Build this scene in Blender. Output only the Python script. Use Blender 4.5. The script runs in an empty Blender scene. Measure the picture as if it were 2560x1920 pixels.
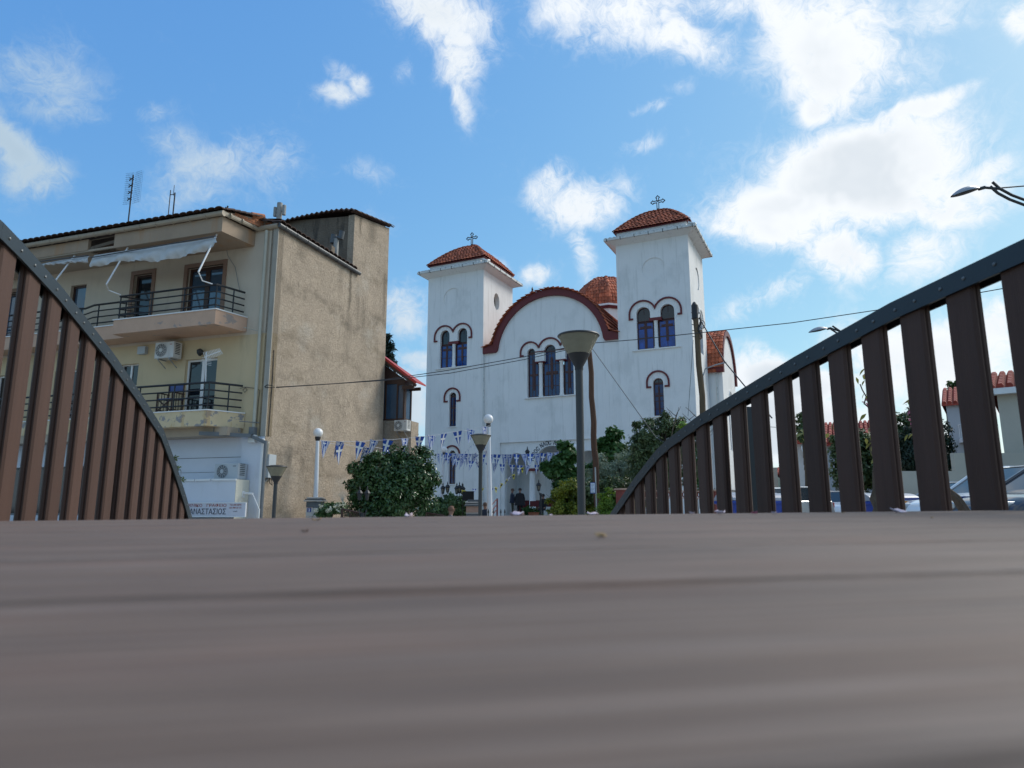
import bpy, math, random
import numpy as np
from mathutils import Vector, Matrix, geometry
from math import pi, sin, cos, radians
random.seed(7)
rng = np.random.default_rng(7)
scene = bpy.context.scene

# ------------------------------------------------------------------ camera
EYE = 0.5
FPX = 1700.0
PITCH = math.atan(312 / FPX)
cam_d = bpy.data.cameras.new('camera')
cam = bpy.data.objects.new('camera', cam_d)
scene.collection.objects.link(cam)
cam.location = (0, 0, EYE)
cam.rotation_euler = (pi / 2 + PITCH, 0, 0)
cam_d.sensor_width = 36
cam_d.lens = FPX / 2560 * 36
cam_d.clip_start = 0.01
cam_d.clip_end = 9000
cam_d.dof.use_dof = True
cam_d.dof.focus_distance = 11.0
cam_d.dof.aperture_fstop = 8.0
scene.camera = cam

# ------------------------------------------------------------------ light
SUN_AZ, SUN_EL = radians(62), radians(40)      # to the right of the view, ahead
sd = bpy.data.lights.new('sun', 'SUN')
sd.energy = 2.2
sd.angle = radians(24)
sd.color = (1.0, 0.95, 0.87)
sun = bpy.data.objects.new('sun', sd)
scene.collection.objects.link(sun)
sdir = Vector((sin(SUN_AZ) * cos(SUN_EL), cos(SUN_AZ) * cos(SUN_EL), sin(SUN_EL)))
sun.rotation_euler = sdir.to_track_quat('Z', 'Y').to_euler()
scene.view_settings.view_transform = 'Standard'
scene.view_settings.look = 'None'
scene.view_settings.gamma = 1
scene.view_settings.use_curve_mapping = False
scene.view_settings.exposure = 0.36

# ---- how a measured image point turns into a direction / a place on a real plane
def ray(px, py):
    X = (px - 1280) / FPX
    Y = (960 - py) / FPX
    return (X, cos(PITCH) - Y * sin(PITCH), sin(PITCH) + Y * cos(PITCH))

class Frame:
    """local axes of one real place: origin on the ground and heading"""
    def __init__(s, o, deg):
        s.o = o; s.a = radians(deg); s.c = cos(s.a); s.s = sin(s.a)
    def loc(s, p):
        dx, dy = p[0] - s.o[0], p[1] - s.o[1]
        return (dx * s.c + dy * s.s, -dx * s.s + dy * s.c, p[2] + EYE)
    def hy(s, px, py, y=0.0):
        d = ray(px, py); n = (-s.s, s.c)
        t = (y + s.o[0] * n[0] + s.o[1] * n[1]) / (d[0] * n[0] + d[1] * n[1])
        return s.loc([t * q for q in d])
    def hx(s, px, py, x=0.0):
        d = ray(px, py); n = (s.c, s.s)
        t = (x + s.o[0] * n[0] + s.o[1] * n[1]) / (d[0] * n[0] + d[1] * n[1])
        return s.loc([t * q for q in d])
def at(px, py, dist):
    """world point seen at a measured image point at a given distance ahead"""
    d = ray(px, py); t = dist / d[1]
    return (d[0] * t, dist, d[2] * t + EYE)

# ------------------------------------------------------------------ world: sky and clouds
world = bpy.data.worlds.new('World')
scene.world = world
world.use_nodes = True
nt = world.node_tree
nt.nodes.clear()
def N(t, **k):
    n = nt.nodes.new(t)
    for a, b in k.items():
        setattr(n, a, b)
    return n
def lk(a, b): nt.links.new(a, b)
def M(op, a, b=None, c=None, clamp=False):
    n = N('ShaderNodeMath', operation=op); n.use_clamp = clamp
    for i, v in enumerate((a, b, c)):
        if v is None: continue
        if isinstance(v, (int, float)): n.inputs[i].default_value = v
        else: lk(v, n.inputs[i])
    return n.outputs[0]
def VM(op, a, b=None, scale=None):
    n = N('ShaderNodeVectorMath', operation=op)
    for i, v in enumerate((a, b)):
        if v is None: continue
        if isinstance(v, (tuple, list)): n.inputs[i].default_value = v
        else: lk(v, n.inputs[i])
    if scale is not None: n.inputs['Scale'].default_value = scale
    return n.outputs['Value'] if op in ('LENGTH', 'DOT_PRODUCT', 'DISTANCE') else n.outputs['Vector']
def SS(v, lo, hi, a=0.0, b=1.0):
    n = N('ShaderNodeMapRange', interpolation_type='SMOOTHSTEP')
    lk(v, n.inputs[0])
    for i, q in zip((1, 2, 3, 4), (lo, hi, a, b)): n.inputs[i].default_value = q
    return n.outputs[0]
def NZ(vec, scale, detail=8, rough=0.6, out='Fac', dist=0.0):
    n = N('ShaderNodeTexNoise')
    lk(vec, n.inputs['Vector'])
    n.inputs['Scale'].default_value = scale; n.inputs['Detail'].default_value = detail
    n.inputs['Roughness'].default_value = rough; n.inputs['Distortion'].default_value = dist
    return n.outputs[out]
tc = N('ShaderNodeTexCoord').outputs['Generated']
dirn = VM('NORMALIZE', tc)
sky = N('ShaderNodeTexSky', sky_type='NISHITA')
sky.sun_disc = False
sky.sun_elevation = SUN_EL
sky.sun_rotation = SUN_AZ
sky.air_density = 1.0; sky.dust_density = 0.6; sky.ozone_density = 2.2
hs = N('ShaderNodeHueSaturation'); hs.inputs['Saturation'].default_value = 1.0
lk(sky.outputs[0], hs.inputs['Color'])
# coordinates seen on a flat cloud layer are stretched towards the horizon; the banks keep their own direction
nv = NZ(dirn, 5.0, 4, 0.55, 'Color')
warp = VM('SCALE', VM('SUBTRACT', nv, (0.5, 0.5, 0.5)), scale=0.11)
wd = VM('ADD', dirn, warp)
def blob(px, py, rx, ry, rot=0.0, w=1.0):
    """one cloud bank: centre direction, half width and height (1700 = 1 radian), tilt, density"""
    d = Vector(ray(px, py)).normalized()
    r = Vector((1, 0, 0)) - d * d.x; r.normalize(); u = d.cross(r) * -1
    if u.z < 0: u = -u
    cr, sr = cos(radians(rot)), sin(radians(rot))
    e1 = r * cr + u * sr; e2 = u * cr - r * sr; e3 = e1.cross(e2)
    mp = N('ShaderNodeMapping', vector_type='TEXTURE')
    lk(wd, mp.inputs['Vector'])
    mp.inputs['Location'].default_value = d
    mp.inputs['Rotation'].default_value = Matrix((e1, e2, e3)).transposed().to_euler()
    mp.inputs['Scale'].default_value = (rx / FPX, ry / FPX, 0.6)
    return SS(VM('LENGTH', mp.outputs[0]), 1.45, 0.1, 0, w)
BLOBS = [
    (2150, 440, 270, 150, 15, 1.3), (1960, 540, 210, 110, 8, 1.25), (2090, 640, 110, 85, -20, 1.05), (2320, 480, 190, 85, 5, 1.05), (2450, 430, 80, 45, 15, .85),
    (2290, 290, 110, 34, 28, 1.05), (2310, 610, 130, 90, 20, .85), (1830, 590, 90, 50, -10, .9),
    (2070, 120, 240, 140, -28, 1.05), (2060, 240, 90, 75, -45, 1.0), (1950, 40, 160, 80, -20, .9), (2330, 50, 170, 70, 10, .68), (2540, 60, 60, 45, 0, .95),
    (1560, 40, 260, 90, 0, .88), (1680, 110, 170, 60, -12, .88), (1400, 20, 130, 80, -20, .85), (1800, 20, 120, 60, 0, .8),
    (1090, 40, 190, 95, -28, .98), (1160, 150, 62, 130, 18, .92), (1172, 260, 34, 90, 4, .8),
    (850, 245, 85, 40, 12, .85), (905, 215, 50, 34, 0, .85), (860, 190, 60, 30, -10, .6), (1030, 190, 40, 36, 0, .55), (400, 270, 50, 50, 30, .6), (110, 160, 150, 80, -12, .64), (170, 240, 120, 50, -15, .62),
    (30, 320, 60, 170, 25, .98), (100, 420, 75, 80, 20, .92),
    (540, 440, 190, 75, 18, .74), (480, 380, 110, 70, -40, .66), (700, 430, 90, 80, -50, .60), (460, 520, 200, 60, 10, .66), (900, 430, 90, 40, 0, .5), (880, 540, 100, 34, 0, .5),
    (1490, 520, 140, 85, 8, .93), (1410, 480, 70, 95, -20, .85), (1470, 620, 46, 90, 8, .75), (1345, 675, 65, 32, 20, .9), (1240, 660, 60, 38, -30, .85), (1210, 700, 40, 30, 0, .7),
    (1020, 770, 85, 110, 0, .88), (1040, 900, 60, 50, 0, .85), (1010, 1010, 90, 110, 0, 1.0),
    (1630, 385, 70, 28, 25, .62), (1640, 285, 60, 22, 25, .58), (1700, 230, 60, 30, 0, .45),
    (1960, 950, 190, 80, 3, 1.35), (2000, 1040, 220, 110, 0, 1.3), (1860, 790, 110, 50, 35, .68), (1960, 735, 110, 50, 30, .72), (2300, 900, 280, 160, 0, 1.0),
    (2130, 850, 110, 90, 0, .9), (2520, 800, 130, 110, 0, .95), (2520, 660, 110, 60, 30, .62), (2480, 1000, 180, 70, 0, .9), (2200, 1080, 260, 80, 0, .95),
]
acc = None
for b in BLOBS:
    o = blob(*b)
    acc = o if acc is None else M('MAXIMUM', acc, o)
# beyond the part of the sky in view the same broken cloud goes on
sepd = N('ShaderNodeSeparateXYZ'); lk(dirn, sepd.inputs[0])
ctr = Vector(ray(1280, 720)).normalized()
away = SS(VM('DOT_PRODUCT', dirn, tuple(ctr)), 0.72, 0.6)
wide = SS(NZ(dirn, 2.2, 3, 0.5), 0.42, 0.62)
acc = M('MAXIMUM', acc, M('MULTIPLY', M('MULTIPLY', away, wide), 0.95))
wsp = VM('ADD', dirn, VM('SCALE', VM('SUBTRACT', NZ(dirn, 11.0, 3, 0.6, 'Color'), (0.5, 0.5, 0.5)), scale=0.22))
fb = M('ADD', M('MULTIPLY', NZ(wsp, 9.0, 10, 0.70), 0.60), M('MULTIPLY', NZ(wsp, 30.0, 8, 0.75), 0.40))
dens = M('ADD', acc, M('MULTIPLY', M('SUBTRACT', fb, 0.5), 3.3))
alpha = M('MULTIPLY', SS(M('MULTIPLY', dens, M('ADD', 0.62, M('MULTIPLY', acc, 0.42))), 0.10, 1.05), SS(acc, 0.15, 0.95, 0.35, 1.0), clamp=True)
hzn = SS(sepd.outputs['Z'], 0.16, -0.02, 0, 0.55)
alpha = M('MAXIMUM', alpha, hzn)
lit = SS(NZ(wsp, 4.5, 3, 0.5), 0.36, 0.62)
thick = SS(acc, 0.85, 1.2, 0, 0.85)
shade = M('MULTIPLY', lit, thick)
cc = N('ShaderNodeMix', data_type='RGBA')
cc.inputs['A'].default_value = (5.0, 5.2, 5.4, 1); cc.inputs['B'].default_value = (3.75, 4.1, 4.45, 1)
lk(shade, cc.inputs['Factor'])
# the banks away from the sun are dimmer and bluer
sunny = SS(VM('DOT_PRODUCT', dirn, tuple(sdir)), 0.10, 0.80)
cd = N('ShaderNodeMix', data_type='RGBA'); cd.inputs['A'].default_value = (0.50, 0.62, 0.72, 1); cd.inputs['B'].default_value = (1.0, 1.0, 1.0, 1)
lk(sunny, cd.inputs['Factor'])
cm = N('ShaderNodeMix', data_type='RGBA', blend_type='MULTIPLY'); cm.inputs['Factor'].default_value = 1
lk(cc.outputs['Result'], cm.inputs['A']); lk(cd.outputs['Result'], cm.inputs['B'])
sp3 = N('ShaderNodeSeparateColor'); lk(hs.outputs[0], sp3.inputs[0])
sb = N('ShaderNodeCombineColor')
for i, (k, g) in enumerate(((0.66, 0.92), (1.27, 0.66), (2.83, 0.27))):
    lk(M('MULTIPLY', M('POWER', M('MAXIMUM', sp3.outputs[i], 0.001), g), k), sb.inputs[i])
mx = N('ShaderNodeMix', data_type='RGBA')
lk(alpha, mx.inputs['Factor']); lk(sb.outputs[0], mx.inputs['A']); lk(cm.outputs['Result'], mx.inputs['B'])
bg = N('ShaderNodeBackground'); bg.inputs['Strength'].default_value = 0.15
lk(mx.outputs['Result'], bg.inputs['Color'])
wo = N('ShaderNodeOutputWorld'); lk(bg.outputs[0], wo.inputs['Surface'])
world.cycles.sampling_method = 'MANUAL'; world.cycles.sample_map_resolution = 512

# ------------------------------------------------------------------ materials
MATS = {}
def mat(name, col, rough=0.8, var=0.12, scale=2.0, bump=0.0, bscale=30.0, metal=0.0, dirt=None, rand=0.0, spec=0.5,
        stretch=None, trans=0.0, coat=0.0, bdist=0.01, island=False, alpha=None, dscale=1.2, dlo=0.52, dhi=0.68):
    m = bpy.data.materials.new(name); MATS[name] = m
    m.use_nodes = True
    t = m.node_tree; n = t.nodes; L = t.links
    bs = n['Principled BSDF']
    bs.inputs['Roughness'].default_value = rough; bs.inputs['Metallic'].default_value = metal
    bs.inputs['Specular IOR Level'].default_value = spec
    if coat: bs.inputs['Coat Weight'].default_value = coat
    if trans: bs.inputs['Transmission Weight'].default_value = trans
    co = n.new('ShaderNodeTexCoord'); src = co.outputs['Object']
    if stretch:
        mp = n.new('ShaderNodeMapping'); mp.inputs['Scale'].default_value = stretch
        L.new(src, mp.inputs['Vector']); src = mp.outputs[0]
    nz = n.new('ShaderNodeTexNoise'); nz.inputs['Scale'].default_value = scale; nz.inputs['Detail'].default_value = 8
    nz.inputs['Roughness'].default_value = 0.65
    L.new(src, nz.inputs['Vector'])
    mr = n.new('ShaderNodeMapRange'); mr.inputs[1].default_value = 0.3; mr.inputs[2].default_value = 0.7
    mr.inputs[3].default_value = 1 - var; mr.inputs[4].default_value = 1 + var
    L.new(nz.outputs['Fac'], mr.inputs[0])
    fac = mr.outputs[0]
    if rand or island:
        if island:
            g = n.new('ShaderNodeNewGeometry'); rs = g.outputs['Random Per Island']
        else:
            oi = n.new('ShaderNodeObjectInfo'); rs = oi.outputs['Random']
        m2 = n.new('ShaderNodeMapRange'); m2.inputs[3].default_value = 1 - rand; m2.inputs[4].default_value = 1 + rand
        L.new(rs, m2.inputs[0])
        mm = n.new('ShaderNodeMath'); mm.operation = 'MULTIPLY'; L.new(fac, mm.inputs[0]); L.new(m2.outputs[0], mm.inputs[1]); fac = mm.outputs[0]
    vm = n.new('ShaderNodeVectorMath'); vm.operation = 'SCALE'; vm.inputs[0].default_value = col[:3]
    L.new(fac, vm.inputs['Scale']); out = vm.outputs[0]
    if dirt:
        for k, (dc, amt, st) in enumerate(dirt):
            mp = n.new('ShaderNodeMapping'); mp.inputs['Scale'].default_value = st; mp.inputs['Location'].default_value = (3.1 * k, 1.7, 0.4)
            L.new(co.outputs['Object'], mp.inputs['Vector'])
            dz = n.new('ShaderNodeTexNoise'); dz.inputs['Scale'].default_value = dscale; dz.inputs['Detail'].default_value = 7; dz.inputs['Roughness'].default_value = .62
            L.new(mp.outputs[0], dz.inputs['Vector'])
            d2 = n.new('ShaderNodeMapRange'); d2.interpolation_type = 'SMOOTHSTEP'
            d2.inputs[1].default_value = dlo; d2.inputs[2].default_value = dhi; d2.inputs[4].default_value = amt
            L.new(dz.outputs['Fac'], d2.inputs[0])
            mxn = n.new('ShaderNodeMix'); mxn.data_type = 'RGBA'
            L.new(d2.outputs[0], mxn.inputs['Factor']); L.new(out, mxn.inputs['A']); mxn.inputs['B'].default_value = (*dc, 1)
            out = mxn.outputs['Result']
    L.new(out, bs.inputs['Base Color'])
    if bump:
        bz = n.new('ShaderNodeTexNoise'); bz.inputs['Scale'].default_value = bscale; bz.inputs['Detail'].default_value = 5
        L.new(src, bz.inputs['Vector'])
        bp = n.new('ShaderNodeBump'); bp.inputs['Strength'].default_value = bump; bp.inputs['Distance'].default_value = bdist
        L.new(bz.outputs['Fac'], bp.inputs['Height']); L.new(bp.outputs[0], bs.inputs['Normal'])
    if alpha is not None: bs.inputs['Alpha'].default_value = alpha
    return m
def leafmat(name, c1, c2, rough=0.45, tl=0.25):
    m = bpy.data.materials.new(name); MATS[name] = m; m.use_nodes = True
    t = m.node_tree; n = t.nodes; L = t.links; bs = n['Principled BSDF']
    g = n.new('ShaderNodeNewGeometry')
    r = n.new('ShaderNodeMix'); r.data_type = 'RGBA'; r.inputs['A'].default_value = (*c1, 1); r.inputs['B'].default_value = (*c2, 1)
    co = n.new('ShaderNodeTexCoord'); nz = n.new('ShaderNodeTexNoise'); nz.inputs['Scale'].default_value = 1.7; nz.inputs['Detail'].default_value = 3
    L.new(co.outputs['Object'], nz.inputs['Vector'])
    ad = n.new('ShaderNodeMath'); ad.operation = 'MULTIPLY_ADD'; ad.use_clamp = True
    L.new(g.outputs['Random Per Island'], ad.inputs[0]); ad.inputs[1].default_value = 0.6
    sb_ = n.new('ShaderNodeMapRange'); sb_.inputs[1].default_value = .35; sb_.inputs[2].default_value = .65; sb_.inputs[3].default_value = 0; sb_.inputs[4].default_value = .4
    L.new(nz.outputs['Fac'], sb_.inputs[0]); L.new(sb_.outputs[0], ad.inputs[2])
    L.new(ad.outputs[0], r.inputs['Factor']); L.new(r.outputs['Result'], bs.inputs['Base Color'])
    bs.inputs['Roughness'].default_value = rough; bs.inputs['Specular IOR Level'].default_value = .45
    tr = n.new('ShaderNodeBsdfTranslucent'); L.new(r.outputs['Result'], tr.inputs['Color'])
    ms = n.new('ShaderNodeMixShader'); ms.inputs[0].default_value = tl
    L.new(bs.outputs[0], ms.inputs[1]); L.new(tr.outputs[0], ms.inputs[2]); L.new(ms.outputs[0], n['Material Output'].inputs['Surface'])
    return m

mat('white_render', (.80, .80, .78), .9, .035, .7, .35, 60, dirt=[((.50, .52, .50), .30, (.5, .5, .35)), ((.40, .41, .38), .26, (4, 4, .3))], bdist=.004)
mat('white_paint', (.78, .78, .76), .6, .04, 3)
mat('white_metal', (.72, .73, .72), .4, .05, 4)
mat('dark_red', (.13, .012, .014), .55, .12, 3)
mat('clay_tile', (.47, .125, .055), .8, .25, 5, .3, 40, rand=.42, dirt=[((.12, .06, .035), .5, (1, 1, 1))], dscale=6, dlo=.5, dhi=.72)
mat('clay_tile_field', (.47, .125, .055), .8, .25, 5, .3, 40, rand=.42, island=True, dirt=[((.12, .06, .035), .5, (1, 1, 1))], dscale=6, dlo=.5, dhi=.72)
mat('dark_tile', (.085, .05, .038), .85, .3, 6, .4, 40, rand=.35)
mat('dark_tile_field', (.085, .05, .038), .85, .3, 6, .4, 40, rand=.35, island=True)
mat('blue_glass', (.006, .055, .27), .12, .5, 1.5, spec=.6)
mat('blue_glass_dark', (.005, .028, .12), .10, .4, 1.5, spec=.6)
mat('dark_glass', (.012, .016, .022), .06, .3, 2, spec=.7)
mat('sky_glass', (.05, .09, .14), .04, .2, 1.2, spec=1.0)
mat('mullion', (.065, .018, .014), .5, .15, 6)
mat('brown_wood_frame', (.055, .026, .018), .5, .2, 8)
mat('black_metal', (.012, .013, .016), .45, .1, 6)
mat('iron_cross', (.02, .017, .02), .5, .1, 6)
mat('beige_stucco', (.45, .365, .275), .95, .10, 1.1, .0, 20, dirt=[((.20, .16, .10), .65, (.6, .45, 1.1)), ((.15, .125, .09), .5, (2.2, 2.2, .35)), ((.56, .52, .45), .5, (.7, .7, .9))], dscale=.8, dlo=.53, dhi=.74)
mat('strip_grey', (.36, .34, .29), .85, .1, 2, dirt=[((.2, .18, .15), .6, (3, 3, .5))])
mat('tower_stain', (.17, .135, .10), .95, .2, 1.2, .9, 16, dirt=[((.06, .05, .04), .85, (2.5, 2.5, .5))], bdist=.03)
mat('yellow_render', (.60, .475, .29), .9, .05, 1, .25, 60, dirt=[((.40, .32, .20), .5, (1.2, 1.2, .25))])
mat('cream_render', (.60, .52, .41), .9, .05, 1, .25, 60, dirt=[((.42, .37, .28), .45, (1.4, 1.4, .3))])
mat('peach_paint', (.56, .37, .26), .9, .07, 2, .25, 60, dirt=[((.26, .25, .24), .7, (1, 1, 1.4))], dscale=2.2, dlo=.6, dhi=.66)
mat('peeling_yellow', (.62, .50, .31), .9, .07, 2, .4, 40, dirt=[((.24, .24, .25), .9, (1, 1, 1.2)), ((.50, .30, .10), .4, (1, 1, .3))], dscale=3.0, dlo=.56, dhi=.61)
mat('fascia_brown', (.36, .27, .19), .85, .08, 2, dirt=[((.40, .20, .08), .5, (2, 2, .4))])
mat('soffit', (.40, .33, .25), .9, .08, 2)
mat('brown_trim', (.27, .17, .12), .7, .08, 3)
mat('shop_white', (.60, .63, .68), .7, .04, 1.5, dirt=[((.45, .46, .46), .4, (1.5, 1.5, .5))])
mat('cream_panel', (.66, .64, .53), .75, .05, 2, dirt=[((.40, .38, .33), .4, (2, 2, .6))])
mat('gutter_beige', (.36, .30, .22), .5, .12, 4)
mat('gutter_grey', (.085, .09, .095), .4, .15, 4, metal=.3)
mat('gutter_white', (.62, .64, .62), .5, .1, 5, dirt=[((.2, .19, .18), .5, (3, 3, 3))])
mat('pipe_cream', (.44, .43, .35), .5, .08, 3, dirt=[((.34, .32, .26), .5, (6, 6, .6))])
mat('pipe_grey', (.13, .145, .155), .5, .1, 5)
mat('old_brick', (.40, .16, .08), .95, .3, 9, .6, 30, rand=.25)
mat('mortar', (.30, .25, .2), .95, .2, 9)
mat('asbestos', (.34, .34, .32), .9, .15, 6)
mat('canvas', (.52, .52, .50), .9, .07, 3, .4, 14, dirt=[((.42, .40, .35), .4, (1, 1, 1))], bdist=.02)
mat('ac_white', (.60, .60, .57), .5, .05, 3, dirt=[((.42, .40, .36), .4, (2, 2, .5))])
mat('ac_grey', (.42, .46, .48), .5, .05, 3)
mat('ac_dark', (.03, .035, .04), .5, .1, 5)
mat('deck_wood', (.162, .115, .087), .74, .12, 1.0, .5, 12, rand=.07, stretch=(2.2, 60, 60), spec=.3, bdist=.0015,
    dirt=[((.22, .125, .088), .35, (5, 14, 1)), ((.095, .074, .062), .35, (4, 60, 1)), ((.29, .235, .20), .55, (5, 190, 1)), ((.06, .05, .045), .6, (8, 330, 1))], dscale=1.0, dlo=.46, dhi=.68)
mat('slat_wood', (.082, .043, .030), .62, .16, 2.0, .35, 60, rand=.15, stretch=(14, 14, .7), spec=.35, bdist=.002)
mat('rail_steel', (.030, .042, .050), .42, .1, 5, metal=.25, bump=.1, bscale=120, bdist=.001)
mat('bolt_steel', (.16, .17, .17), .45, .1, 9, metal=.6)
mat('lamp_grey', (.034, .037, .038), .5, .08, 5)
mat('lamp_black', (.018, .019, .021), .55, .08, 5)
mat('lamp_louver', (.42, .42, .38), .4, .05, 5)
mat('globe', (.80, .80, .79), .35, .02, 5)
mat('post_white', (.66, .68, .70), .5, .06, 4, dirt=[((.35, .36, .38), .6, (5, 5, 1))], dscale=2, dlo=.6, dhi=.66)
mat('marble', (.44, .41, .37), .6, .12, 5, rand=.22)
mat('slate', (.10, .11, .12), .6, .15, 6)
mat('plate_blue', (.02, .035, .20), .5, .05, 5)
mat('letter_white', (.75, .76, .78), .6, .02, 5)
mat('letter_dark', (.045, .05, .07), .7, .03, 5)
mat('letter_red', (.32, .09, .07), .7, .03, 5)
mat('sign_board', (.55, .55, .60), .5, .05, 2)
mat('pole_wood', (.105, .052, .030), .9, .25, 3, .9, 30, stretch=(9, 9, .5), bdist=.02, dirt=[((.035, .025, .022), .6, (6, 6, .5))])
mat('pole_wood_old', (.15, .105, .06), .9, .25, 3, .9, 30, stretch=(9, 9, .5), bdist=.02, dirt=[((.04, .032, .03), .7, (6, 6, .35))])
mat('cable', (.025, .028, .032), .6, .05, 5)
mat('cable_light', (.20, .21, .22), .6, .05, 5)
mat('string_white', (.6, .6, .62), .7, .05, 5)
mat('flag_blue', (.015, .075, .36), .7, .06, 6)
mat('flag_white', (.74, .76, .78), .7, .04, 6)
mat('flag_yellow', (.60, .52, .03), .7, .06, 6)
mat('flag_black', (.02, .015, .015), .7, .06, 6)
mat('bark', (.095, .07, .05), .95, .3, 6, .9, 30, stretch=(6, 6, 1), bdist=.02)
mat('asphalt', (.055, .055, .057), .95, .2, 3, .4, 90)
mat('paving', (.40, .37, .33), .9, .1, 3, .3, 60)
mat('soil', (.10, .085, .055), .95, .3, 2)
mat('kerb', (.38, .37, .35), .9, .1, 3)
mat('hill_green', (.035, .065, .05), 1, .3, .01)
mat('red_wall', (.20, .05, .04), .85, .12, 4)
mat('coping', (.40, .26, .20), .85, .1, 4)
mat('terracotta', (.36, .12, .06), .8, .1, 6)
mat('bin_blue', (.012, .05, .30), .4, .08, 3)
mat('bin_lid', (.30, .32, .36), .4, .08, 3)
mat('car_white', (.78, .79, .80), .22, .015, 2, coat=.6)
mat('car_silver', (.42, .43, .44), .3, .03, 2, metal=.5, coat=.5)
mat('car_dark', (.03, .035, .045), .25, .05, 2, coat=.6)
mat('car_red', (.45, .02, .02), .3, .05, 2, coat=.5)
mat('car_glass', (.02, .03, .04), .05, .1, 2, spec=.8)
mat('stripe_orange', (.60, .24, .015), .35, .03, 3)
mat('stripe_blue', (.02, .05, .20), .35, .03, 3)
mat('tyre', (.02, .02, .02), .85, .1, 6)
mat('chrome', (.5, .5, .5), .25, .05, 6, metal=.8)
mat('skin', (.28, .155, .11), .6, .05, 6)
mat('cloth_black', (.012, .012, .015), .9, .15, 7)
mat('cloth_navy', (.02, .028, .05), .9, .15, 7)
mat('cloth_olive', (.05, .05, .035), .9, .15, 7)
mat('cloth_grey', (.12, .13, .15), .9, .1, 7)
mat('cloth_cream', (.45, .40, .28), .9, .1, 7)
mat('hair_dark', (.02, .014, .012), .7, .2, 20)
mat('hair_brown', (.10, .055, .035), .7, .2, 20)
mat('straw_brown', (.17, .09, .055), .8, .15, 12)
mat('house_beige', (.50, .46, .38), .9, .05, 1.5)
mat('house_white', (.62, .63, .64), .9, .05, 1.5)
mat('house_grey', (.42, .43, .45), .9, .05, 1.5)
mat('house_ochre', (.42, .30, .20), .9, .08, 1.5)
mat('red_roof', (.33, .05, .03), .75, .2, 5, rand=.2, island=True)
mat('red_metal', (.42, .035, .025), .45, .1, 3)
mat('dry_leaf', (.30, .20, .09), .8, .2, 20)
mat('seed_brown', (.06, .03, .02), .8, .2, 20)
mat('petal', (.62, .52, .58), .7, .08, 30)
mat('curtain', (.42, .38, .31), .9, .1, 6)
mat('galvanised', (.35, .36, .37), .4, .1, 6, metal=.5)
mat('poster', (.60, .64, .74), .6, .05, 8)
leafmat('leaf_magnolia', (.014, .045, .011), (.07, .14, .04), .28, .10)
leafmat('leaf_dark', (.035, .065, .022), (.14, .185, .065), .4, .18)
leafmat('leaf_fig', (.026, .08, .018), (.08, .18, .04), .5, .3)
leafmat('leaf_olive', (.19, .25, .15), (.42, .48, .36), .55, .2)
leafmat('leaf_hedge_yellow', (.045, .095, .012), (.36, .36, .03), .45, .3)
leafmat('leaf_hedge_green', (.06, .14, .012), (.22, .33, .03), .5, .35)
leafmat('leaf_cherry', (.10, .19, .04), (.28, .20, .06), .5, .35)
leafmat('leaf_pine', (.008, .02, .012), (.022, .045, .022), .6, .08)
leafmat('leaf_low', (.04, .09, .03), (.12, .21, .07), .5, .2)
leafmat('blossom_pink', (.38, .10, .20), (.50, .22, .30), .6, .4)
leafmat('blossom_white', (.55, .55, .42), (.70, .70, .58), .6, .3)
def m_(n): return MATS[n]
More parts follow.
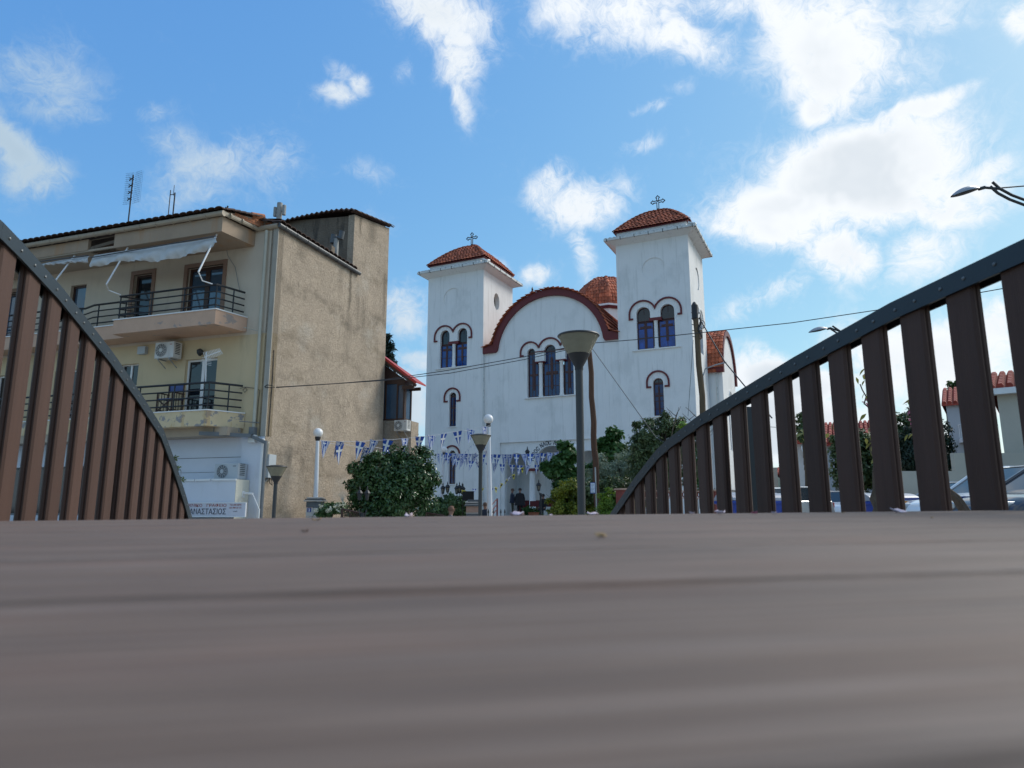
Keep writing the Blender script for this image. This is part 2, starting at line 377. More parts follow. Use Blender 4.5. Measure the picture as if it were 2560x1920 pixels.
# rough hand-thrown render of the gable wall: raised trowel marks
def stains(t, col):
    """damp bands at the floor levels and drips below the gutter end and the tower eaves (real dirt on this wall)"""
    n, L = t.nodes, t.links
    def mth(op, a, b=None):
        q = n.new('ShaderNodeMath'); q.operation = op
        for i, v in enumerate((a, b)):
            if v is None: continue
            if isinstance(v, (int, float)): q.inputs[i].default_value = v
            else: L.new(v, q.inputs[i])
        return q.outputs[0]
    def ss(v, lo, hi, o=1.0):
        q = n.new('ShaderNodeMapRange'); q.interpolation_type = 'SMOOTHSTEP'; L.new(v, q.inputs[0]); q.inputs[1].default_value = lo; q.inputs[2].default_value = hi; q.inputs[4].default_value = o; return q.outputs[0]
    co = n.new('ShaderNodeTexCoord'); sp = n.new('ShaderNodeSeparateXYZ'); L.new(co.outputs['Object'], sp.inputs[0])
    big = n.new('ShaderNodeTexNoise'); big.inputs['Scale'].default_value = .42; big.inputs['Detail'].default_value = 5; L.new(co.outputs['Object'], big.inputs['Vector'])
    fine = n.new('ShaderNodeTexNoise'); fine.inputs['Scale'].default_value = 2.6; fine.inputs['Detail'].default_value = 8; fine.inputs['Roughness'].default_value = .7; L.new(co.outputs['Object'], fine.inputs['Vector'])
    w = mth('ADD', mth('ADD', sp.outputs['Z'], mth('MULTIPLY', mth('SUBTRACT', big.outputs['Fac'], .5), 3.2)), mth('MULTIPLY', mth('SUBTRACT', fine.outputs['Fac'], .5), .7))
    tot = None
    for z0, hw, am in ((7.15, .34, .55), (5.3, .30, .35), (4.05, .26, .3), (2.1, .30, .4), (9.1, .3, .25)):
        d = mth('ABSOLUTE', mth('SUBTRACT', w, z0)); m_b = mth('MULTIPLY', ss(d, hw, .02), mth('MULTIPLY', ss(fine.outputs['Fac'], .34, .62), am))
        tot = m_b if tot is None else mth('MAXIMUM', tot, m_b)
    for y0, z0, z1, hw, am in ((3.95, 6.6, 8.75, .13, .85), (3.35, 7.3, 8.7, .30, .35), (4.45, 10.0, 11.0, .16, .75), (5.3, 10.0, 11.2, .55, .55), (6.35, 6.9, 9.4, .20, .6), (1.1, 7.9, 8.7, .5, .4)):
        dy = mth('ABSOLUTE', mth('SUBTRACT', mth('ADD', sp.outputs['Y'], mth('MULTIPLY', mth('SUBTRACT', fine.outputs['Fac'], .5), .35)), y0))
        v = mth('MULTIPLY', ss(dy, hw, .0), mth('MULTIPLY', ss(sp.outputs['Z'], z0, (z0 + z1) / 2, am), ss(sp.outputs['Z'], z1 + .1, z1 - .05)))
        tot = mth('MAXIMUM', tot, v)
    mx_ = n.new('ShaderNodeMix'); mx_.data_type = 'RGBA'; L.new(tot, mx_.inputs['Factor']); L.new(col, mx_.inputs['A']); mx_.inputs['B'].default_value = (.15, .125, .09, 1)
    return mx_.outputs['Result']
def stucco_relief():
    m = MATS['beige_stucco']; t = m.node_tree; n = t.nodes; L = t.links; bs = n['Principled BSDF']
    co = n.new('ShaderNodeTexCoord')
    a = n.new('ShaderNodeTexNoise'); a.inputs['Scale'].default_value = 9; a.inputs['Detail'].default_value = 9; a.inputs['Roughness'].default_value = .75; a.inputs['Distortion'].default_value = 1.3
    L.new(co.outputs['Object'], a.inputs['Vector'])
    b = n.new('ShaderNodeTexNoise'); b.inputs['Scale'].default_value = .55; b.inputs['Detail'].default_value = 3; L.new(co.outputs['Object'], b.inputs['Vector'])
    sm = n.new('ShaderNodeMath'); sm.operation = 'MULTIPLY_ADD'; L.new(b.outputs['Fac'], sm.inputs[0]); sm.inputs[1].default_value = 2.0; L.new(a.outputs['Fac'], sm.inputs[2])
    bp = n.new('ShaderNodeBump'); bp.inputs['Strength'].default_value = 1; bp.inputs['Distance'].default_value = .06
    L.new(sm.outputs[0], bp.inputs['Height']); L.new(bp.outputs[0], bs.inputs['Normal'])
    # wall colour goes darker in the hollows of the render
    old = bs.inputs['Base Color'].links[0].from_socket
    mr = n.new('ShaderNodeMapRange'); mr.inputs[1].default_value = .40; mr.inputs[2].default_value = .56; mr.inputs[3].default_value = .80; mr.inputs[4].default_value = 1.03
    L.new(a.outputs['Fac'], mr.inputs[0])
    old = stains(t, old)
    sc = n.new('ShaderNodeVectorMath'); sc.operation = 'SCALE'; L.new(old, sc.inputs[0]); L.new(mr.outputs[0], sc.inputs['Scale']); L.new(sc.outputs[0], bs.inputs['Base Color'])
stucco_relief()
def glassy(name, col, tr=.6):
    m = bpy.data.materials.new(name); MATS[name] = m; m.use_nodes = True
    t = m.node_tree; n = t.nodes; L = t.links; bs = n['Principled BSDF']
    bs.inputs['Base Color'].default_value = (*col, 1); bs.inputs['Roughness'].default_value = .18
    tn = n.new('ShaderNodeBsdfTransparent'); tn.inputs[0].default_value = (col[0] * .5 + .5, col[1] * .5 + .5, col[2] * .5 + .5, 1)
    nz = n.new('ShaderNodeTexNoise'); nz.inputs['Scale'].default_value = 4
    mr = n.new('ShaderNodeMapRange'); mr.inputs[3].default_value = tr - .1; mr.inputs[4].default_value = tr + .1; L.new(nz.outputs['Fac'], mr.inputs[0])
    ms = n.new('ShaderNodeMixShader'); L.new(mr.outputs[0], ms.inputs[0]); L.new(bs.outputs[0], ms.inputs[1]); L.new(tn.outputs[0], ms.inputs[2])
    L.new(ms.outputs[0], n['Material Output'].inputs['Surface'])
glassy('smoky_cone', (.36, .34, .25), .48)

# ------------------------------------------------------------------ object helpers
COL = scene.collection
def tag(o, label=None, cat=None, group=None, kind=None):
    if label: o['label'] = label
    if cat: o['category'] = cat
    if group: o['group'] = group
    if kind: o['kind'] = kind
    return o
def thing(name, label, cat, loc=(0, 0, 0), deg=0.0, group=None):
    o = bpy.data.objects.new(name, None); COL.objects.link(o)
    o.location = loc; o.rotation_euler = (0, 0, radians(deg)); o.empty_display_size = .2
    return tag(o, label, cat, group)
class MB:
    def __init__(s): s.v = []; s.f = []; s.mi = []; s.cur = 0
    def add(s, vs, fs):
        b = len(s.v); s.v.extend([tuple(q) for q in vs])
        for f in fs: s.f.append(tuple(i + b for i in f)); s.mi.append(s.cur)
        return s
    def box(s, x0, x1, y0, y1, z0, z1):
        return s.add([(x0, y0, z0), (x1, y0, z0), (x1, y1, z0), (x0, y1, z0), (x0, y0, z1), (x1, y0, z1), (x1, y1, z1), (x0, y1, z1)],
                     [(3, 2, 1, 0), (4, 5, 6, 7), (0, 1, 5, 4), (1, 2, 6, 5), (2, 3, 7, 6), (3, 0, 4, 7)])
    def bar(s, p, q, w, h, up=(0, 0, 1)):
        p, q, u = Vector(p), Vector(q), Vector(up)
        d = (q - p).normalized(); r = d.cross(u)
        if r.length < 1e-4: r = d.cross(Vector((1, 0, 0)))
        r.normalize(); u = r.cross(d)
        vs = []
        for c in (p, q):
            for a, b in ((-1, -1), (1, -1), (1, 1), (-1, 1)): vs.append(c + r * (a * w / 2) + u * (b * h / 2))
        return s.add(vs, [(3, 2, 1, 0), (4, 5, 6, 7), (0, 1, 5, 4), (1, 2, 6, 5), (2, 3, 7, 6), (3, 0, 4, 7)])
    def tube(s, pts, r, n=8, cap=True):
        pts = [Vector(p) for p in pts]; rs = r if isinstance(r, (list, tuple)) else [r] * len(pts)
        vs = []; prev = None
        for i, p in enumerate(pts):
            a = pts[max(i - 1, 0)]; b = pts[min(i + 1, len(pts) - 1)]
            d = (b - a).normalized()
            if prev is None:
                u = Vector((0, 0, 1)) if abs(d.z) < .9 else Vector((1, 0, 0))
                x = d.cross(u).normalized()
            else:
                x = prev - d * prev.dot(d)
                x = x.normalized() if x.length > 1e-5 else d.orthogonal().normalized()
            prev = x; y = d.cross(x)
            for k in range(n):
                t = 2 * pi * k / n; vs.append(p + x * (cos(t) * rs[i]) + y * (sin(t) * rs[i]))
        fs = []
        for i in range(len(pts) - 1):
            for k in range(n):
                k2 = (k + 1) % n; fs.append((i * n + k, i * n + k2, (i + 1) * n + k2, (i + 1) * n + k))
        if cap: fs.append(tuple(range(n - 1, -1, -1))); fs.append(tuple((len(pts) - 1) * n + k for k in range(n)))
        return s.add(vs, fs)
    def lathe(s, prof, c=(0, 0), n=20, cap=True, sq=False):
        vs = []
        for r, z in prof:
            for k in range(n):
                t = 2 * pi * (k + (.5 if sq else 0)) / n; vs.append((c[0] + cos(t) * r, c[1] + sin(t) * r, z))
        fs = []
        for i in range(len(prof) - 1):
            for k in range(n):
                k2 = (k + 1) % n; fs.append((i * n + k, i * n + k2, (i + 1) * n + k2, (i + 1) * n + k))
        if cap: fs.append(tuple(range(n - 1, -1, -1))); fs.append(tuple((len(prof) - 1) * n + k for k in range(n)))
        return s.add(vs, fs)
    def slab(s, outer, holes, place, t0, t1, sides=True):
        """flat wall with openings: 2D outlines, place(u, w, t) -> point, between depths t0 and t1"""
        loops = [outer] + list(holes)
        tri = geometry.tessellate_polygon([[Vector((a, b, 0)) for a, b in l] for l in loops])
        flat = [q for l in loops for q in l]; n = len(flat)
        vs = [place(a, b, t0) for a, b in flat] + [place(a, b, t1) for a, b in flat]
        fs = [tuple(t) for t in tri] + [tuple(n + i for i in reversed(t)) for t in tri]
        k = 0
        if sides:
            for l in loops:
                m = len(l)
                for i in range(m):
                    j = (i + 1) % m; fs.append((k + i, k + j, n + k + j, n + k + i))
                k += m
        return s.add(vs, fs)
    def strip(s, path, w, place, t0, t1, closed=False):
        """moulding of width w following a 2D path"""
        P = [Vector(p) for p in path]; L_, R_ = [], []
        m = len(P)
        for i, p in enumerate(P):
            a = P[i - 1] if (i or closed) else p; b = P[(i + 1) % m] if (i < m - 1 or closed) else p
            d1 = (p - a).normalized() if (p - a).length > 1e-6 else (b - p).normalized()
            d2 = (b - p).normalized() if (b - p).length > 1e-6 else d1
            n1 = Vector((-d1.y, d1.x)); n2 = Vector((-d2.y, d2.x)); nn = (n1 + n2)
            nn = nn.normalized() if nn.length > 1e-3 else n1
            k = 1 / max(.45, nn.dot(n1))
            L_.append(p + nn * (w / 2 * k)); R_.append(p - nn * (w / 2 * k))
        vs = []
        for a, b in zip(L_, R_): vs += [place(a.x, a.y, t0), place(b.x, b.y, t0), place(b.x, b.y, t1), place(a.x, a.y, t1)]
        fs = []
        for i in range(m if closed else m - 1):
            p0, p1 = i * 4, ((i + 1) % m) * 4
            for k in range(4): k2 = (k + 1) % 4; fs.append((p0 + k, p0 + k2, p1 + k2, p1 + k))
        if not closed: fs += [(3, 2, 1, 0), tuple((m - 1) * 4 + k for k in range(4))]
        return s.add(vs, fs)
    def mesh(s, name, mats, smooth=False):
        me = bpy.data.meshes.new(name); me.from_pydata(s.v, [], s.f)
        for m in (mats if isinstance(mats, (list, tuple)) else [mats]): me.materials.append(MATS[m])
        if max(s.mi, default=0): me.polygons.foreach_set('material_index', s.mi)
        if smooth: me.polygons.foreach_set('use_smooth', [True] * len(s.f))
        me.update(); return me
    def build(s, name, mats, parent=None, smooth=False, bevel=0, fix=True):
        me = s.mesh(name, mats, smooth)
        if fix:
            import bmesh
            bm = bmesh.new(); bm.from_mesh(me); bmesh.ops.recalc_face_normals(bm, faces=bm.faces); bm.to_mesh(me); bm.free()
        o = bpy.data.objects.new(name, me); COL.objects.link(o)
        if parent: o.parent = parent
        if smooth:
            try: me.set_sharp_from_angle(angle=radians(40))
            except Exception: pass
        if bevel:
            b = o.modifiers.new('bevel', 'BEVEL'); b.width = bevel; b.segments = 2; b.limit_method = 'ANGLE'
        return o
def inst(me, name, parent, M4=None, loc=None):
    o = bpy.data.objects.new(name, me); COL.objects.link(o); o.parent = parent
    if M4 is not None: o.matrix_local = M4
    elif loc is not None: o.location = loc
    return o
def copy_tree(o, parent=None):
    c = o.copy(); COL.objects.link(c); c.parent = parent
    for ch in list(o.children): copy_tree(ch, c)
    return c
def arc(cx, cz, r, a0, a1, n=14, rz=None):
    rz = rz or r
    return [(cx + r * cos(radians(a0 + (a1 - a0) * i / n)), cz + rz * sin(radians(a0 + (a1 - a0) * i / n))) for i in range(n + 1)]
def text_mesh(txt, size, extrude=.004, mat_name='letter_dark', align='CENTER', bold=0.0, xs=1.0):
    cu = bpy.data.curves.new('text', 'FONT'); cu.body = txt; cu.size = size; cu.extrude = extrude; cu.align_x = align; cu.offset = bold
    o = bpy.data.objects.new('text', cu); COL.objects.link(o); bpy.context.view_layer.update()
    me = bpy.data.meshes.new_from_object(o.evaluated_get(bpy.context.evaluated_depsgraph_get()))
    bpy.data.objects.remove(o); bpy.data.curves.remove(cu)
    me.materials.clear(); me.materials.append(MATS[mat_name])
    if xs != 1: me.transform(Matrix.Diagonal((xs, 1, 1, 1)))
    return me
FRONT = lambda u, w, t: (u, t, w)      # wall facing -y
SIDE = lambda u, w, t: (t, u, w)       # wall facing +x
# ================================================================== SETTING
def plane_obj(name, pts, z, m, kind='structure'):
    mb = MB(); mb.add([(x, y, z) for x, y in pts], [tuple(range(len(pts)))])
    o = mb.build(name, m, fix=False); tag(o, kind=kind); return o
plane_obj('ground', [(-2500, -2500), (2500, -2500), (2500, 2500), (-2500, 2500)], -0.16, 'soil')
CH = Frame((-5.9, 46.0), -25.9)      # church: origin at the foot of its left front corner
GB = Frame((-6.903, 19.0), -18.4)    # apartment house: origin at the foot of the corner towards the square
BR = Frame((0, 0), 10.75)            # footbridge: origin under the camera, y along the bridge
sq = MB(); sq.box(-26, 15.5, 4.6, 80, -.3, 0.0)
tag(sq.build('square_paving', 'paving'), kind='structure')
rd = MB(); rd.add([(15.65, -30, -.13), (24.5, -30, -.13), (40, 120, -.13), (27, 120, -.13)], [(0, 1, 2, 3)])
tag(rd.build('road', 'asphalt', fix=False), kind='structure')
mk = MB()
for i in range(14):
    y = 2 + i * 7; x = 20 + (y + 30) * .088
    mk.add([(x, y, -.126), (x + .14, y, -.126), (x + .4, y + 3, -.126), (x + .26, y + 3, -.126)], [(0, 1, 2, 3)])
tag(mk.build('road_marking', 'white_paint', fix=False), kind='structure')
kb = MB(); kb.box(15.5, 15.65, -20, 80, -.3, .003)
tag(kb.build('kerb', 'kerb'), kind='structure')
# hills far behind the street
hb = MB(); n = 90; prof = []
for i in range(n + 1):
    a = radians(-20 + 75 * i / n); h = 40 + 60 * math.exp(-((i - 40) / 16) ** 2) + 22 * sin(i * .31) + 9 * sin(i * .9 + 1)
    prof.append((a, max(h, 12)))
for R0, hh in ((1500, 0), (1650, .55), (1850, 1.0), (2300, .4)):
    for a, h in prof: hb.v.append((R0 * sin(a), R0 * cos(a), -1 + h * hh * (1 + .1 * sin(a * 90 + R0))))
for r in range(3):
    for i in range(n): hb.f.append((r * (n + 1) + i, r * (n + 1) + i + 1, (r + 1) * (n + 1) + i + 1, (r + 1) * (n + 1) + i)); hb.mi.append(0)
tag(hb.build('hills', 'hill_green', smooth=True, fix=False), kind='structure')

# ================================================================== FOOTBRIDGE
bridge = thing('footbridge', 'brown timber footbridge with plank deck and slatted side railings under dark steel handrails', 'footbridge', (0, 0, 0), 10.75)
XL, XR = -1.047, 1.307
def deck_z(y):
    # nearly flat crown close to the camera, then the arch falls away
    z = .472 + .015 * min(max(y, -2.5) / 1.1, 1) if y < 1.1 else .487 - .085 * (y - 1.1) ** 2
    if y < -.2: z -= .05 * (y + .2) ** 2
    return z
def deck_tilt(x): return .0085 * x
yb = -1.95
plank_i = 0
edges = [.224 + .156 * k for k in range(-15, 27)]
for k, y0 in enumerate(edges):
    y1 = y0 + .156 - (.007 if k == 14 else .0025)
    y0 += 0.0
    za, zb = deck_z(y0), deck_z(y1)
    mb = MB(); vs = []
    xs_ = (XL - .09, XR + .09)
    for x in xs_:
        t = deck_tilt(x)
        c = .004 if k in (14, 15) else .0016
        vs += [(x, y0, za - c + t), (x, y0 + c, za + t), (x, y1 - c, zb + t), (x, y1, zb - c + t), (x, y1, zb - .026 + t), (x, y0, za - .026 + t)]
    fs = [tuple(range(6)), tuple(range(11, 5, -1))] + [(i, (i + 1) % 6, 6 + (i + 1) % 6, 6 + i) for i in range(6)]
    mb.add(vs, fs)
    # shallow ribs pressed into the nearer boards give the surface its fine grooves
    mb.build('plank', 'deck_wood', bridge)
# rails: crown heights measured along each side
RR = [(-2.0, .86), (-1.0, 1.0), (0, 1.055), (.8, 1.068), (1.13, 1.055), (1.51, 1.035), (1.95, .985), (2.27, .94), (2.63, .89), (2.97, .82), (3.11, .78), (3.4, .665), (3.8, .48), (4.15, .27), (4.5, .02)]
RL = [(-2.0, .98), (-1.0, 1.17), (0, 1.275), (1.0, 1.325), (1.98, 1.272), (2.1, 1.255), (2.34, 1.212), (2.56, 1.16), (2.81, 1.10), (3.15, 1.0), (3.51, .88), (3.75, .74), (4.02, .56), (4.18, .44), (4.5, .16)]
def interp(tab, y):
    if y <= tab[0][0]: return tab[0][1]
    for (a, b), (c, d) in zip(tab, tab[1:]):
        if y <= c: return b + (d - b) * (y - a) / (c - a)
    return tab[-1][1]
PL_SIDE = lambda x0: (lambda u, w, t: (x0 + t, u, w))
for side, (X, tab, sg, ph) in enumerate(((XL, RL, 1, 2.093), (XR, RR, -1, 1.498))):
    # handrail: flat steel bar on the walking side, a flange behind it over the slat heads
    kinks = [p for p in tab]
    for a, b in ((0, 4), (4, 9), (9, len(kinks) - 1)):
        seg = kinks[a:b + 1]
        hr = MB()
        hr.strip([(y, z - .0235) for y, z in seg], .047, PL_SIDE(X), -.003 * sg, .005 * sg)
        hr.strip([(y, z - .004) for y, z in seg], .006, PL_SIDE(X), -.041 * sg, -.0032 * sg)
        hr.strip([(y, z - .026) for y, z in seg], .038, PL_SIDE(X), -.047 * sg, -.0415 * sg)
        ho = hr.build('handrail', 'rail_steel', bridge)
        bolts = MB()
        bolt_me = None
        y = seg[0][0] + .04
        k0 = math.ceil((seg[0][0] - ph) / .15); k1 = math.floor((seg[-1][0] - ph) / .15)
        for k in range(k0, k1 + 1):
            for dy in (.008, .076):
                yy = ph + .15 * k - .079 + dy
                if yy < seg[0][0] + .01 or yy > seg[-1][0] - .01: continue
                bm_ = MB()
                zz = interp(tab, yy) - .025
                ring = []
                for r_, t_ in ((.0050, .005), (.0044, .0072), (.0024, .0082)):
                    for q in range(8):
                        an = 2 * pi * q / 8; ring.append((X + t_ * sg, yy + r_ * cos(an), zz + r_ * sin(an)))
                ff = [(i * 8 + q, i * 8 + (q + 1) % 8, (i + 1) * 8 + (q + 1) % 8, (i + 1) * 8 + q) for i in range(2) for q in range(8)] + [tuple(16 + q for q in range(8))]
                bm_.add(ring, ff); bo = bm_.build('bolt', 'bolt_steel', ho)
    # slats: hollow board profile 85 x 24 mm with eased edges, tops cut along the rail
    k0 = math.ceil((-1.7 - ph) / .15); k1 = math.floor((4.35 - ph) / .15)
    for k in range(k0, k1 + 1):
        yc = ph + .15 * k
        ya, yb_ = yc - .079, yc
        ta, tb = interp(tab, ya) - .007, interp(tab, yb_) - .007
        bot = deck_z(yc) - .20 + random.uniform(-.004, .004)
        if min(ta, tb) - bot < .06: bot = min(ta, tb) - .08
        c = .006; xi, xo = X - .004 * sg, X - .034 * sg
        prof = [(xi, ya + c), (xi, yb_ - c), (xi - c * sg, yb_), (xo + c * sg, yb_), (xo, yb_ - c), (xo, yb_ - .02), (xo + .006 * sg, yb_ - .024), (xo + .006 * sg, ya + .024), (xo, ya + .02), (xo, ya + c), (xo + c * sg, ya), (xi - .016 * sg, ya), (xi - .013 * sg, ya + .004), (xi - .010 * sg, ya), (xi - c * sg, ya)]
        m = len(prof); vs = [(x, y, bot) for x, y in prof] + [(x, y, ta + (tb - ta) * (y - ya) / .079) for x, y in prof]
        mb = MB(); mb.add(vs, [tuple(range(m)), tuple(range(2 * m - 1, m - 1, -1))] + [(i, (i + 1) % m, m + (i + 1) % m, m + i) for i in range(m)])
        mb.build('slat', 'slat_wood', bridge)
    # lower fixing rail and side beam
    be = MB(); ys = [-1.9 + .2 * i for i in range(32)]
    be.strip([(y, deck_z(y) - .11) for y in ys], .13, PL_SIDE(X), -.105 * sg, -.045 * sg)
    be.build('side_beam', 'rail_steel', bridge)
for (x, y, tab) in ((XL - .075, 3.05, RL), (XR + .075, 2.42, RR), (XL - .075, .9, RL), (XR + .075, .2, RR)):
    pb = MB(); pb.box(x - .025, x + .025, y - .03, y + .03, deck_z(y) - .5, interp(tab, y) - .03)
    pb.build('steel_post', 'rail_steel', bridge)
for yy in (-1.6, 4.45):
    pb = MB(); pb.box(XL - .1, XR + .1, yy - .1, yy + .1, -.25, deck_z(yy) - .03); pb.build('abutment', 'kerb', bridge)
plane_obj('ditch_bed', [(-8, -4), (8, -4), (8, 5), (-8, 5)], -.155, 'soil')

# ================================================================== CHURCH
church = thing('church', 'white church with two square bell towers, arched gable, blue windows and red clay tile domes', 'church', (*CH.o, 0), -25.9)
W45 = 4.42
def arch_hole(x0, x1, z0, zs, top, n=12):
    cx = (x0 + x1) / 2
    return [(x0, z0), (x1, z0)] + arc(cx, zs, (x1 - x0) / 2, 0, 180, n, top - zs)
def circle(cx, cz, rx, rz, n=28): return [(cx + rx * cos(2 * pi * i / n), cz + rz * sin(2 * pi * i / n)) for i in range(n)]
def twin_hole(a0, a1, b0, b1, z0, zb, zs, top):
    # two arched lights that join below the little beam between them
    A = arc((a0 + a1) / 2, zs, (a1 - a0) / 2, 0, 180, 10, top - zs)
    B = arc((b0 + b1) / 2, zs, (b1 - b0) / 2, 0, 180, 10, top - zs)
    return [(a0, z0), (b1, z0)] + B + [(b0, zb), (a1, zb)] + A
def disc_plate(parent, cx, cz, r, place, t, name='blind_roundel'):
    mb = MB(); mb.slab(circle(cx, cz, r, r), [], place, t, t + .03); mb.build(name, 'white_render', parent)
def leaded(parent, x0, x1, z0, z1, place, t, cols, rows, glass='blue_glass', cross=True, bar=.035, top_arc=None):
    """framed stained window; the upright and cross bar in the middle are wider and make a cross"""
    fr = MB(); fr.slab([(x0, z0), (x1, z0), (x1, z1), (x0, z1)], [[(x0 + .06, z0 + .06), (x1 - .06, z0 + .06), (x1 - .06, z1 - .06), (x0 + .06, z1 - .06)]], place, t, t + .07)
    fo = fr.build('window', 'mullion', parent)
    xs_ = [x0 + .06 + (x1 - x0 - .12) * i / cols for i in range(cols + 1)]; zs_ = [z0 + .06 + (z1 - z0 - .12) * r for r in rows]
    zs_ = [z0 + .06] + zs_ + [z1 - .06]
    b = MB()
    for x in xs_[1:-1]: b.slab([(x - bar / 2, z0 + .06), (x + bar / 2, z0 + .06), (x + bar / 2, z1 - .06), (x - bar / 2, z1 - .06)], [], place, t + .012, t + .055)
    for z in zs_[1:-1]: b.slab([(x0 + .06, z - bar / 2), (x1 - .06, z - bar / 2), (x1 - .06, z + bar / 2), (x0 + .06, z + bar / 2)], [], place, t + .014, t + .053)
    b.build('glazing_bar', 'mullion', fo)
    if cross:
        cx = (x0 + x1) / 2; w = (x1 - x0) * .15; L_ = z1 - z0
        c = MB(); zc0, zc1 = z0 + L_ * cross[0], z0 + L_ * cross[1]; zh = z0 + L_ * cross[2]; hw = (x1 - x0) * .34
        c.slab([(cx - w / 2, zc0), (cx + w / 2, zc0), (cx + w / 2, zh - w / 2), (cx + hw, zh - w / 2), (cx + hw, zh + w / 2), (cx + w / 2, zh + w / 2), (cx + w / 2, zc1), (cx - w / 2, zc1), (cx - w / 2, zh + w / 2), (cx - hw, zh + w / 2), (cx - hw, zh - w / 2), (cx - w / 2, zh - w / 2)], [], place, t - .006, t + .052)
        c.build('window_cross', 'mullion', fo)
    for i in range(cols):
        for j in range(len(zs_) - 1):
            p = MB(); jj = random.uniform(-.003, .003)
            p.slab([(xs_[i] + .004, zs_[j] + .004), (xs_[i + 1] - .004, zs_[j] + .004), (xs_[i + 1] - .004, zs_[j + 1] - .004), (xs_[i] + .004, zs_[j + 1] - .004)], [], place, t + .028 + jj, t + .038 + jj)
            p.build('pane', glass, fo)
    return fo
def arched_top(parent, x0, x1, zs, top, place, t, z0=None, glass='dark_glass', bars=3):
    z0 = z0 if z0 is not None else zs
    o = [(x0, z0), (x1, z0)] + arc((x0 + x1) / 2, zs, (x1 - x0) / 2, 0, 180, 10, top - zs)
    i_ = [(x0 + .05, z0 + .05), (x1 - .05, z0 + .05)] + arc((x0 + x1) / 2, zs, (x1 - x0) / 2 - .05, 0, 180, 10, top - zs - .05)
    fr = MB(); fr.slab(o, [i_], place, t, t + .06); fo = fr.build('fanlight', 'mullion', parent)
    g = MB(); g.slab(i_, [], place, t + .03, t + .04); g.build('pane', glass, fo)
    b = MB(); cx = (x0 + x1) / 2
    for k in range(1, bars + 1):
        a = pi * k / (bars + 1); rr = (x1 - x0) / 2 - .03
        b.strip([(cx, zs), (cx + rr * cos(a), zs + (top - zs - .03) * sin(a))], .028, place, t + .01, t + .05)
    b.build('glazing_bar', 'mullion', fo)
    return fo
def moulding(parent, paths, place, t=-.07, w=.10):
    mb = MB()
    for p in paths: mb.strip(p, w, place, t, .004)
    return mb.build('arch_moulding', 'dark_red', parent)
def m_shape(c1, c2, z, r, ret=.22, lo=.28):
    m = (c1 + c2) / 2; a = math.degrees(math.acos((m - c1) / r))
    L_ = [(c1 - r + ret, z - lo), (c1 - r, z - lo)] + arc(c1, z, r, 180, a, 12)
    R_ = arc(c2, z, r, 180 - a, 0, 12) + [(c2 + r, z - lo), (c2 + r - ret, z - lo)]
    return L_ + R_[1:]

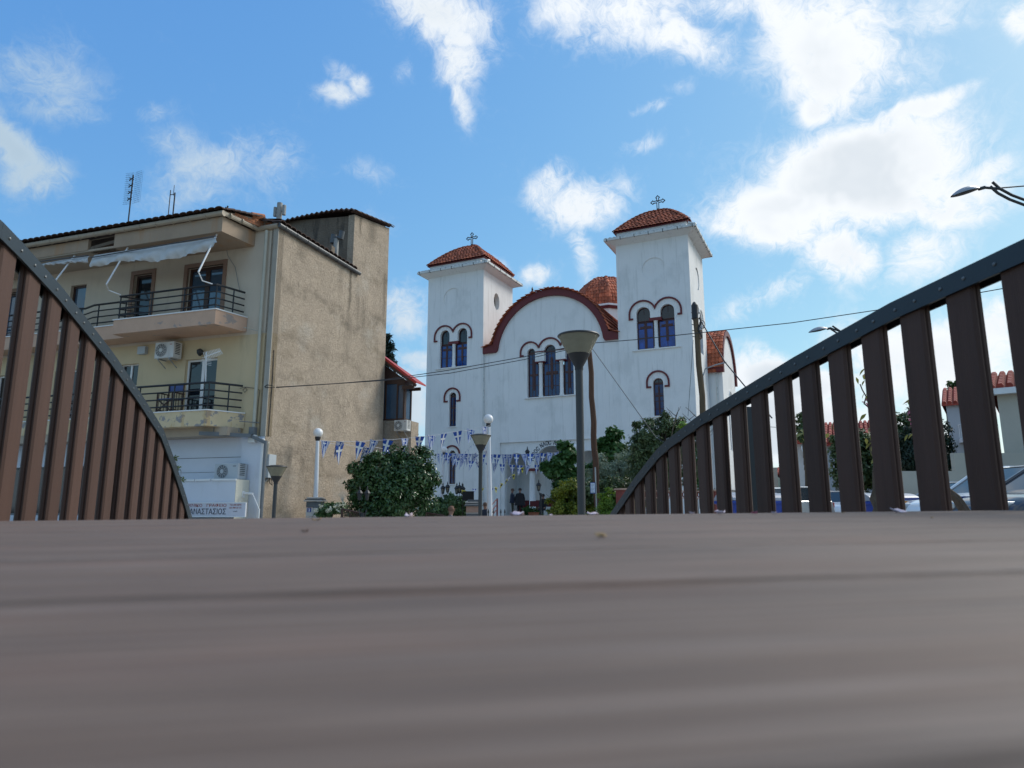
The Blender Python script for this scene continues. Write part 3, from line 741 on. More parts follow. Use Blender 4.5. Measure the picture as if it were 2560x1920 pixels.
def tower(x0, right):
    x1 = x0 + W45; D = 4.5
    holes = []
    if not right:
        tw = (1.05, 1.80, 2.44, 3.19); zt = (9.95, 11.6, 12.2, 12.6); hi = (1.86, 2.40, 5.9, 7.95, 8.2); disc = (1.98, 14.83, .70)
        holes.append(arch_hole(1.90, 2.43, 2.1, 4.05, 4.3))
    else:
        tw = (14.87, 15.71, 16.32, 17.15); zt = (9.82, 11.55, 12.0, 12.42); hi = (15.72, 16.33, 5.8, 7.72, 8.02); disc = (16.02, 14.72, .70)
    holes += [twin_hole(*tw, *zt), arch_hole(*hi), circle(disc[0], disc[1], disc[2], disc[2])]
    w = MB(); w.slab([(x0, 0), (x1, 0), (x1, 16.62), (x0, 16.62)], holes, FRONT, 0, .3); w.build('tower_wall', 'white_render', church)
    disc_plate(church, *disc, FRONT, .05)
    # side walls and back
    if right:
        hs_ = [circle(2.42, 14.5, .62, .72), twin_hole(1.35, 2.15, 2.55, 3.3, 9.82, 11.55, 12.0, 12.42)]
        w = MB(); w.slab([(.3, 0), (D, 0), (D, 16.62), (.3, 16.62)], hs_, SIDE, x1, x1 - .3); w.build('tower_wall', 'white_render', church)
        disc_plate(church, 2.42, 14.5, .63, SIDE, x1 - .08)
        b = MB(); b.box(x1 - .28, x1 - .2, 1.3, 3.35, 9.8, 12.5); b.build('window', 'blue_glass_dark', church)
        mo = MB(); mo.strip(m_shape(1.75, 2.93, 12.0, .66), .09, SIDE, x1 + .06, x1 - .003); mo.build('arch_moulding', 'white_paint', church)
    else:
        w = MB(); w.slab([(.3, 0), (D, 0), (D, 16.62), (.3, 16.62)], [circle(1.95, 14.78, .42, .60)], SIDE, x1, x1 - .34); w.build('tower_wall', 'white_render', church)
        b = MB(); b.box(x1 - .42, x1 - .35, 1.4, 2.5, 14.0, 15.5); b.build('window', 'dark_glass', church)
    w = MB(); w.box(x0, x0 + .3, .3, D, 0, 16.62); w.box(x0 + .3, x1 - .3, D - .3, D, 0, 16.62); w.build('tower_wall', 'white_render', church)
    # belfry inside is dark
    # cornice, sloped underside then gutter
    c0, c1, e0, e1 = x0 - .04, x1 + .04, x0 - .62, x1 + .62
    g = MB(); vs = []
    for (a, b, z) in ((-.02, 0, 16.50), (.47, 0, 16.74), (.47, 0, 16.80), (0, 0, 17.0)):
        vs += [(x0 - a, -a, z), (x1 + a, -a, z), (x1 + a, D + a, z), (x0 - a, D + a, z)]
    fs = [(3, 2, 1, 0)] + [(i * 4 + k, i * 4 + (k + 1) % 4, (i + 1) * 4 + (k + 1) % 4, (i + 1) * 4 + k) for i in range(3) for k in range(4)] + [(12, 13, 14, 15)]
    g.add(vs, fs); g.build('cornice', 'white_render', church)
    gu = MB(); q = .53; rim = [(x0 - q, -q), (x1 + q, -q), (x1 + q, D + q), (x0 - q, D + q)]
    gu.strip(rim, .12, lambda u, w_, t: (u, w_, t), 16.75, 16.88, closed=True); gu.build('gutter', 'gutter_white', church)
    jt = MB()
    for k in range(7):
        xx = x0 - .4 + k * (W45 + .8) / 6; jt.box(xx - .02, xx + .02, -q - .075, -q + .07, 16.735, 16.895)
        yy = -.4 + k * (D + .8) / 6; jt.box(x1 + q - .07, x1 + q + .075, yy - .02, yy + .02, 16.735, 16.895)
    jt.build('gutter_joint', 'gutter_grey', church)
    et = MB()
    for k in range(21):
        xx = x0 - .5 + k * (W45 + 1.0) / 20
        et.tube([(xx, -.48, 16.885), (xx, -.15, 17.02)], [.10, .085], 8)
        yy = -.5 + k * (D + 1.0) / 20
        et.tube([(x1 + .48, yy, 16.885), (x1 + .15, yy, 17.02)], [.10, .085], 8)
    et.build('cornice_tile', 'gutter_white', church)['kind'] = 'stuff'
    # white drum and the tiled four-sided dome
    cx, cy = (x0 + x1) / 2, D / 2; hw = 2.16
    d = MB(); d.box(cx - hw, cx + hw, cy - hw, cy + hw, 16.95, 17.52); d.build('dome_drum', 'white_render', church)
    H0, H1 = 17.45, 19.33; hb_ = 2.32
    def prof_(t):            # t 0 at the eave .. 1 at the top
        return hb_ * (1 - t), H0 + (H1 - H0) * (1 - (1 - t) ** 1.5)
    sh = MB(); K = 14; vs = []
    for i in range(K + 1):
        r_, z = prof_(i / K); vs += [(cx - r_, cy - r_, z - .05), (cx + r_, cy - r_, z - .05), (cx + r_, cy + r_, z - .05), (cx - r_, cy + r_, z - .05)]
    sh.add(vs, [(i * 4 + k, i * 4 + (k + 1) % 4, (i + 1) * 4 + (k + 1) % 4, (i + 1) * 4 + k) for i in range(K) for k in range(4)] + [(3, 2, 1, 0)])
    sh.build('dome_shell', 'dark_red', church)
    tiles = []
    nr = 13
    ts = [0]; arcl = [0]
    for i in range(200):
        a, b = prof_(i / 200), prof_((i + 1) / 200); arcl.append(arcl[-1] + math.hypot(a[0] - b[0], a[1] - b[1]))
    tot = arcl[-1]
    def t_at(s_):
        for i in range(200):
            if arcl[i + 1] >= s_: return (i + (s_ - arcl[i]) / (arcl[i + 1] - arcl[i])) / 200
        return 1.0
    for face in range(4):
        rot = Matrix.Translation((cx, cy, 0)) @ Matrix.Rotation(face * pi / 2, 4, 'Z')
        for r in range(nr):
            ta, tb = t_at(tot * r / nr), t_at(min(tot, tot * (r + 1.25) / nr))
            (ra, za), (rb, zb) = prof_(ta), prof_(tb)
            sp = .235
            ncol = max(1, int(2 * (ra) / sp))
            for c in range(ncol):
                u = (c - (ncol - 1) / 2) * sp
                if abs(u) > rb + .10: continue
                p = Vector((u + random.uniform(-.008, .008), -ra - .02, za)); qv = Vector((u, -rb, zb))
                tiles.append((face, rot @ p, rot @ qv, rot.to_3x3() @ Vector((1, 0, 0))))
    # ridge tiles down the four arrises
    for k in range(4):
        rot = Matrix.Translation((cx, cy, 0)) @ Matrix.Rotation(k * pi / 2, 4, 'Z')
        for i in range(11):
            (ra, za), (rb, zb) = prof_(t_at(tot * i / 11)), prof_(t_at(min(tot, tot * (i + 1.2) / 11)))
            tiles.append((k + 10, rot @ Vector((ra, -ra, za + .03)), rot @ Vector((rb, -rb, zb + .03)), (rot.to_3x3() @ Vector((1, 1, 0))).normalized()))
    return tiles, (cx, cy, H1)
def tile_matrix(p, q, across):
    d = (q - p); L_ = d.length; d = d.normalized(); a = (across - d * across.dot(d)).normalized(); n_ = a.cross(d)
    if n_.z < 0: n_ = -n_
    m = Matrix((a, d, n_)).transposed().to_4x4(); m.translation = p
    return m @ Matrix.Diagonal((1, L_, 1, 1))
def tile_mesh(w, name='tile', m='clay_tile', h=.062):
    """half-barrel tile, unit length, wider and lifted at its lower end"""
    mb = MB(); vs = []; n_ = 6
    for (y, ww, lift) in ((0, w * .56, .022), (1, w * .44, -.006)):
        for rr in (1, .84):
            for k in range(n_ + 1):
                a = pi * k / n_; vs.append((cos(a) * ww * rr, y, lift + sin(a) * h * (1 if rr == 1 else .78)))
    m1 = n_ + 1; fs = []
    for k in range(n_):
        fs.append((k, k + 1, 2 * m1 + k + 1, 2 * m1 + k))                    # outside
        fs.append((k, m1 + k, m1 + k + 1, k + 1))                            # lower lip
    mb.add(vs, fs)
    return mb.mesh(name, m)
TILE = tile_mesh(.235)
def lay_tiles(parent, tl, n_parts, field_mat='clay_tile_field', me=None, name='tile'):
    me = me or TILE
    for (p, q, a) in tl[:n_parts]: inst(me, name, parent, tile_matrix(p, q, a))
    rest = tl[n_parts:]
    if rest:
        mb = MB(); base = [v.co.copy() for v in me.vertices]; fcs = [tuple(f.vertices) for f in me.polygons]
        for (p, q, a) in rest:
            mt = tile_matrix(p, q, a); mb.add([mt @ v for v in base], fcs)
        o = mb.build('tile_field', field_mat, parent, fix=False); o['kind'] = 'stuff'
tl_R, top_R = tower(13.72, True)
tl_L, top_L = tower(0.0, False)
CTILES = []
CTILES += [t[1:] for t in tl_R if t[0] in (0,)]
rest_tiles = [t[1:] for t in tl_R if t[0] != 0] + [t[1:] for t in tl_L if t[0] != 0]
CTILES += [t[1:] for t in tl_L if t[0] == 0]
# open-work crosses
for (cx, cy, z) in (top_R, top_L):
    c = MB(); z0 = z + .0
    def cp(u, w, t): return (cx + u * 1.12, cy + t, z0 + w * 1.12 - .06)
    a = .055; A = .36
    def trefoil(px_, pz, dx, dz):
        # pointed three-lobed end as an open outline
        o = Vector((px_, pz)); d_ = Vector((dx, dz)); s_ = Vector((-dz, dx))
        return [o + s_ * a, o + s_ * (a + .055) + d_ * .05, o + s_ * a + d_ * .11, o + d_ * .17, o - s_ * a + d_ * .11, o - s_ * (a + .055) + d_ * .05, o - s_ * a]
    out = [Vector((-a, .12))] + [Vector((-a, .62))] + [v for v in reversed(trefoil(-.26, .70, -1, 0))][0:0]
    pts = [Vector((a, .10)), Vector((a, .60))] + list(reversed(trefoil(.24, .66, 1, 0)))[:] + [Vector((a, .72))] + list(reversed(trefoil(0, .86, 0, 1))) + [Vector((-a, .72))] + list(reversed(trefoil(-.24, .66, -1, 0))) + [Vector((-a, .60)), Vector((-a, .10))]
    # keep each lobe wound the same way as the outline
    c.strip([(p.x, p.y) for p in pts], .044, cp, -.022, .022, closed=True)
    c.strip([(-.06, .70), (.06, .70)], .09, cp, -.014, .014)
    c.tube([(cx, cy, z0 - .05), (cx, cy, z0 + .20)], [.10, .04], 8)
    c.build('cross', 'iron_cross', church)

# middle block with the big arch
MX0, MX1, MC = W45, 13.72, 9.14
inn = arc(MC, 10.32, 3.66, 173, 7, 30)
front = [(MX0, 4.68)] + [(MX0 + 1.24, 4.68)] + [(12.68, 4.68), (MX1, 4.68), (MX1, 10.6)] + [(p[0], p[1]) for p in reversed(inn)] + [(MX0, 10.6)]
tri_x = dict(l=(7.6, 8.15), c=(8.77, 9.57), r=(10.2, 10.76))
def triple_hole():
    A = arc(7.875, 10.36, .275, 0, 180, 8, .30); Cc = arc(9.17, 10.38, .40, 0, 180, 10, .40); R_ = arc(10.48, 10.36, .28, 0, 180, 8, .30)
    return [(7.6, 7.45), (10.76, 7.45)] + R_ + [(10.2, 9.72), (9.57, 9.72)] + Cc + [(8.77, 9.72), (8.15, 9.72)] + A
w = MB(); w.slab(front, [triple_hole()], FRONT, .10, .40)
w.slab([(MX0, 0), (5.65, 0), (5.65, 4.68), (MX0, 4.68)], [], FRONT, .10, .40)
w.slab([(12.68, 0), (MX1, 0), (MX1, 4.68), (12.68, 4.68)], [], FRONT, .10, .40)
w.build('front_wall', 'white_render', church)
# small ledge over the porch
l = MB(); l.box(5.6, 12.72, .085, .26, 4.66, 4.72); l.build('ledge', 'white_render', church)
# red band of the gable: rises from both towers
outer = [(MX0, 10.62), (MX0, 10.98)] + [(4.9, 11.15)] + arc(MC, 10.32, 4.07, 168, 12, 34) + [(13.40, 11.15), (MX1, 10.98), (MX1, 10.62)]
band_in = [(MX1 - .85, 10.62)] + list(reversed([p for p in inn])) + [(MX0 + .95, 10.62)]
rb = MB(); rb.slab(outer + band_in, [], FRONT, -.06, .42); rb.build('gable_band', 'dark_red', church)
# barrel roof behind the gable with edge tiles
def lower_edge(s_):      # outline used for the roof section, s 0..1 from left to right
    P = outer[1:-1]
    L_ = [0]
    for a, b in zip(P, P[1:]): L_.append(L_[-1] + math.dist(a, b))
    t = s_ * L_[-1]
    for i in range(len(P) - 1):
        if L_[i + 1] >= t:
            k = (t - L_[i]) / (L_[i + 1] - L_[i]); return Vector((P[i][0] + (P[i + 1][0] - P[i][0]) * k, 0, P[i][1] + (P[i + 1][1] - P[i][1]) * k))
    return Vector((P[-1][0], 0, P[-1][1]))
rl = sum(math.dist(a, b) for a, b in zip(outer[1:-1], outer[2:-1]))
sh = MB(); n_ = 48; vs = []
for y in (.42, 9.5):
    for i in range(n_ + 1):
        p = lower_edge(i / n_); vs.append((p.x, y, p.z + .01))
sh.add(vs, [(i, i + 1, n_ + 1 + i + 1, n_ + 1 + i) for i in range(n_)]); sh.build('barrel_roof', 'dark_red', church)
barrel_tiles = []
nrow = int(rl / .33)
for r in range(nrow):
    s0, s1 = r / nrow, (r + 1.2) / nrow
    for half in (0, 1):
        # each row climbs to the crown from its own side
        if half == 0 and s0 > .5: continue
        if half == 1 and (r % 1 or s0 > .5): continue
        a_, b_ = (s0, s1) if half == 0 else (1 - s0, 1 - s1)
        p, q = lower_edge(a_), lower_edge(min(max(b_, 0), 1))
        for k in range(28 if half else 14):
            y = -.10 + k * .235
            nrm_ = Vector((p.x - MC, 0, p.z - 9.6)).normalized()
            barrel_tiles.append((p + nrm_ * .085 + Vector((0, y, 0)), q + nrm_ * .02 + Vector((0, y, 0)), Vector((0, 1, 0)), k))
edge_first = [t[:3] for t in barrel_tiles if t[3] == 0]
CTILES += edge_first
rest_tiles += [t[:3] for t in barrel_tiles if t[3] != 0]
fn = MB(); fn.lathe([(.10, 14.35), (.13, 14.5), (.05, 14.6), (.07, 14.7), (.01, 14.85)], (7.9, .3), 10); fn.build('finial', 'iron_cross', church)
# triple window
leaded(church, 7.62, 8.36, 7.47, 10.36, FRONT, .28, 3, (.26, .52, .76), 'blue_glass_dark', cross=(.16, .86, .50))
leaded(church, 8.66, 9.79, 7.47, 10.38, FRONT, .28, 4, (.22, .48, .72), 'blue_glass_dark', cross=(.16, .86, .52))
leaded(church, 10.07, 10.75, 7.47, 10.36, FRONT, .28, 3, (.26, .52, .76), 'blue_glass_dark', cross=(.16, .86, .50))
for (a, b, z, t_) in ((7.6, 8.15, 10.36, 10.66), (8.77, 9.57, 10.38, 10.78), (10.2, 10.76, 10.36, 10.66)): arched_top(church, a, b, z, t_, FRONT, .28)
for x in (8.51, 9.93):
    c = MB(); c.lathe([(.15, 7.46), (.15, 7.56), (.125, 7.6), (.115, 9.55), (.15, 9.6), (.15, 9.66)], (x, .19), 14); c.build('window_column', 'white_paint', church, smooth=True)
    c = MB(); c.box(x - .33, x + .33, .0, .36, 9.66, 9.73); c.box(x - .33, x + .33, .0, .36, 10.33, 10.40); c.build('capital', 'dark_red', church)
    c = MB(); c.box(x - .31, x + .31, .03, .38, 9.73, 10.33); c.build('pier_block', 'white_render', church)
s_ = MB(); s_.box(7.42, 10.95, -.02, .14, 7.38, 7.44); s_.build('sill', 'white_render', church)
cs = [(7.80, .56), (9.17, .72), (10.54, .56)]; zc = 10.42
def two(c1, r1, c2, r2):
    # where two neighbouring hood arcs meet
    d_ = c2 - c1; x = (d_ * d_ + r1 * r1 - r2 * r2) / (2 * d_); return math.degrees(math.acos(x / r1)), 180 - math.degrees(math.acos((d_ - x) / r2))
a1, b1 = two(7.80, .66, 9.17, .78); a2, b2 = two(9.17, .78, 10.54, .66)
path = [(7.36, zc - .22), (7.14, zc - .22)] + arc(7.80, zc, .66, 180, a1, 10) + arc(9.17, zc, .78, b1, a2, 14)[0:] + arc(10.54, zc, .66, b2, 0, 10) + [(11.20, zc - .22), (10.98, zc - .22)]
moulding(church, [path], lambda u, w_, t: (u, t + .10, w_))
# tower windows
def tower_windows(tw, zt, hi, low=None):
    a0, a1_, b0, b1_ = tw; z0, zb, zs, top = zt; colx = (a1_ + b0) / 2
    leaded(church, a0, colx - .15, z0, zb - .04, FRONT, .17, 2, (.42, .78), cross=(.05, .95, .80))
    leaded(church, colx + .15, b1_, z0, zb - .04, FRONT, .17, 2, (.42, .78), cross=(.25, .95, .80))
    for a, b in ((a0, a1_), (b0, b1_)): arched_top(church, a, b, zs, top, FRONT, .2, z0=zb, glass='dark_glass', bars=1)
    c = MB(); c.lathe([(.14, z0), (.14, z0 + .1), (.115, z0 + .14), (.115, zb - .1), (.14, zb - .06)], (colx, .10), 12); c.build('window_column', 'white_paint', church, smooth=True)
    c = MB(); c.box(a1_ - .07, b0 + .07, -.03, .26, zb - .06, zb + .13); c.build('lintel', 'dark_red', church)
    s = MB(); s.box(a0 - .3, b1_ + .3, -.09, .02, z0 - .09, z0 - .02); s.build('sill', 'white_render', church)
    for h in (hi, low):
        if not h: continue
        x0, x1, z0_, zs_, t_ = h
        leaded(church, x0, x1, z0_, zs_, FRONT, .17, 2, (.2, .45, .7), glass='blue_glass_dark', cross=(.1, .9, .62))
        arched_top(church, x0, x1, zs_, t_, FRONT, .17, bars=1)
        s = MB(); s.box(x0 - .08, x1 + .08, -.07, .02, z0_ - .07, z0_ - .01); s.build('sill', 'white_render', church)
tower_windows((1.05, 1.80, 2.44, 3.19), (9.95, 11.6, 12.2, 12.6), (1.86, 2.40, 5.9, 7.95, 8.2), (1.90, 2.43, 2.1, 4.05, 4.3))
tower_windows((14.87, 15.71, 16.32, 17.15), (9.82, 11.55, 12.0, 12.42), (15.72, 16.33, 5.8, 7.72, 8.02))
moulding(church, [m_shape(1.38, 2.78, 12.14, .76)], FRONT)
moulding(church, [m_shape(15.26, 16.76, 12.0, .80)], FRONT)
for (cx, z, r_) in ((2.10, 7.88, .60), (2.14, 4.0, .60), (16.02, 7.78, .64)):
    moulding(church, [[(cx - r_ + .25, z - .28), (cx - r_, z - .28)] + arc(cx, z, r_, 180, 0, 14) + [(cx + r_, z - .28), (cx + r_ - .25, z - .28)]], FRONT)
# porch: arcade, columns, back wall
def arch_notch(cx, r_, zs, base): return [(cx + r_, base), (cx + r_, zs)] + arc(cx, zs, r_, 0, 180, 14)[1:-1] + [(cx - r_, zs), (cx - r_, base)]
out = [(5.65, 0), (5.65, 4.66), (12.68, 4.66), (12.68, 0)] + [(12.38, 0), (12.38, 3.15)] + [p for p in arc(11.56, 3.15, .82, 0, 180, 14)][1:-1] + [(10.74, 3.15), (10.74, 2.98), (10.34, 2.98), (10.32, 3.2)] + arc(9.17, 3.2, 1.15, 0, 180, 20)[1:-1] + [(8.02, 3.2), (8.0, 2.98), (7.6, 2.98), (7.58, 3.15)] + arc(6.76, 3.15, .82, 0, 180, 14)[1:-1] + [(5.94, 3.15), (5.94, 0)]
w = MB(); w.slab(out, [], FRONT, .20, .55); w.build('arcade_wall', 'white_render', church)
w = MB(); w.box(5.65, 12.68, 2.6, 2.8, 0, 4.7); w.box(5.4, 5.66, .55, 2.8, 0, 4.7); w.box(12.67, 12.9, .55, 2.8, 0, 4.7); w.box(5.4, 12.9, .56, 2.8, 4.7, 4.8); w.build('porch_wall', 'white_render', church)
for x in (7.80, 10.54):
    c = MB(); c.lathe([(.25, .0), (.25, .12), (.21, .18), (.20, 1.6), (.175, 2.78), (.19, 2.82)], (x, .37), 20); c.build('porch_column', 'white_paint', church, smooth=True)
    c = MB(); c.box(x - .30, x + .30, .10, .64, 2.82, 2.985); c.build('capital', 'dark_red', church)
dd = MB(); dd.box(8.55, 9.75, 2.54, 2.61, 0, 2.5); dd.build('porch_door', 'brown_wood_frame', church)
dd = MB(); dd.box(5.7, 7.4, 2.56, 2.6, 0, 1.05); dd.build('porch_dado', 'dark_red', church)
# Greek dedication round the middle arch
word = 'Ι Є Ρ Ο С   Ν Α Ο С   Α Γ   Γ Є'.split(' ')
chars = [('Ι', 168), ('Є', 159), ('Ρ', 150), ('Ο', 141.5), ('С', 132.5), ('Ν', 119.5), ('Α', 110.5), ('Ο', 102), ('С', 94), ('Α', 80), ('Γ', 71.5), ('Γ', 60), ('Є', 52)]
for ch_, a in chars:
    me = text_mesh(ch_, .37, .008, 'letter_dark', bold=.010, xs=.72)
    a = radians(a); R_ = 1.22
    ctr_ = Vector((9.17 + R_ * cos(a), .195, 3.2 + R_ * sin(a)))
    rt = Matrix.Translation(ctr_) @ Matrix.Rotation(pi / 2, 4, 'X') @ Matrix.Rotation(a - pi / 2, 4, 'Z')
    inst(me, 'letter', church, rt)
# nave dome behind, only its left shoulder shows
NC = (9.3, 11.5); NR = 2.65
d = MB(); d.lathe([(NR - .1, 9), (NR - .1, 15.55)], NC, 8, sq=True); d.build('nave_drum', 'white_render', church)
d = MB(); d.lathe([(NR + .06, 15.5), (NR + .12, 15.62), (NR + .06, 15.7)], NC, 8, sq=True); d.build('nave_cornice', 'dark_red', church)
d = MB(); d.lathe([(NR + .14, 15.7), (NR + .14, 15.84)], NC, 8, sq=True); d.build('nave_gutter', 'white_paint', church)
DH = 2.9
d = MB(); d.lathe([(NR * cos(t * pi / 2 / 12), 15.75 + DH * sin(t * pi / 2 / 12)) for t in range(13)], NC, 8, sq=True); d.build('nave_dome', 'dark_red', church)
for f_ in range(8):
    rot = Matrix.Translation((NC[0], NC[1], 0)) @ Matrix.Rotation(f_ * pi / 4, 4, 'Z')
    ap = cos(pi / 8)
    for r in range(14):
        t0, t1 = r / 14 * pi / 2, min((r + 1.2) / 14, 1) * pi / 2
        ra, za, rb, zb = NR * cos(t0) * ap, 15.78 + DH * sin(t0), NR * cos(t1) * ap, 15.78 + DH * sin(t1)
        hwid = ra * math.tan(pi / 8); nc = max(1, int(2 * hwid / .235))
        for c in range(nc):
            u = (c - (nc - 1) / 2) * .235
            rest_tiles.append((rot @ Vector((u, -ra, za)), rot @ Vector((u * .96, -rb, zb)), rot.to_3x3() @ Vector((1, 0, 0))))
    rot2 = Matrix.Translation((NC[0], NC[1], 0)) @ Matrix.Rotation((f_ + .5) * pi / 4, 4, 'Z')
    for r in range(9):
        t0, t1 = r / 9 * pi / 2, min((r + 1.2) / 9, 1) * pi / 2
        rest_tiles.append((rot2 @ Vector((0, -NR * cos(t0), 15.85 + DH * sin(t0))), rot2 @ Vector((0, -NR * cos(t1), 15.85 + DH * sin(t1))), rot2.to_3x3() @ Vector((1, 0, 0))))
# body of the nave and the transept whose gable looks to the right
w = MB(); w.box(4.0, 14.6, 4.5, 20, 0, 10.4); w.build('nave_wall', 'white_render', church)
TY, TR, TZ = 7.45, 2.75, 9.15
w = MB(); w.slab([(TY - TR, 0), (TY + TR, 0)] + arc(TY, TZ, TR, 0, 180, 24), [arch_hole(TY - 1.0, TY - .45, 4.2, 7.2, 7.5), arch_hole(TY - .28, TY + .28, 4.2, 7.7, 8.0), arch_hole(TY + .45, TY + 1.0, 4.2, 7.2, 7.5)], SIDE, 18.98, 18.7)
w.box(14.0, 18.72, TY - TR, TY - TR + .25, 0, TZ); w.build('transept_wall', 'white_render', church)
w = MB(); w.box(18.72, 18.8, TY - 1.1, TY + 1.1, 4.1, 8.1); w.build('window', 'blue_glass_dark', church)
mo = MB()
for c_, r_, z_ in ((-.72, .40, 7.25), (0, .42, 7.75), (.72, .40, 7.25)): mo.strip(arc(TY + c_, z_, r_, 180, 0, 10), .07, SIDE, 19.05, 18.97)
mo.build('arch_moulding', 'white_paint', church)
rb = MB(); rb.strip(arc(TY, TZ, TR + .12, 184, -4, 30), .34, SIDE, 19.12, 18.66); rb.build('gable_band', 'dark_red', church)
sh = MB(); vs = []
for x in (13.5, 18.66):
    vs += [(x, TY + (TR + .28) * cos(a_), TZ + (TR + .28) * sin(a_)) for a_ in [pi * i / 24 for i in range(25)]]
sh.add(vs, [(i, i + 1, 26 + i, 25 + i) for i in range(24)]); sh.build('barrel_roof', 'dark_red', church)
trans_tiles = []
for r in range(16):
    a0, a1 = pi - radians(-4) - radians(94) * r / 16, pi - radians(-4) - radians(94) * (r + 1.2) / 16
    for k in range(24):
        x = 18.95 - k * .225; R_ = TR + .30
        trans_tiles.append((Vector((x, TY + R_ * cos(a0), TZ + R_ * sin(a0))), Vector((x, TY + R_ * cos(a1), TZ + R_ * sin(a1))), Vector((1, 0, 0)), k))
CTILES += [t[:3] for t in trans_tiles if t[3] < 3]
rest_tiles += [t[:3] for t in trans_tiles if t[3] >= 3]
cw = MB(); cw.box(18.16, 18.75, TY - TR - .06, TY - TR + .0, TZ - .08, TZ + .02); cw.build('cornice', 'white_paint', church)
sp_ = MB(); sp_.tube([(18.62, TY - TR - .05, 8.9), (18.62, TY - TR - .05, .2)], .045, 8); sp_.build('downpipe', 'gutter_white', church)
sp_ = MB(); sp_.tube([(W45 + .05, .05, 10.5), (W45 + .05, .05, .1)], .05, 8); sp_.build('downpipe', 'gutter_white', church)
# low side chapel right of the big tower
w = MB(); w.box(18.3, 19.15, 10.3, 14, 0, 5.2); w.build('side_wall', 'white_render', church)
random.Random(3).shuffle(rest_tiles)
lay_tiles(church, CTILES + rest_tiles, 300)
print('church tiles', len(CTILES), len(rest_tiles))
# ================================================================== APARTMENT HOUSE
apt = thing('apartment_building', 'weathered three storey apartment house with bare beige gable wall and rounded railed balconies', 'apartment house', (*GB.o, 0), -18.4)
def G2(px, py, y=0.0): r = GB.hy(px, py, y); return (r[0], r[2])
def G3(px, py, y=0.0): return Vector(GB.hy(px, py, y))
TAU_ = 2 * pi
# gable wall, roughly rendered, with the stair tower at its back
w = MB(); w.slab([(0, 0), (6.62, 0), (6.56, 11.36), (4.05, 10.86), (4.05, 8.84), (.0, 8.72)], [], SIDE, 0, -.25); w.build('gable_wall', 'beige_stucco', apt)
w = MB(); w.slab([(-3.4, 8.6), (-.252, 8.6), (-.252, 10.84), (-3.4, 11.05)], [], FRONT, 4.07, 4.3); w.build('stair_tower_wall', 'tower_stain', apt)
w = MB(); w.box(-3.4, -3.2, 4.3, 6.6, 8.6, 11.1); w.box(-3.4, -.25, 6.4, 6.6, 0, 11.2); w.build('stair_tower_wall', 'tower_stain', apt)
# front wall: cream above, yellow below
def rect(a, b, c, d): return [(a, c), (b, c), (b, d), (a, d)]
up_open = [(-3.27, -1.92, 5.95, 7.80), (-5.40, -4.66, 5.95, 7.82), (-8.10, -7.42, 5.95, 7.76), (-11.2, -10.2, 5.95, 7.8)]
lo_open = [(-3.05, -1.88, 3.16, 4.90), (-5.62, -4.87, 4.22, 4.92), (-8.35, -7.3, 3.16, 4.9), (-11.0, -10.0, 3.16, 4.9)]
w = MB(); w.slab([(-14, 5.5), (0, 5.5), (0, 8.72), (-14, 8.72)], [rect(*o) for o in up_open], FRONT, 0, .25); w.build('front_wall', 'cream_render', apt)
w = MB(); w.slab([(-14, 2.5), (0, 2.5), (0, 5.499), (-14, 5.499)], [rect(*o) for o in lo_open], FRONT, 0, .25); w.build('front_wall', 'yellow_render', apt)
w = MB(); w.box(-14, -.26, 6.3, 6.5, 0, 8.6); w.box(-14.2, -14, 0, 6.5, 0, 8.7); w.build('rear_wall', 'cream_render', apt)
w = MB(); w.box(-13.9, -.26, .3, 6.3, 5.5, 5.6); w.box(-13.9, -.26, .3, 6.3, 2.5, 2.6); w.build('floor_slab', 'soffit', apt)
def window_unit(parent, o, frame_m, glass_m, panes=2, trim=None, t=.1, open_left=False, rail=None, fw=.06):
    x0, x1, z0, z1 = o
    if trim:
        tr = MB(); tr.slab([(x0 - .13, z0), (x0 - .13, z1 + .13), (x1 + .13, z1 + .13), (x1 + .13, z0), (x1, z0), (x1, z1), (x0, z1), (x0, z0)], [], FRONT, -.03, .05)
        tr.build('door_surround', trim, parent)
    hl = []
    n_ = panes; wv = (x1 - x0) / n_
    for i in range(n_): hl.append(rect(x0 + i * wv + fw, x0 + (i + 1) * wv - fw * .8, z0 + fw, z1 - fw))
    f = MB(); f.slab(rect(x0, x1, z0, z1), hl, FRONT, t, t + .06); fo = f.build('window', frame_m, parent)
    for h in hl:
        p = MB(); p.slab([(h[0][0] - .01, h[0][1] - .01), (h[1][0] + .01, h[1][1] - .01), (h[2][0] + .01, h[2][1] + .01), (h[3][0] - .01, h[3][1] + .01)], [], FRONT, t + .03, t + .038)
        p.build('pane', glass_m, fo)
    return fo
window_unit(apt, up_open[0], 'brown_wood_frame', 'sky_glass', 2, 'brown_trim', fw=.09)
f = window_unit(apt, up_open[1], 'brown_wood_frame', 'dark_glass', 1, 'brown_trim', fw=.07)
window_unit(apt, up_open[2], 'brown_wood_frame', 'sky_glass', 1, None, fw=.07)
window_unit(apt, up_open[3], 'brown_wood_frame', 'sky_glass', 2, 'brown_trim', fw=.08)
window_unit(apt, lo_open[0], 'white_paint', 'dark_glass', 2, None)
window_unit(apt, lo_open[1], 'white_paint', 'dark_glass', 2, None, fw=.035)
window_unit(apt, lo_open[2], 'white_paint', 'dark_glass', 2, None)
window_unit(apt, lo_open[3], 'white_paint', 'dark_glass', 2, None)
c = MB()
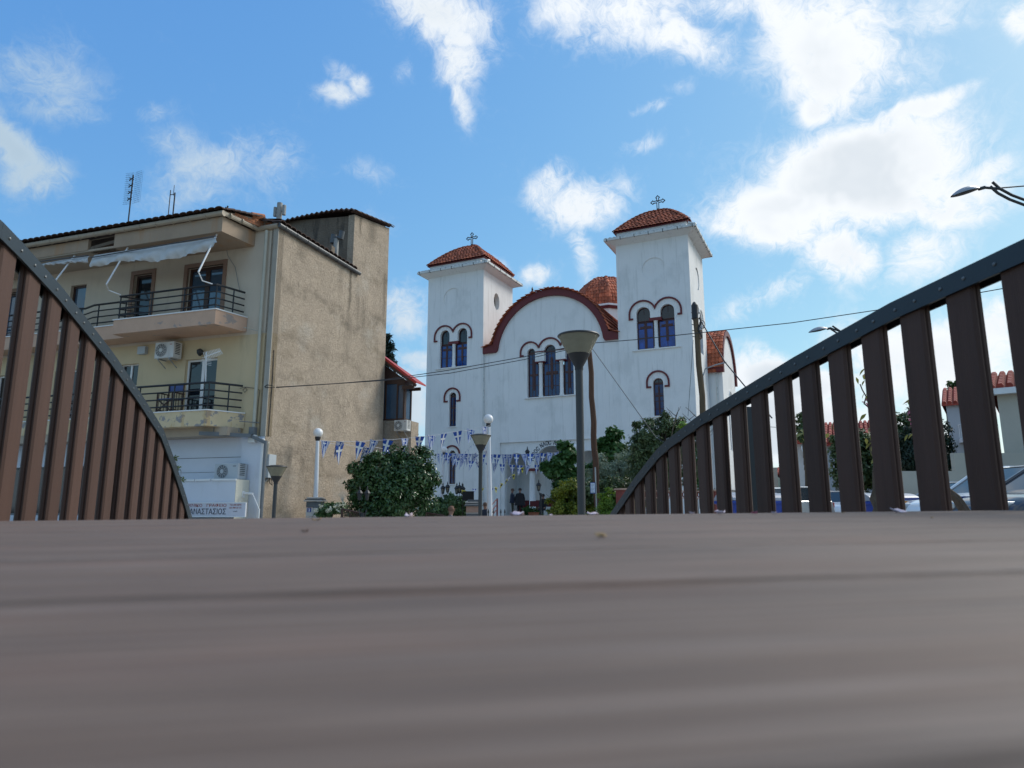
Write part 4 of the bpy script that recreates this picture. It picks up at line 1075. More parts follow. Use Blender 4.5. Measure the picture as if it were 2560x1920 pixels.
for i in range(9):
    a = i * .06; c.add([(-5.0 + a * .55, .2 + .03 * (i % 2), 6.0), (-5.0 + (a + .06) * .55, .2 + .03 * ((i + 1) % 2), 6.0), (-4.86 + (a + .06) * .2, .2 + .03 * ((i + 1) % 2), 7.7), (-4.86 + a * .2, .2 + .03 * (i % 2), 7.7)], [(0, 1, 2, 3)])
c.build('curtain', 'curtain', apt, fix=False)
# balconies: slab, marble edge, railing bars and posts
def balcony(outline, z0, z1, m, rail, posts, rail_h=.78, bars=4, name='balcony'):
    s = MB(); s.slab(outline, [], lambda u, w_, t: (u, w_, t), z0, z1)
    so = s.build(name, m, apt)
    c = MB(); q = [p for p in outline]
    c.strip(q, .05, lambda u, w_, t: (u, w_, t), z1 + .002, z1 + .032); c.build('slab_edge', 'white_paint', so)
    for k in range(bars):
        z = z1 + rail_h * (1 - k * .26)
        b = MB(); b.tube([(x, y, z) for x, y in rail], .032 if k == 0 else .022, 8); b.build('rail_bar', 'black_metal', so)
    for x, y in posts:
        b = MB(); b.tube([(x, y, z1), (x, y, z1 + rail_h)], .020, 8); b.build('railing_post', 'black_metal', so)
    return so
YU = -1.05
def round_corner(x0, y0, n=4, r=.18):    # eases the outer front corner
    return [(x0 - r + r * sin(pi / 2 * i / n), y0 + r - r * cos(pi / 2 * i / n)) for i in range(n + 1)]
U = [(-4.85, -.02), (-4.85, YU), (-1.12, YU), (-.90, -.02)]
balcony(U, 5.58, 6.0, 'peach_paint', [(-4.3, -.42), (-4.78, YU + .08), (-1.22, YU + .08), (-.98, -.1)],
        [(-4.75, YU + .08), (-4.5, -.3 + -.35), (-3.55, YU + .08), (-2.35, YU + .08), (-1.22, YU + .08), (-1.07, -.45)], .76)
U2 = [(-13.9, -.02), (-13.9, -.62), (-7.6, -.62), (-6.9, -.42), (-6.2, -.62), (-4.852, -.62), (-4.852, -.02)]
balcony(U2, 5.58, 6.0, 'peach_paint', [(-13.8, -.55), (-7.6, -.55), (-6.9, -.36), (-6.3, -.55), (-4.5, -.55)],
        [(-12.6, -.55), (-11.2, -.55), (-9.8, -.55), (-8.4, -.55), (-7.0, -.4), (-6.1, -.55), (-5.0, -.55)], .76)
Lw = [(-13.9, -.02), (-13.9, -.62), (-5.5, -.62), (-5.0, -.95), (-1.22, -.95), (-.74, -.02)]
balcony(Lw, 2.74, 3.16, 'peeling_yellow', [(-13.8, -.55), (-5.6, -.55), (-5.0, -.87), (-1.3, -.87), (-.82, -.1)],
        [(-12.4, -.55), (-10.9, -.55), (-9.4, -.55), (-7.9, -.55), (-6.4, -.55), (-5.0, -.87), (-3.75, -.87), (-2.5, -.87), (-1.3, -.87), (-.98, -.45)], .80)
so = MB(); so.box(-13.9, -.8, -.60, -.03, 2.5, 2.738); so.build('canopy', 'soffit', apt)
# eaves: soffit, fascia with the torn gap, gutter
e = MB(); e.slab([(-13.9, 0), (-13.9, -1.18), (-.98, -1.18), (-.86, 0)], [rect(-6.05, -4.95, -1.12, -.35)], lambda u, w_, t: (u, w_, t), 8.26, 8.32); e.build('soffit', 'soffit', apt)
e = MB(); e.box(-13.9, -6.05, -1.20, -1.10, 8.30, 8.66); e.build('fascia', 'fascia_brown', apt)
e = MB(); e.add([(-4.95, -1.24, 8.22), (-.96, -1.24, 8.22), (-.84, 0, 8.22), (-4.95, 0, 8.22), (-4.95, -1.24, 8.67), (-.96, -1.24, 8.67), (-.84, 0, 8.67), (-4.95, 0, 8.67)],
                [(3, 2, 1, 0), (4, 5, 6, 7), (0, 1, 5, 4), (1, 2, 6, 5), (2, 3, 7, 6), (3, 0, 4, 7)]); e.build('fascia', 'fascia_brown', apt)
br = MB()
for i in range(7): br.bar((-6.05 + i * .16, -1.0 + .05 * (i % 3), 8.34), (-5.85 + i * .17, -.5, 8.62), .03, .09)
br.bar((-6.05, -1.12, 8.38), (-4.95, -1.12, 8.50), .03, .10)
br.bar((-6.0, -1.17, 8.62), (-4.95, -1.17, 8.64), .03, .02); br.build('broken_lath', 'tower_stain', apt)
g = MB(); g.tube([(-13.9, -1.30, 8.72), (-.90, -1.30, 8.74), (-.72, -.05, 8.74), (.02, -.06, 8.75)], .075, 10)
go = g.build('gutter', 'gutter_beige', apt)
j = MB()
for k in range(22):
    x = -13.5 + k * .6; j.tube([(x, -1.30, 8.722), (x + .03, -1.30, 8.722)], .085, 10)
for k in range(3):
    t = (k + .5) / 3; j.tube([(-.90 + .18 * t, -1.30 + 1.25 * t, 8.74), (-.895 + .18 * t, -1.27 + 1.25 * t, 8.74)], .085, 10)
j.build('gutter_joint', 'gutter_beige', go)['kind'] = 'stuff'
g = MB(); g.tube([(.06, -.10, 8.745), (.07, 4.42, 8.76)], .072, 10); go = g.build('gutter', 'gutter_grey', apt)
j = MB()
for k in range(8): y = .15 + k * .56; j.tube([(.062, y, 8.75), (.062, y + .03, 8.75)], .083, 10)
j.build('gutter_joint', 'gutter_grey', go)['kind'] = 'stuff'
# low hipped roof with dark tiles, first courses along the eaves as single tiles
DT = tile_mesh(.26, 'roof_tile', 'dark_tile', .075)
def rz(x, y): return 8.80 + .20 * max(0, min(y + 1.36, -x + .12 + (0 if y > 0 else .95), 4.2))
sh = MB(); gx = [-13.9 + i * (13.95 / 30) for i in range(31)]; gy = [-1.34, -.6, 0, .8, 1.8, 2.8, 4.05]
vs = [(x, y, rz(x, y) - .02) for y in gy for x in gx]
fs = [(r * 31 + i, r * 31 + i + 1, (r + 1) * 31 + i + 1, (r + 1) * 31 + i) for r in range(6) for i in range(30) if not (r < 2 and i > 27)]
sh.add(vs, fs); sh.build('roof', 'dark_tile', apt, fix=False)
tl = []
for r in range(9):
    for k in range(52):
        x = -.98 - k * .25
        y = -1.42 + r * .34
        tl.append((Vector((x, y, 8.80 + .2 * (y + 1.42))), Vector((x, y + .40, 8.80 + .2 * (y + 1.82) + .01)), Vector((1, 0, 0))))
for r in range(4):
    for k in range(17):
        y = .0 + k * .25; x = .14 - r * .34
        tl.append((Vector((x, y, 8.80 + .2 * (.14 - x))), Vector((x - .40, y, 8.80 + .2 * (.54 - x) + .01)), Vector((0, 1, 0))))
tl = tl[:52] + tl[52 * 9:52 * 9 + 17] + tl[52:52 * 9] + tl[52 * 9 + 17:]
lay_tiles(apt, tl, 69, 'dark_tile_field', DT, 'roof_tile')
# brick upstand at the corner of the roof and its capping tiles
bk = MB(); k = 0
BRK = MB(); BRK.box(0, .21, 0, .09, 0, .058); brick_me = BRK.mesh('brick', 'old_brick')
base = MB(); base.add([(-.93, -1.20, 8.78), (-.60, .02, 8.78), (-.02, .03, 8.78), (-.60, .03, 9.04), (-.92, -1.15, 8.84), (-.60, .3, 8.78), (-.60, .3, 9.03)],
                      [(0, 1, 3, 4), (1, 2, 3), (2, 5, 6, 3)]); base.build('brick_bed', 'mortar', apt)
for row in range(5):
    for c_ in range(6):
        t = (c_ + (row % 2) * .5) / 5.6
        if t > 1: continue
        zt = 8.86 + .18 * t
        z = 8.785 + row * .068
        if z + .05 > zt: continue
        x, y = -.93 + .33 * t, -1.20 + 1.22 * t
        inst(brick_me, 'brick', apt, Matrix.Translation((x, y - .03, z)) @ Matrix.Rotation(math.atan2(1.22, .33), 4, 'Z'))
    for c_ in range(3):
        x = -.60 + c_ * .225 + (row % 2) * .1; z = 8.785 + row * .068
        if z + .05 > 9.04 - .26 * (x + .6 + .2) / .58: continue
        inst(brick_me, 'brick', apt, Matrix.Translation((x, -.0, z)))
for i in range(8):
    t = i / 7
    p = Vector((-.93 + .33 * t, -1.24 + 1.24 * t, 8.85 + .21 * t)) if i < 6 else Vector((-.55 + (i - 6) * .28, 0, 9.02 - .12 * (i - 6)))
    q = p + (Vector((.06, .26, .045)) if i < 6 else Vector((.3, .02, -.16)))
    inst(DT, 'ridge_tile', apt, tile_matrix(q, p, Vector((1, -.2, 0)) if i < 6 else Vector((0, 1, 0))))
c = MB(); c.tube([(-.78, -.3, 9.06), (-.62, .05, 9.12)], [.11, .11], 12); c.build('ridge_cap', 'old_brick', apt)
# stair tower roof, wavy sheet with eaves
tr = MB(); nn_ = 72; vs = []
for (yy) in (3.86, 6.75):
    for i in range(nn_ + 1):
        x = -3.6 + 3.72 * i / nn_; rise = .22 * (1 - ((x + .9) / 2.8) ** 2) if x < -.9 else .22 * (1 - ((x + .9) / 1.4) ** 2)
        vs.append((x, yy, 11.0 - .12 + rise * .9 + .035 * sin(i * TAU_ / 4.0) + (yy - 3.86) * .175))
tr.add(vs + [(a, b, c_ - .05) for a, b, c_ in vs], [(i, i + 1, nn_ + 2 + i, nn_ + 1 + i) for i in range(nn_)] + [(2 * nn_ + 2 + i, 2 * nn_ + 3 + i, i + 1, i) for i in range(nn_)])
tr.build('stair_tower_roof', 'dark_tile', apt, smooth=False)
et = []
for k in range(8):
    y = 3.95 + k * .34; et.append((Vector((.05, y, 10.92 + (y - 4.05) * .2)), Vector((.05, y + .4, 10.92 + (y - 3.65) * .2 + .02)), Vector((1, 0, 0))))
for p, q, a in et: inst(DT, 'roof_tile', apt, tile_matrix(p, q, a))
# flues
def flue(x, y, z0, z1, h2, kind):
    f = MB(); f.tube([(x, y, z0), (x, y, z1)], .085, 12); fo = f.build('chimney_flue', 'asbestos', apt, smooth=True)
    c = MB()
    if kind: c.tube([(x - .16, y, z1 - .42), (x - .16, y, z1 - .12)], .055, 8); c.tube([(x + .17, y, z1 - .42), (x + .17, y, z1 - .10)], .06, 8); c.tube([(x - .17, y, z1 - .27), (x + .17, y, z1 - .27)], .035, 8)
    else: c.tube([(x - .13, y, z1 - .14), (x - .10, y, z1 + .17)], .10, 10); c.tube([(x + .17, y, z1 - .03), (x + .22, y, z1 + .25)], .095, 10); c.tube([(x - .1, y, z1), (x + .18, y, z1 + .05)], .07, 8)
    c.build('flue_cowl', 'asbestos' if kind else 'gutter_grey', fo, smooth=True)
pf = G2(700, 508, .9); flue(pf[0], .9, 9.0, pf[1], 0, True)
pf = G2(848, 612, 3.2); flue(-.15, 3.2, 8.9, 9.62, 0, False)
v = MB(); v.box(-.32, -.02, 2.75, 2.95, 8.85, 9.2); v.build('chimney_vent', 'tower_stain', apt)
# corner strip, pipes and cables on the corner
cs_ = MB(); cs_.box(-.16, .006, -.03, -.002, 2.5, 8.68); cs_.build('corner_strip', 'strip_grey', apt)
p = MB(); p.tube([(-.36, -.10, 8.62), (-.36, -.10, 5.9), (-.34, -.10, 3.0), (-.34, -.10, 2.62)], .05, 10); p.build('downpipe', 'pipe_cream', apt, smooth=True)
p = MB(); p.box(-.42, -.26, -.2, -.05, 2.55, 2.75)
p.bar((-1.6, -.75, 2.56), (-.30, -.22, 2.50), .12, .10); p.bar((-.34, -.2, 2.50), (.14, -.14, 2.30), .09, .09); p.tube([(.12, -.13, 2.36), (.12, -.13, .1)], .05, 8)
p.build('drain', 'pipe_grey', apt)
p = MB()
for (x, dy) in ((-1.25, -.62), (-.95, -.5), (-.62, -.36)): p.tube([(x, dy, 2.6), (x, dy, 2.72)], .012, 6)
p.build('gutter_bracket', 'pipe_grey', apt)
p = MB(); p.tube([G3(608, 818, -.2), G3(640, 826, -.1), G3(661, 830, -.05)], .012, 6); p.build('conduit', 'pipe_cream', apt)
p = MB(); p.tube([G3(598, 1053, -.5), G3(648, 1057, -.05)], .014, 6); p.build('conduit', 'pipe_grey', apt)
def curl(pts, r, m, name='cable'):
    q = MB(); q.tube(pts, r, 5); q.build(name, m, apt)
curl([G3(x, y, -.04) for x, y in ((563, 608), (570, 640), (588, 668), (594, 700), (600, 728))], .008, 'cable_light')
curl([G3(x, y, -.04) for x, y in ((600, 971), (612, 968), (618, 975), (612, 981), (607, 975), (614, 968), (640, 971), (650, 976), (646, 1000), (641, 1060))], .008, 'cable')
curl([G3(x, y, .0) + Vector((.02, -.04, 0)) for x, y in ((662, 968), (668, 963), (680, 964), (688, 969), (675, 970), (664, 969))], .012, 'cable')
curl([Vector((.015, .1, 5.0)), Vector((.015, .12, 4.2)), Vector((.015, .1, 2.5))], .010, 'cable')
bx_ = MB(); bx_.box(.005, .13, .05, .36, 1.35, 2.0); bx_.build('meter_box', 'ac_grey', apt, bevel=.006)
curl([Vector((.05, .1, 2.35)), Vector((.08, .04, 2.3)), Vector((.05, .05, 1.9))], .02, 'pipe_cream', 'conduit')
curl([Vector((.07, .15, 1.36)), Vector((.04, .0, 1.2)), Vector((.01, -.04, .9)), Vector((.01, -.04, .1))], .022, 'pipe_grey', 'conduit')
curl([Vector((.07, .28, 1.36)), Vector((.09, .3, 1.15)), Vector((.09, .2, 1.2)), Vector((.09, .18, 1.36))], .012, 'cable', 'cable')
# shop front under the balcony
w = MB(); w.slab([(-13.9, 0), (-.02, 0), (-.02, 2.499), (-13.9, 2.499)], [rect(-13, -10.4, .3, 1.8), rect(-10, -7.4, .3, 1.8), rect(-7, -4.2, .3, 1.8)], FRONT, -.02, .2); w.build('shop_wall', 'shop_white', apt)
for (a, b) in ((-13, -10.4), (-10, -7.4), (-7, -4.2)): window_unit(apt, (a, b, .3, 1.8), 'pipe_grey', 'dark_glass', 3, None)
seam = MB(); seam.box(-4.1, -.75, -.025, -.018, 1.93, 1.945); seam.box(-4.1, -.75, -.025, -.018, 1.52, 1.53); seam.build('panel_joint', 'gutter_grey', apt)
w = MB(); w.box(-.72, -.03, -.08, -.021, .0, 2.44); w.build('shop_pier', 'shop_white', apt)
w = MB(); w.box(-.06, .012, -.085, -.03, .0, 2.42); w.build('corner_strip', 'white_paint', apt)
YB = -.62
xa = G2(590, 1200, YB)[0]; zt_ = G2(590, 1200, YB)[1]; zb_ = G2(590, 1256, YB)[1]
w = MB(); w.box(-4.6, xa, YB, -.022, zb_, zt_); w.build('fascia_box', 'shop_white', apt)
w = MB(); w.box(xa + .002, xa + .012, YB + .004, -.09, zb_, zt_ + .02); w.box(xa - .012, xa + .012, YB + .02, -.082, .1, zb_ - .003); w.build('fascia_side', 'cream_panel', apt)
w = MB()
for k, (a, b) in enumerate(((-4.5, -3.6), (-3.58, -2.7), (-2.67, -2.2), (-2.17, -1.75), (-1.72, -1.2), (-1.16, xa + .02))):
    if b > a: w.bar((a, YB - .012, zt_ + .012 + .006 * (k % 2)), (b, YB - .012, zt_ + .018 - .008 * (k % 2)), .05, .05)
w.build('flashing', 'white_metal', apt)
p = MB(); p.box(xa + .01, xa + .03, -.36, -.26, .70 + .1, .98); p.tube([(xa + .02, -.31, .92), (xa + .34, -.33, .90)], .03, 8); p.tube([(xa + .33, -.33, .91), (xa + .56, -.3, .48)], .012, 6); p.tube([(xa + .56, -.3, .5), (xa + .56, -.3, .1)], .02, 6)
p.build('awning_crank', 'white_metal', apt)
# alarm box
al = G2(635, 1100, -.1)
b = MB(); b.box(al[0] - .13, al[0] + .10, -.20, -.09, al[1] + -.08, al[1] + .14); b.build('alarm_box', 'ac_white', apt, bevel=.01)
# ---- sign
sg = thing('shop_sign', 'white shop sign board with dark Greek lettering low on the shop front', 'sign', (*GB.o, 0), -18.4)
YS = YB - .06
s0 = G2(455, 1258, YS); s1 = G2(612, 1292, YS)
sx0 = s0[0] - .9; sz0, sz1 = s1[1], G2(612, 1256, YS)[1]
b = MB(); b.box(sx0, s1[0], YS, YS + .05, sz0, sz1 - .005); b.build('board', 'sign_board', sg)
fr = MB(); fr.slab(rect(sx0 - .01, s1[0] + .012, sz0 - .012, sz1 + .002), [rect(sx0 + .012, s1[0] - .01, sz0 + .01, sz1 - .018)], FRONT, YS - .008, YS - .001); fr.build('sign_frame', 'white_metal', sg)
hgt = sz1 - sz0
def put_text(parent, txt, m, height, cx, z, y, width=None, name='lettering'):
    me = text_mesh(txt, height * 1.37, .001, m, bold=height * .012)
    xs_ = [v.co.x for v in me.vertices]
    if width and xs_: me.transform(Matrix.Diagonal((width / (max(xs_) - min(xs_)), 1, 1, 1)))
    return inst(me, name, parent, Matrix.Translation((cx, y, z)) @ Matrix.Rotation(pi / 2, 4, 'X'))
t0, t1 = G2(474, 1280, YS)[0], G2(565, 1280, YS)[0]
put_text(sg, 'ΑΝΑΣΤΑΣΙΟΣ', 'letter_dark', hgt * .40, (t0 + t1) / 2, sz0 + hgt * .17, YS - .004, t1 - t0)
u0 = t0 - (t1 - t0) * .06
put_text(sg, 'ΤΕΧΝΙΚΟ   ΓΡΑΦΕΙΟ', 'letter_red', hgt * .20, (t0 + t1) / 2 - (t1 - t0) * .10, sz0 + hgt * .70, YS - .004, (t1 - t0) * 1.20)
v0, v1 = G2(575, 1262, YS)[0], G2(604, 1262, YS)[0]
put_text(sg, 'Τηλ:068 68701', 'letter_red', hgt * .11, (v0 + v1) / 2, sz0 + hgt * .78, YS - .004, v1 - v0)
put_text(sg, 'Κιν: 6987 221 121', 'letter_red', hgt * .11, (v0 + v1) / 2, sz0 + hgt * .58, YS - .004, v1 - v0)
put_text(sg, 'email:', 'letter_dark', hgt * .07, (v0 + v1) / 2, sz0 + hgt * .36, YS - .004, (v1 - v0) * .35)
# ---- air conditioners
def air_con(label, loc, deg, w_=.82, h=.56, d=.30, grille='round', bracket=True):
    t = thing('air_conditioner', label, 'air conditioner', loc, deg, 'outdoor air conditioner units')
    b = MB(); b.box(-w_ / 2, w_ / 2, -d, 0, 0, h); b.build('casing', 'ac_white' if grille == 'round' else 'ac_grey', t, bevel=.012)
    cx = -w_ * .16; r_ = h * .40
    f = MB(); f.lathe([(r_, 0), (r_, .012)], (0, 0), 28)
    o = f.build('fan_recess', 'ac_dark', t); o.matrix_local = Matrix.Translation((cx, -d - .001, h / 2)) @ Matrix.Rotation(pi / 2, 4, 'X')
    g = MB()
    for k in range(12):
        a = 2 * pi * k / 12; g.bar((cos(a) * .05, sin(a) * .05, .018), (cos(a + .25) * r_, sin(a + .25) * r_, .018), .008, .006)
    for rr in (.35, .6, .82, 1.0):
        n_ = 24; g.strip([(rr * r_ * cos(2 * pi * i / n_), rr * r_ * sin(2 * pi * i / n_)) for i in range(n_)], .008, lambda u, w2, t2: (u, w2, t2), .014, .022, closed=True)
    g.lathe([(.05, .014), (.05, .026)], (0, 0), 14)
    o = g.build('fan_guard', 'ac_white' if grille == 'round' else 'ac_grey', t); o.matrix_local = Matrix.Translation((cx, -d - .001, h / 2)) @ Matrix.Rotation(pi / 2, 4, 'X')
    s = MB()
    for k in range(7): s.box(w_ / 2 + .001, w_ / 2 + .006, -d * .8, -d * .25, h * .25 + k * .05, h * .25 + k * .05 + .02)
    s.build('side_louvre', 'ac_dark', t)
    b = MB(); b.box(w_ * .28, w_ * .40, -d - .004, -d, h * .8, h * .84); b.build('badge', 'letter_red' if grille == 'round' else 'ac_dark', t)
    if bracket:
        b = MB(); b.bar((-w_ * .3, .0, -.02), (-w_ * .3, -d, -.02), .03, .03); b.bar((w_ * .3, 0, -.02), (w_ * .3, -d, -.02), .03, .03); b.bar((w_ * .3, 0, -.25), (w_ * .3, -d, -.03), .02, .02); b.bar((-w_ * .3, 0, -.25), (-w_ * .3, -d, -.03), .02, .02)
        b.build('bracket', 'galvanised', t)
    return t
def gworld(x, y, z):
    return (GB.o[0] + x * GB.c - y * GB.s, GB.o[1] + x * GB.s + y * GB.c, z)
a0_ = G2(385, 897, -.42); a1_ = G2(432, 895, -.42)
air_con('white air conditioner with round fan hung under the peach balcony', gworld((a0_[0] + a1_[0]) / 2, -.1, a0_[1]), -18.4, a1_[0] - a0_[0], G2(387, 857, -.42)[1] - a0_[1], .32)
a0_ = G2(533, 1200, -.5); a1_ = G2(592, 1200, -.5)
air_con('pale grey air conditioner standing on the shop fascia above the sign', gworld((a0_[0] + a1_[0]) / 2, -.12, zt_ + .03), -18.4, a1_[0] - a0_[0], G2(560, 1161, -.5)[1] - zt_ - .0, .36, 'grey', False)
jb = MB(); jb.box(-4.85, -4.55, -.12, -.002, 5.18, 5.42); jb.build('junction_box', 'ac_grey', apt)
# ---- awnings under the eaves
def awning(label, top, bot, yt, yb, arms, seams=()):
    t = thing('awning', label, 'awning', (*GB.o, 0), -18.4, 'rolled canvas awnings under the eaves')
    T = [G3(x, y, yt) for x, y in top]; Bm = [G3(x, y, yb) for x, y in bot]
    def along(P, s_):
        L_ = [0]
        for a, b in zip(P, P[1:]): L_.append(L_[-1] + (b - a).length)
        q = s_ * L_[-1]
        for i in range(len(P) - 1):
            if q <= L_[i + 1] + 1e-6: return P[i].lerp(P[i + 1], (q - L_[i]) / max(1e-6, L_[i + 1] - L_[i]))
        return P[-1]
    n_, m = 120, 8; vs = []
    for i in range(n_ + 1):
        s_ = i / n_; a, b = along(T, s_), along(Bm, s_)
        for k in range(m + 1):
            v_ = k / m; p = a.lerp(b, v_); p.z -= .09
            p.y += -.10 * sin(pi * v_) + .06 * sin(s_ * 31 + v_ * 5) * v_ + .02 * sin(s_ * 93 + 1) * v_
            p.z += -.05 * sin(pi * v_) * (1 + .5 * sin(s_ * 17)) + (.022 * abs(sin(s_ * pi * 17)) * (v_ ** 4))
            vs.append(p)
    c = MB(); c.add(vs, [(i * (m + 1) + k, (i + 1) * (m + 1) + k, (i + 1) * (m + 1) + k + 1, i * (m + 1) + k + 1) for i in range(n_) for k in range(m)])
    c.build('canvas', 'canvas', t, smooth=True, fix=False)
    b = MB(); b.tube([along(Bm, 0).lerp(along(T, 0), .5) + Vector((0, -.08, 0)), along(Bm, 1).lerp(along(T, 1), .5) + Vector((0, -.08, 0))], .018, 8); b.build('front_bar', 'gutter_grey', t)
    for ar in arms:
        a_ = MB(); a_.tube([G3(*ar[0], -1.05), G3(*ar[1], -1.75)], .024, 8)
        if len(ar) > 2: a_.tube([G3(*ar[1], -1.75)] + [G3(x, y, -1.55 + .2 * i) for i, (x, y) in enumerate(ar[2:])], .016, 8)
        a_.build('arm', 'white_metal', t, smooth=True)
awning('drooping off white canvas awning with folding arms over the projecting top balcony', [(237, 631), (307, 620), (405, 607), (480, 596), (544, 585)], [(229, 662), (307, 646), (402, 647), (420, 643), (498, 626), (548, 600)], -1.15, -1.35,
       [((327, 607), (266, 711), (272, 726), (302, 737)), ((546, 578), (496, 680), (506, 702), (531, 710))])
awning('narrow off white canvas awning further along the eaves, beyond the torn soffit', [(92, 655), (150, 644), (226, 633)], [(94, 660), (176, 651), (226, 649)], -1.15, -1.32, [((190, 635), (136, 705))])
# ---- things on the roof and balconies
def aerial(label, x, y, z0, z1, kind):
    t = thing('tv_aerial', label, 'aerial', gworld(x, y, z0), -18.4, 'television aerials on the roof')
    m = MB(); m.tube([(0, 0, 0), (0, 0, z1 - z0)], .022, 8); m.build('mast', 'iron_cross', t)
    h = z1 - z0
    g = MB()
    if kind == 'panel':
        for s_ in (-1, 1):
            for k in range(6): xx = s_ * (.05 + k * .062); g.tube([(xx, .06, h - 1.05), (xx, .06, h + .12)], .0035, 4)
            for k in range(16): zz = h - 1.05 + k * .078; g.tube([(s_ * .03, .06, zz), (s_ * .37, .06 - .05, zz)], .0035, 4)
        g.build('reflector_grid', 'iron_cross', t)
        g = MB()
        for k in range(4):
            zz = h - .92 + k * .25
            g.bar((-.10, -.05, zz + .05), (.10, -.05, zz - .05), .02, .03); g.bar((-.10, -.05, zz - .05), (.10, -.05, zz + .05), .02, .03)
        g.build('dipole', 'iron_cross', t)
    elif kind == 'ladder':
        g.tube([(-.20, 0, .12), (-.20, 0, .52)], .016, 6); g.tube([(-.20, 0, .78), (-.20, 0, h + .12)], .016, 6); g.tube([(-.06, 0, h - .1), (-.06, 0, h + .28)], .010, 5)
        for zz in (.32, .85, h - .05): g.tube([(-.20, 0, zz), (0, 0, zz)], .014, 5)
        g.build('dipole', 'iron_cross', t)
    else:
        g.tube([(-.12, 0, h - .12), (.03, 0, h - .02)], .016, 6); g.tube([(-.12, 0, h - .12), (-.06, 0, h - .02)], .012, 6); g.build('dipole', 'iron_cross', t)
    return t
aerial('tall roof aerial with square mesh reflector, on the left of the eaves', G2(320, 560, 1)[0], 1, 8.9, G2(320, 440, 1)[1], 'panel')
aerial('shorter roof aerial of two parallel rods joined by rungs', G2(431, 550, 1)[0], 1, 8.9, G2(430, 483, 1)[1], 'ladder')
aerial('small hooked stub of an aerial mast near the roof corner', G2(568, 530, .5)[0], .5, 8.9, G2(567, 515, .5)[1], 'stub')
# balcony aerial and lamp
t = thing('balcony_aerial', 'small white comb aerial on a pole at the lower balcony railing', 'aerial', gworld(0, 0, 0), -18.4)
m0 = G3(514, 955, -.8); m1 = G3(516, 880, -.8)
m = MB(); m.tube([m0, m1], .016, 6); m.build('mast', 'white_metal', t)
c = MB(); c.tube([G3(511, 893, -.9), G3(552, 877, -.7)], .012, 6)
for k in range(12):
    s_ = k / 11; p = G3(512 + 40 * s_, 892 - 14 * s_, -.9 + .2 * s_); c.tube([p + Vector((-.05, -.02, .13 - .05 * s_)), p + Vector((.05, .02, -.13 + .05 * s_))], .007, 4)
for k in range(5): p = G3(514, 895 + k * 4, -.8); c.tube([p + Vector((-.13, 0, .02)), p + Vector((.2, 0, -.04))], .006, 4)
c.build('comb', 'white_metal', t)
t = thing('wall_lantern', 'small black wall lantern beside the white balcony door', 'lantern', gworld(0, 0, 0), -18.4)
p = G3(500, 880, -.12); l = MB(); l.lathe([(.03, p.z - .12), (.09, p.z - .05), (.10, p.z + .05), (.03, p.z + .10)], (p.x, p.y), 6); l.build('cage', 'lamp_black', t)
l = MB(); l.lathe([(.02, p.z - .09), (.075, p.z - .05), (.08, p.z + .03)], (p.x, p.y), 6); l.build('lamp_glass', 'globe', t)
# director's chair
t = thing('folding_chair', 'dark wooden folding chair with blue canvas back on the lower balcony', 'chair', gworld(0, 0, 0), -18.4)
cx, cz, cy = G3(412, 1030, -.6).x, 3.2, -.45
f = MB()
for sx in (-.27, .27):
    for sy in (-.2, .2): f.bar((cx + sx, cy + sy, cz), (cx + sx, cy + sy, cz + (.6 if sy < 0 else .92)), .03, .03)
    f.bar((cx + sx, cy - .24, cz + .6), (cx + sx, cy + .22, cz + .6), .05, .025); f.bar((cx + sx, cy - .22, cz + .1), (cx + sx, cy + .22, cz + .1), .03, .03)
    for k in range(4): f.bar((cx + sx, cy - .15 + .1 * k, cz + .1), (cx + sx, cy - .15 + .1 * k, cz + .6), .014, .014)
f.bar((cx - .27, cy - .2, cz + .05), (cx + .27, cy - .2, cz + .42), .03, .03); f.bar((cx - .27, cy - .2, cz + .42), (cx + .27, cy - .2, cz + .05), .03, .03)
f.build('chair_frame', 'brown_wood_frame', t)
f = MB(); f.box(cx - .27, cx + .27, cy - .2, cy + .2, cz + .41, cz + .43); f.build('seat', 'stripe_blue', t)
f = MB(); f.box(cx - .27, cx + .27, cy + .21, cy + .225, cz + .7, cz + .9); f.build('backrest', 'stripe_blue', t)

# ================================================================== LEAN-TO HOUSE behind the gable
an = thing('glazed_house', 'small rendered house with glazed brown timber bay and red roof edge behind the gable wall', 'house', (*GB.o, 0), -18.4)
YA = 6.85
w = MB(); w.slab([(-3, 0), (1.05, 0), (1.05, 3.72), (.72, 3.72), (.72, 3.76), (-3, 3.76)], [], FRONT, YA, YA + .25); w.box(.8, 1.05, YA + .25, YA + .6, 0, 3.72); w.build('wall', 'beige_stucco', an)
bz0, bz1 = 3.78, 5.45
f = MB()
f.slab([(-.6, bz0), (.74, bz0), (.74, bz1 - .15), (.0, bz1 + .35), (-.6, bz1 + .8)], [rect(-.55, -.1, bz0 + .06, bz1 - .22), rect(-.04, .40, bz0 + .06, bz1 - .28), rect(.46, .68, bz0 + .06, bz1 - .34)], FRONT, YA, YA + .08)
f.slab(rect(YA + .085, YA + .6, bz0, bz1 - .15), [rect(YA + .14, YA + .54, bz0 + .06, bz1 - .3)], SIDE, .74, .66)
fo = f.build('bay_frame', 'brown_wood_frame', an)
for (a, b, c_) in ((-.55, -.1, .22), (-.04, .40, .28), (.46, .68, .34)):
    p = MB(); p.slab(rect(a - .01, b + .01, bz0 + .05, bz1 - c_ + .01), [], FRONT, YA + .035, YA + .045); p.build('pane', 'sky_glass', fo)
p = MB()
p.slab(rect(YA + .13, YA + .55, bz0 + .05, bz1 - .29), [], SIDE, .705, .695)
p.build('pane', 'sky_glass', fo)
r = MB(); e0, e1 = GB.hy(960, 900, YA - .15), GB.hy(1040, 957, YA - .15)
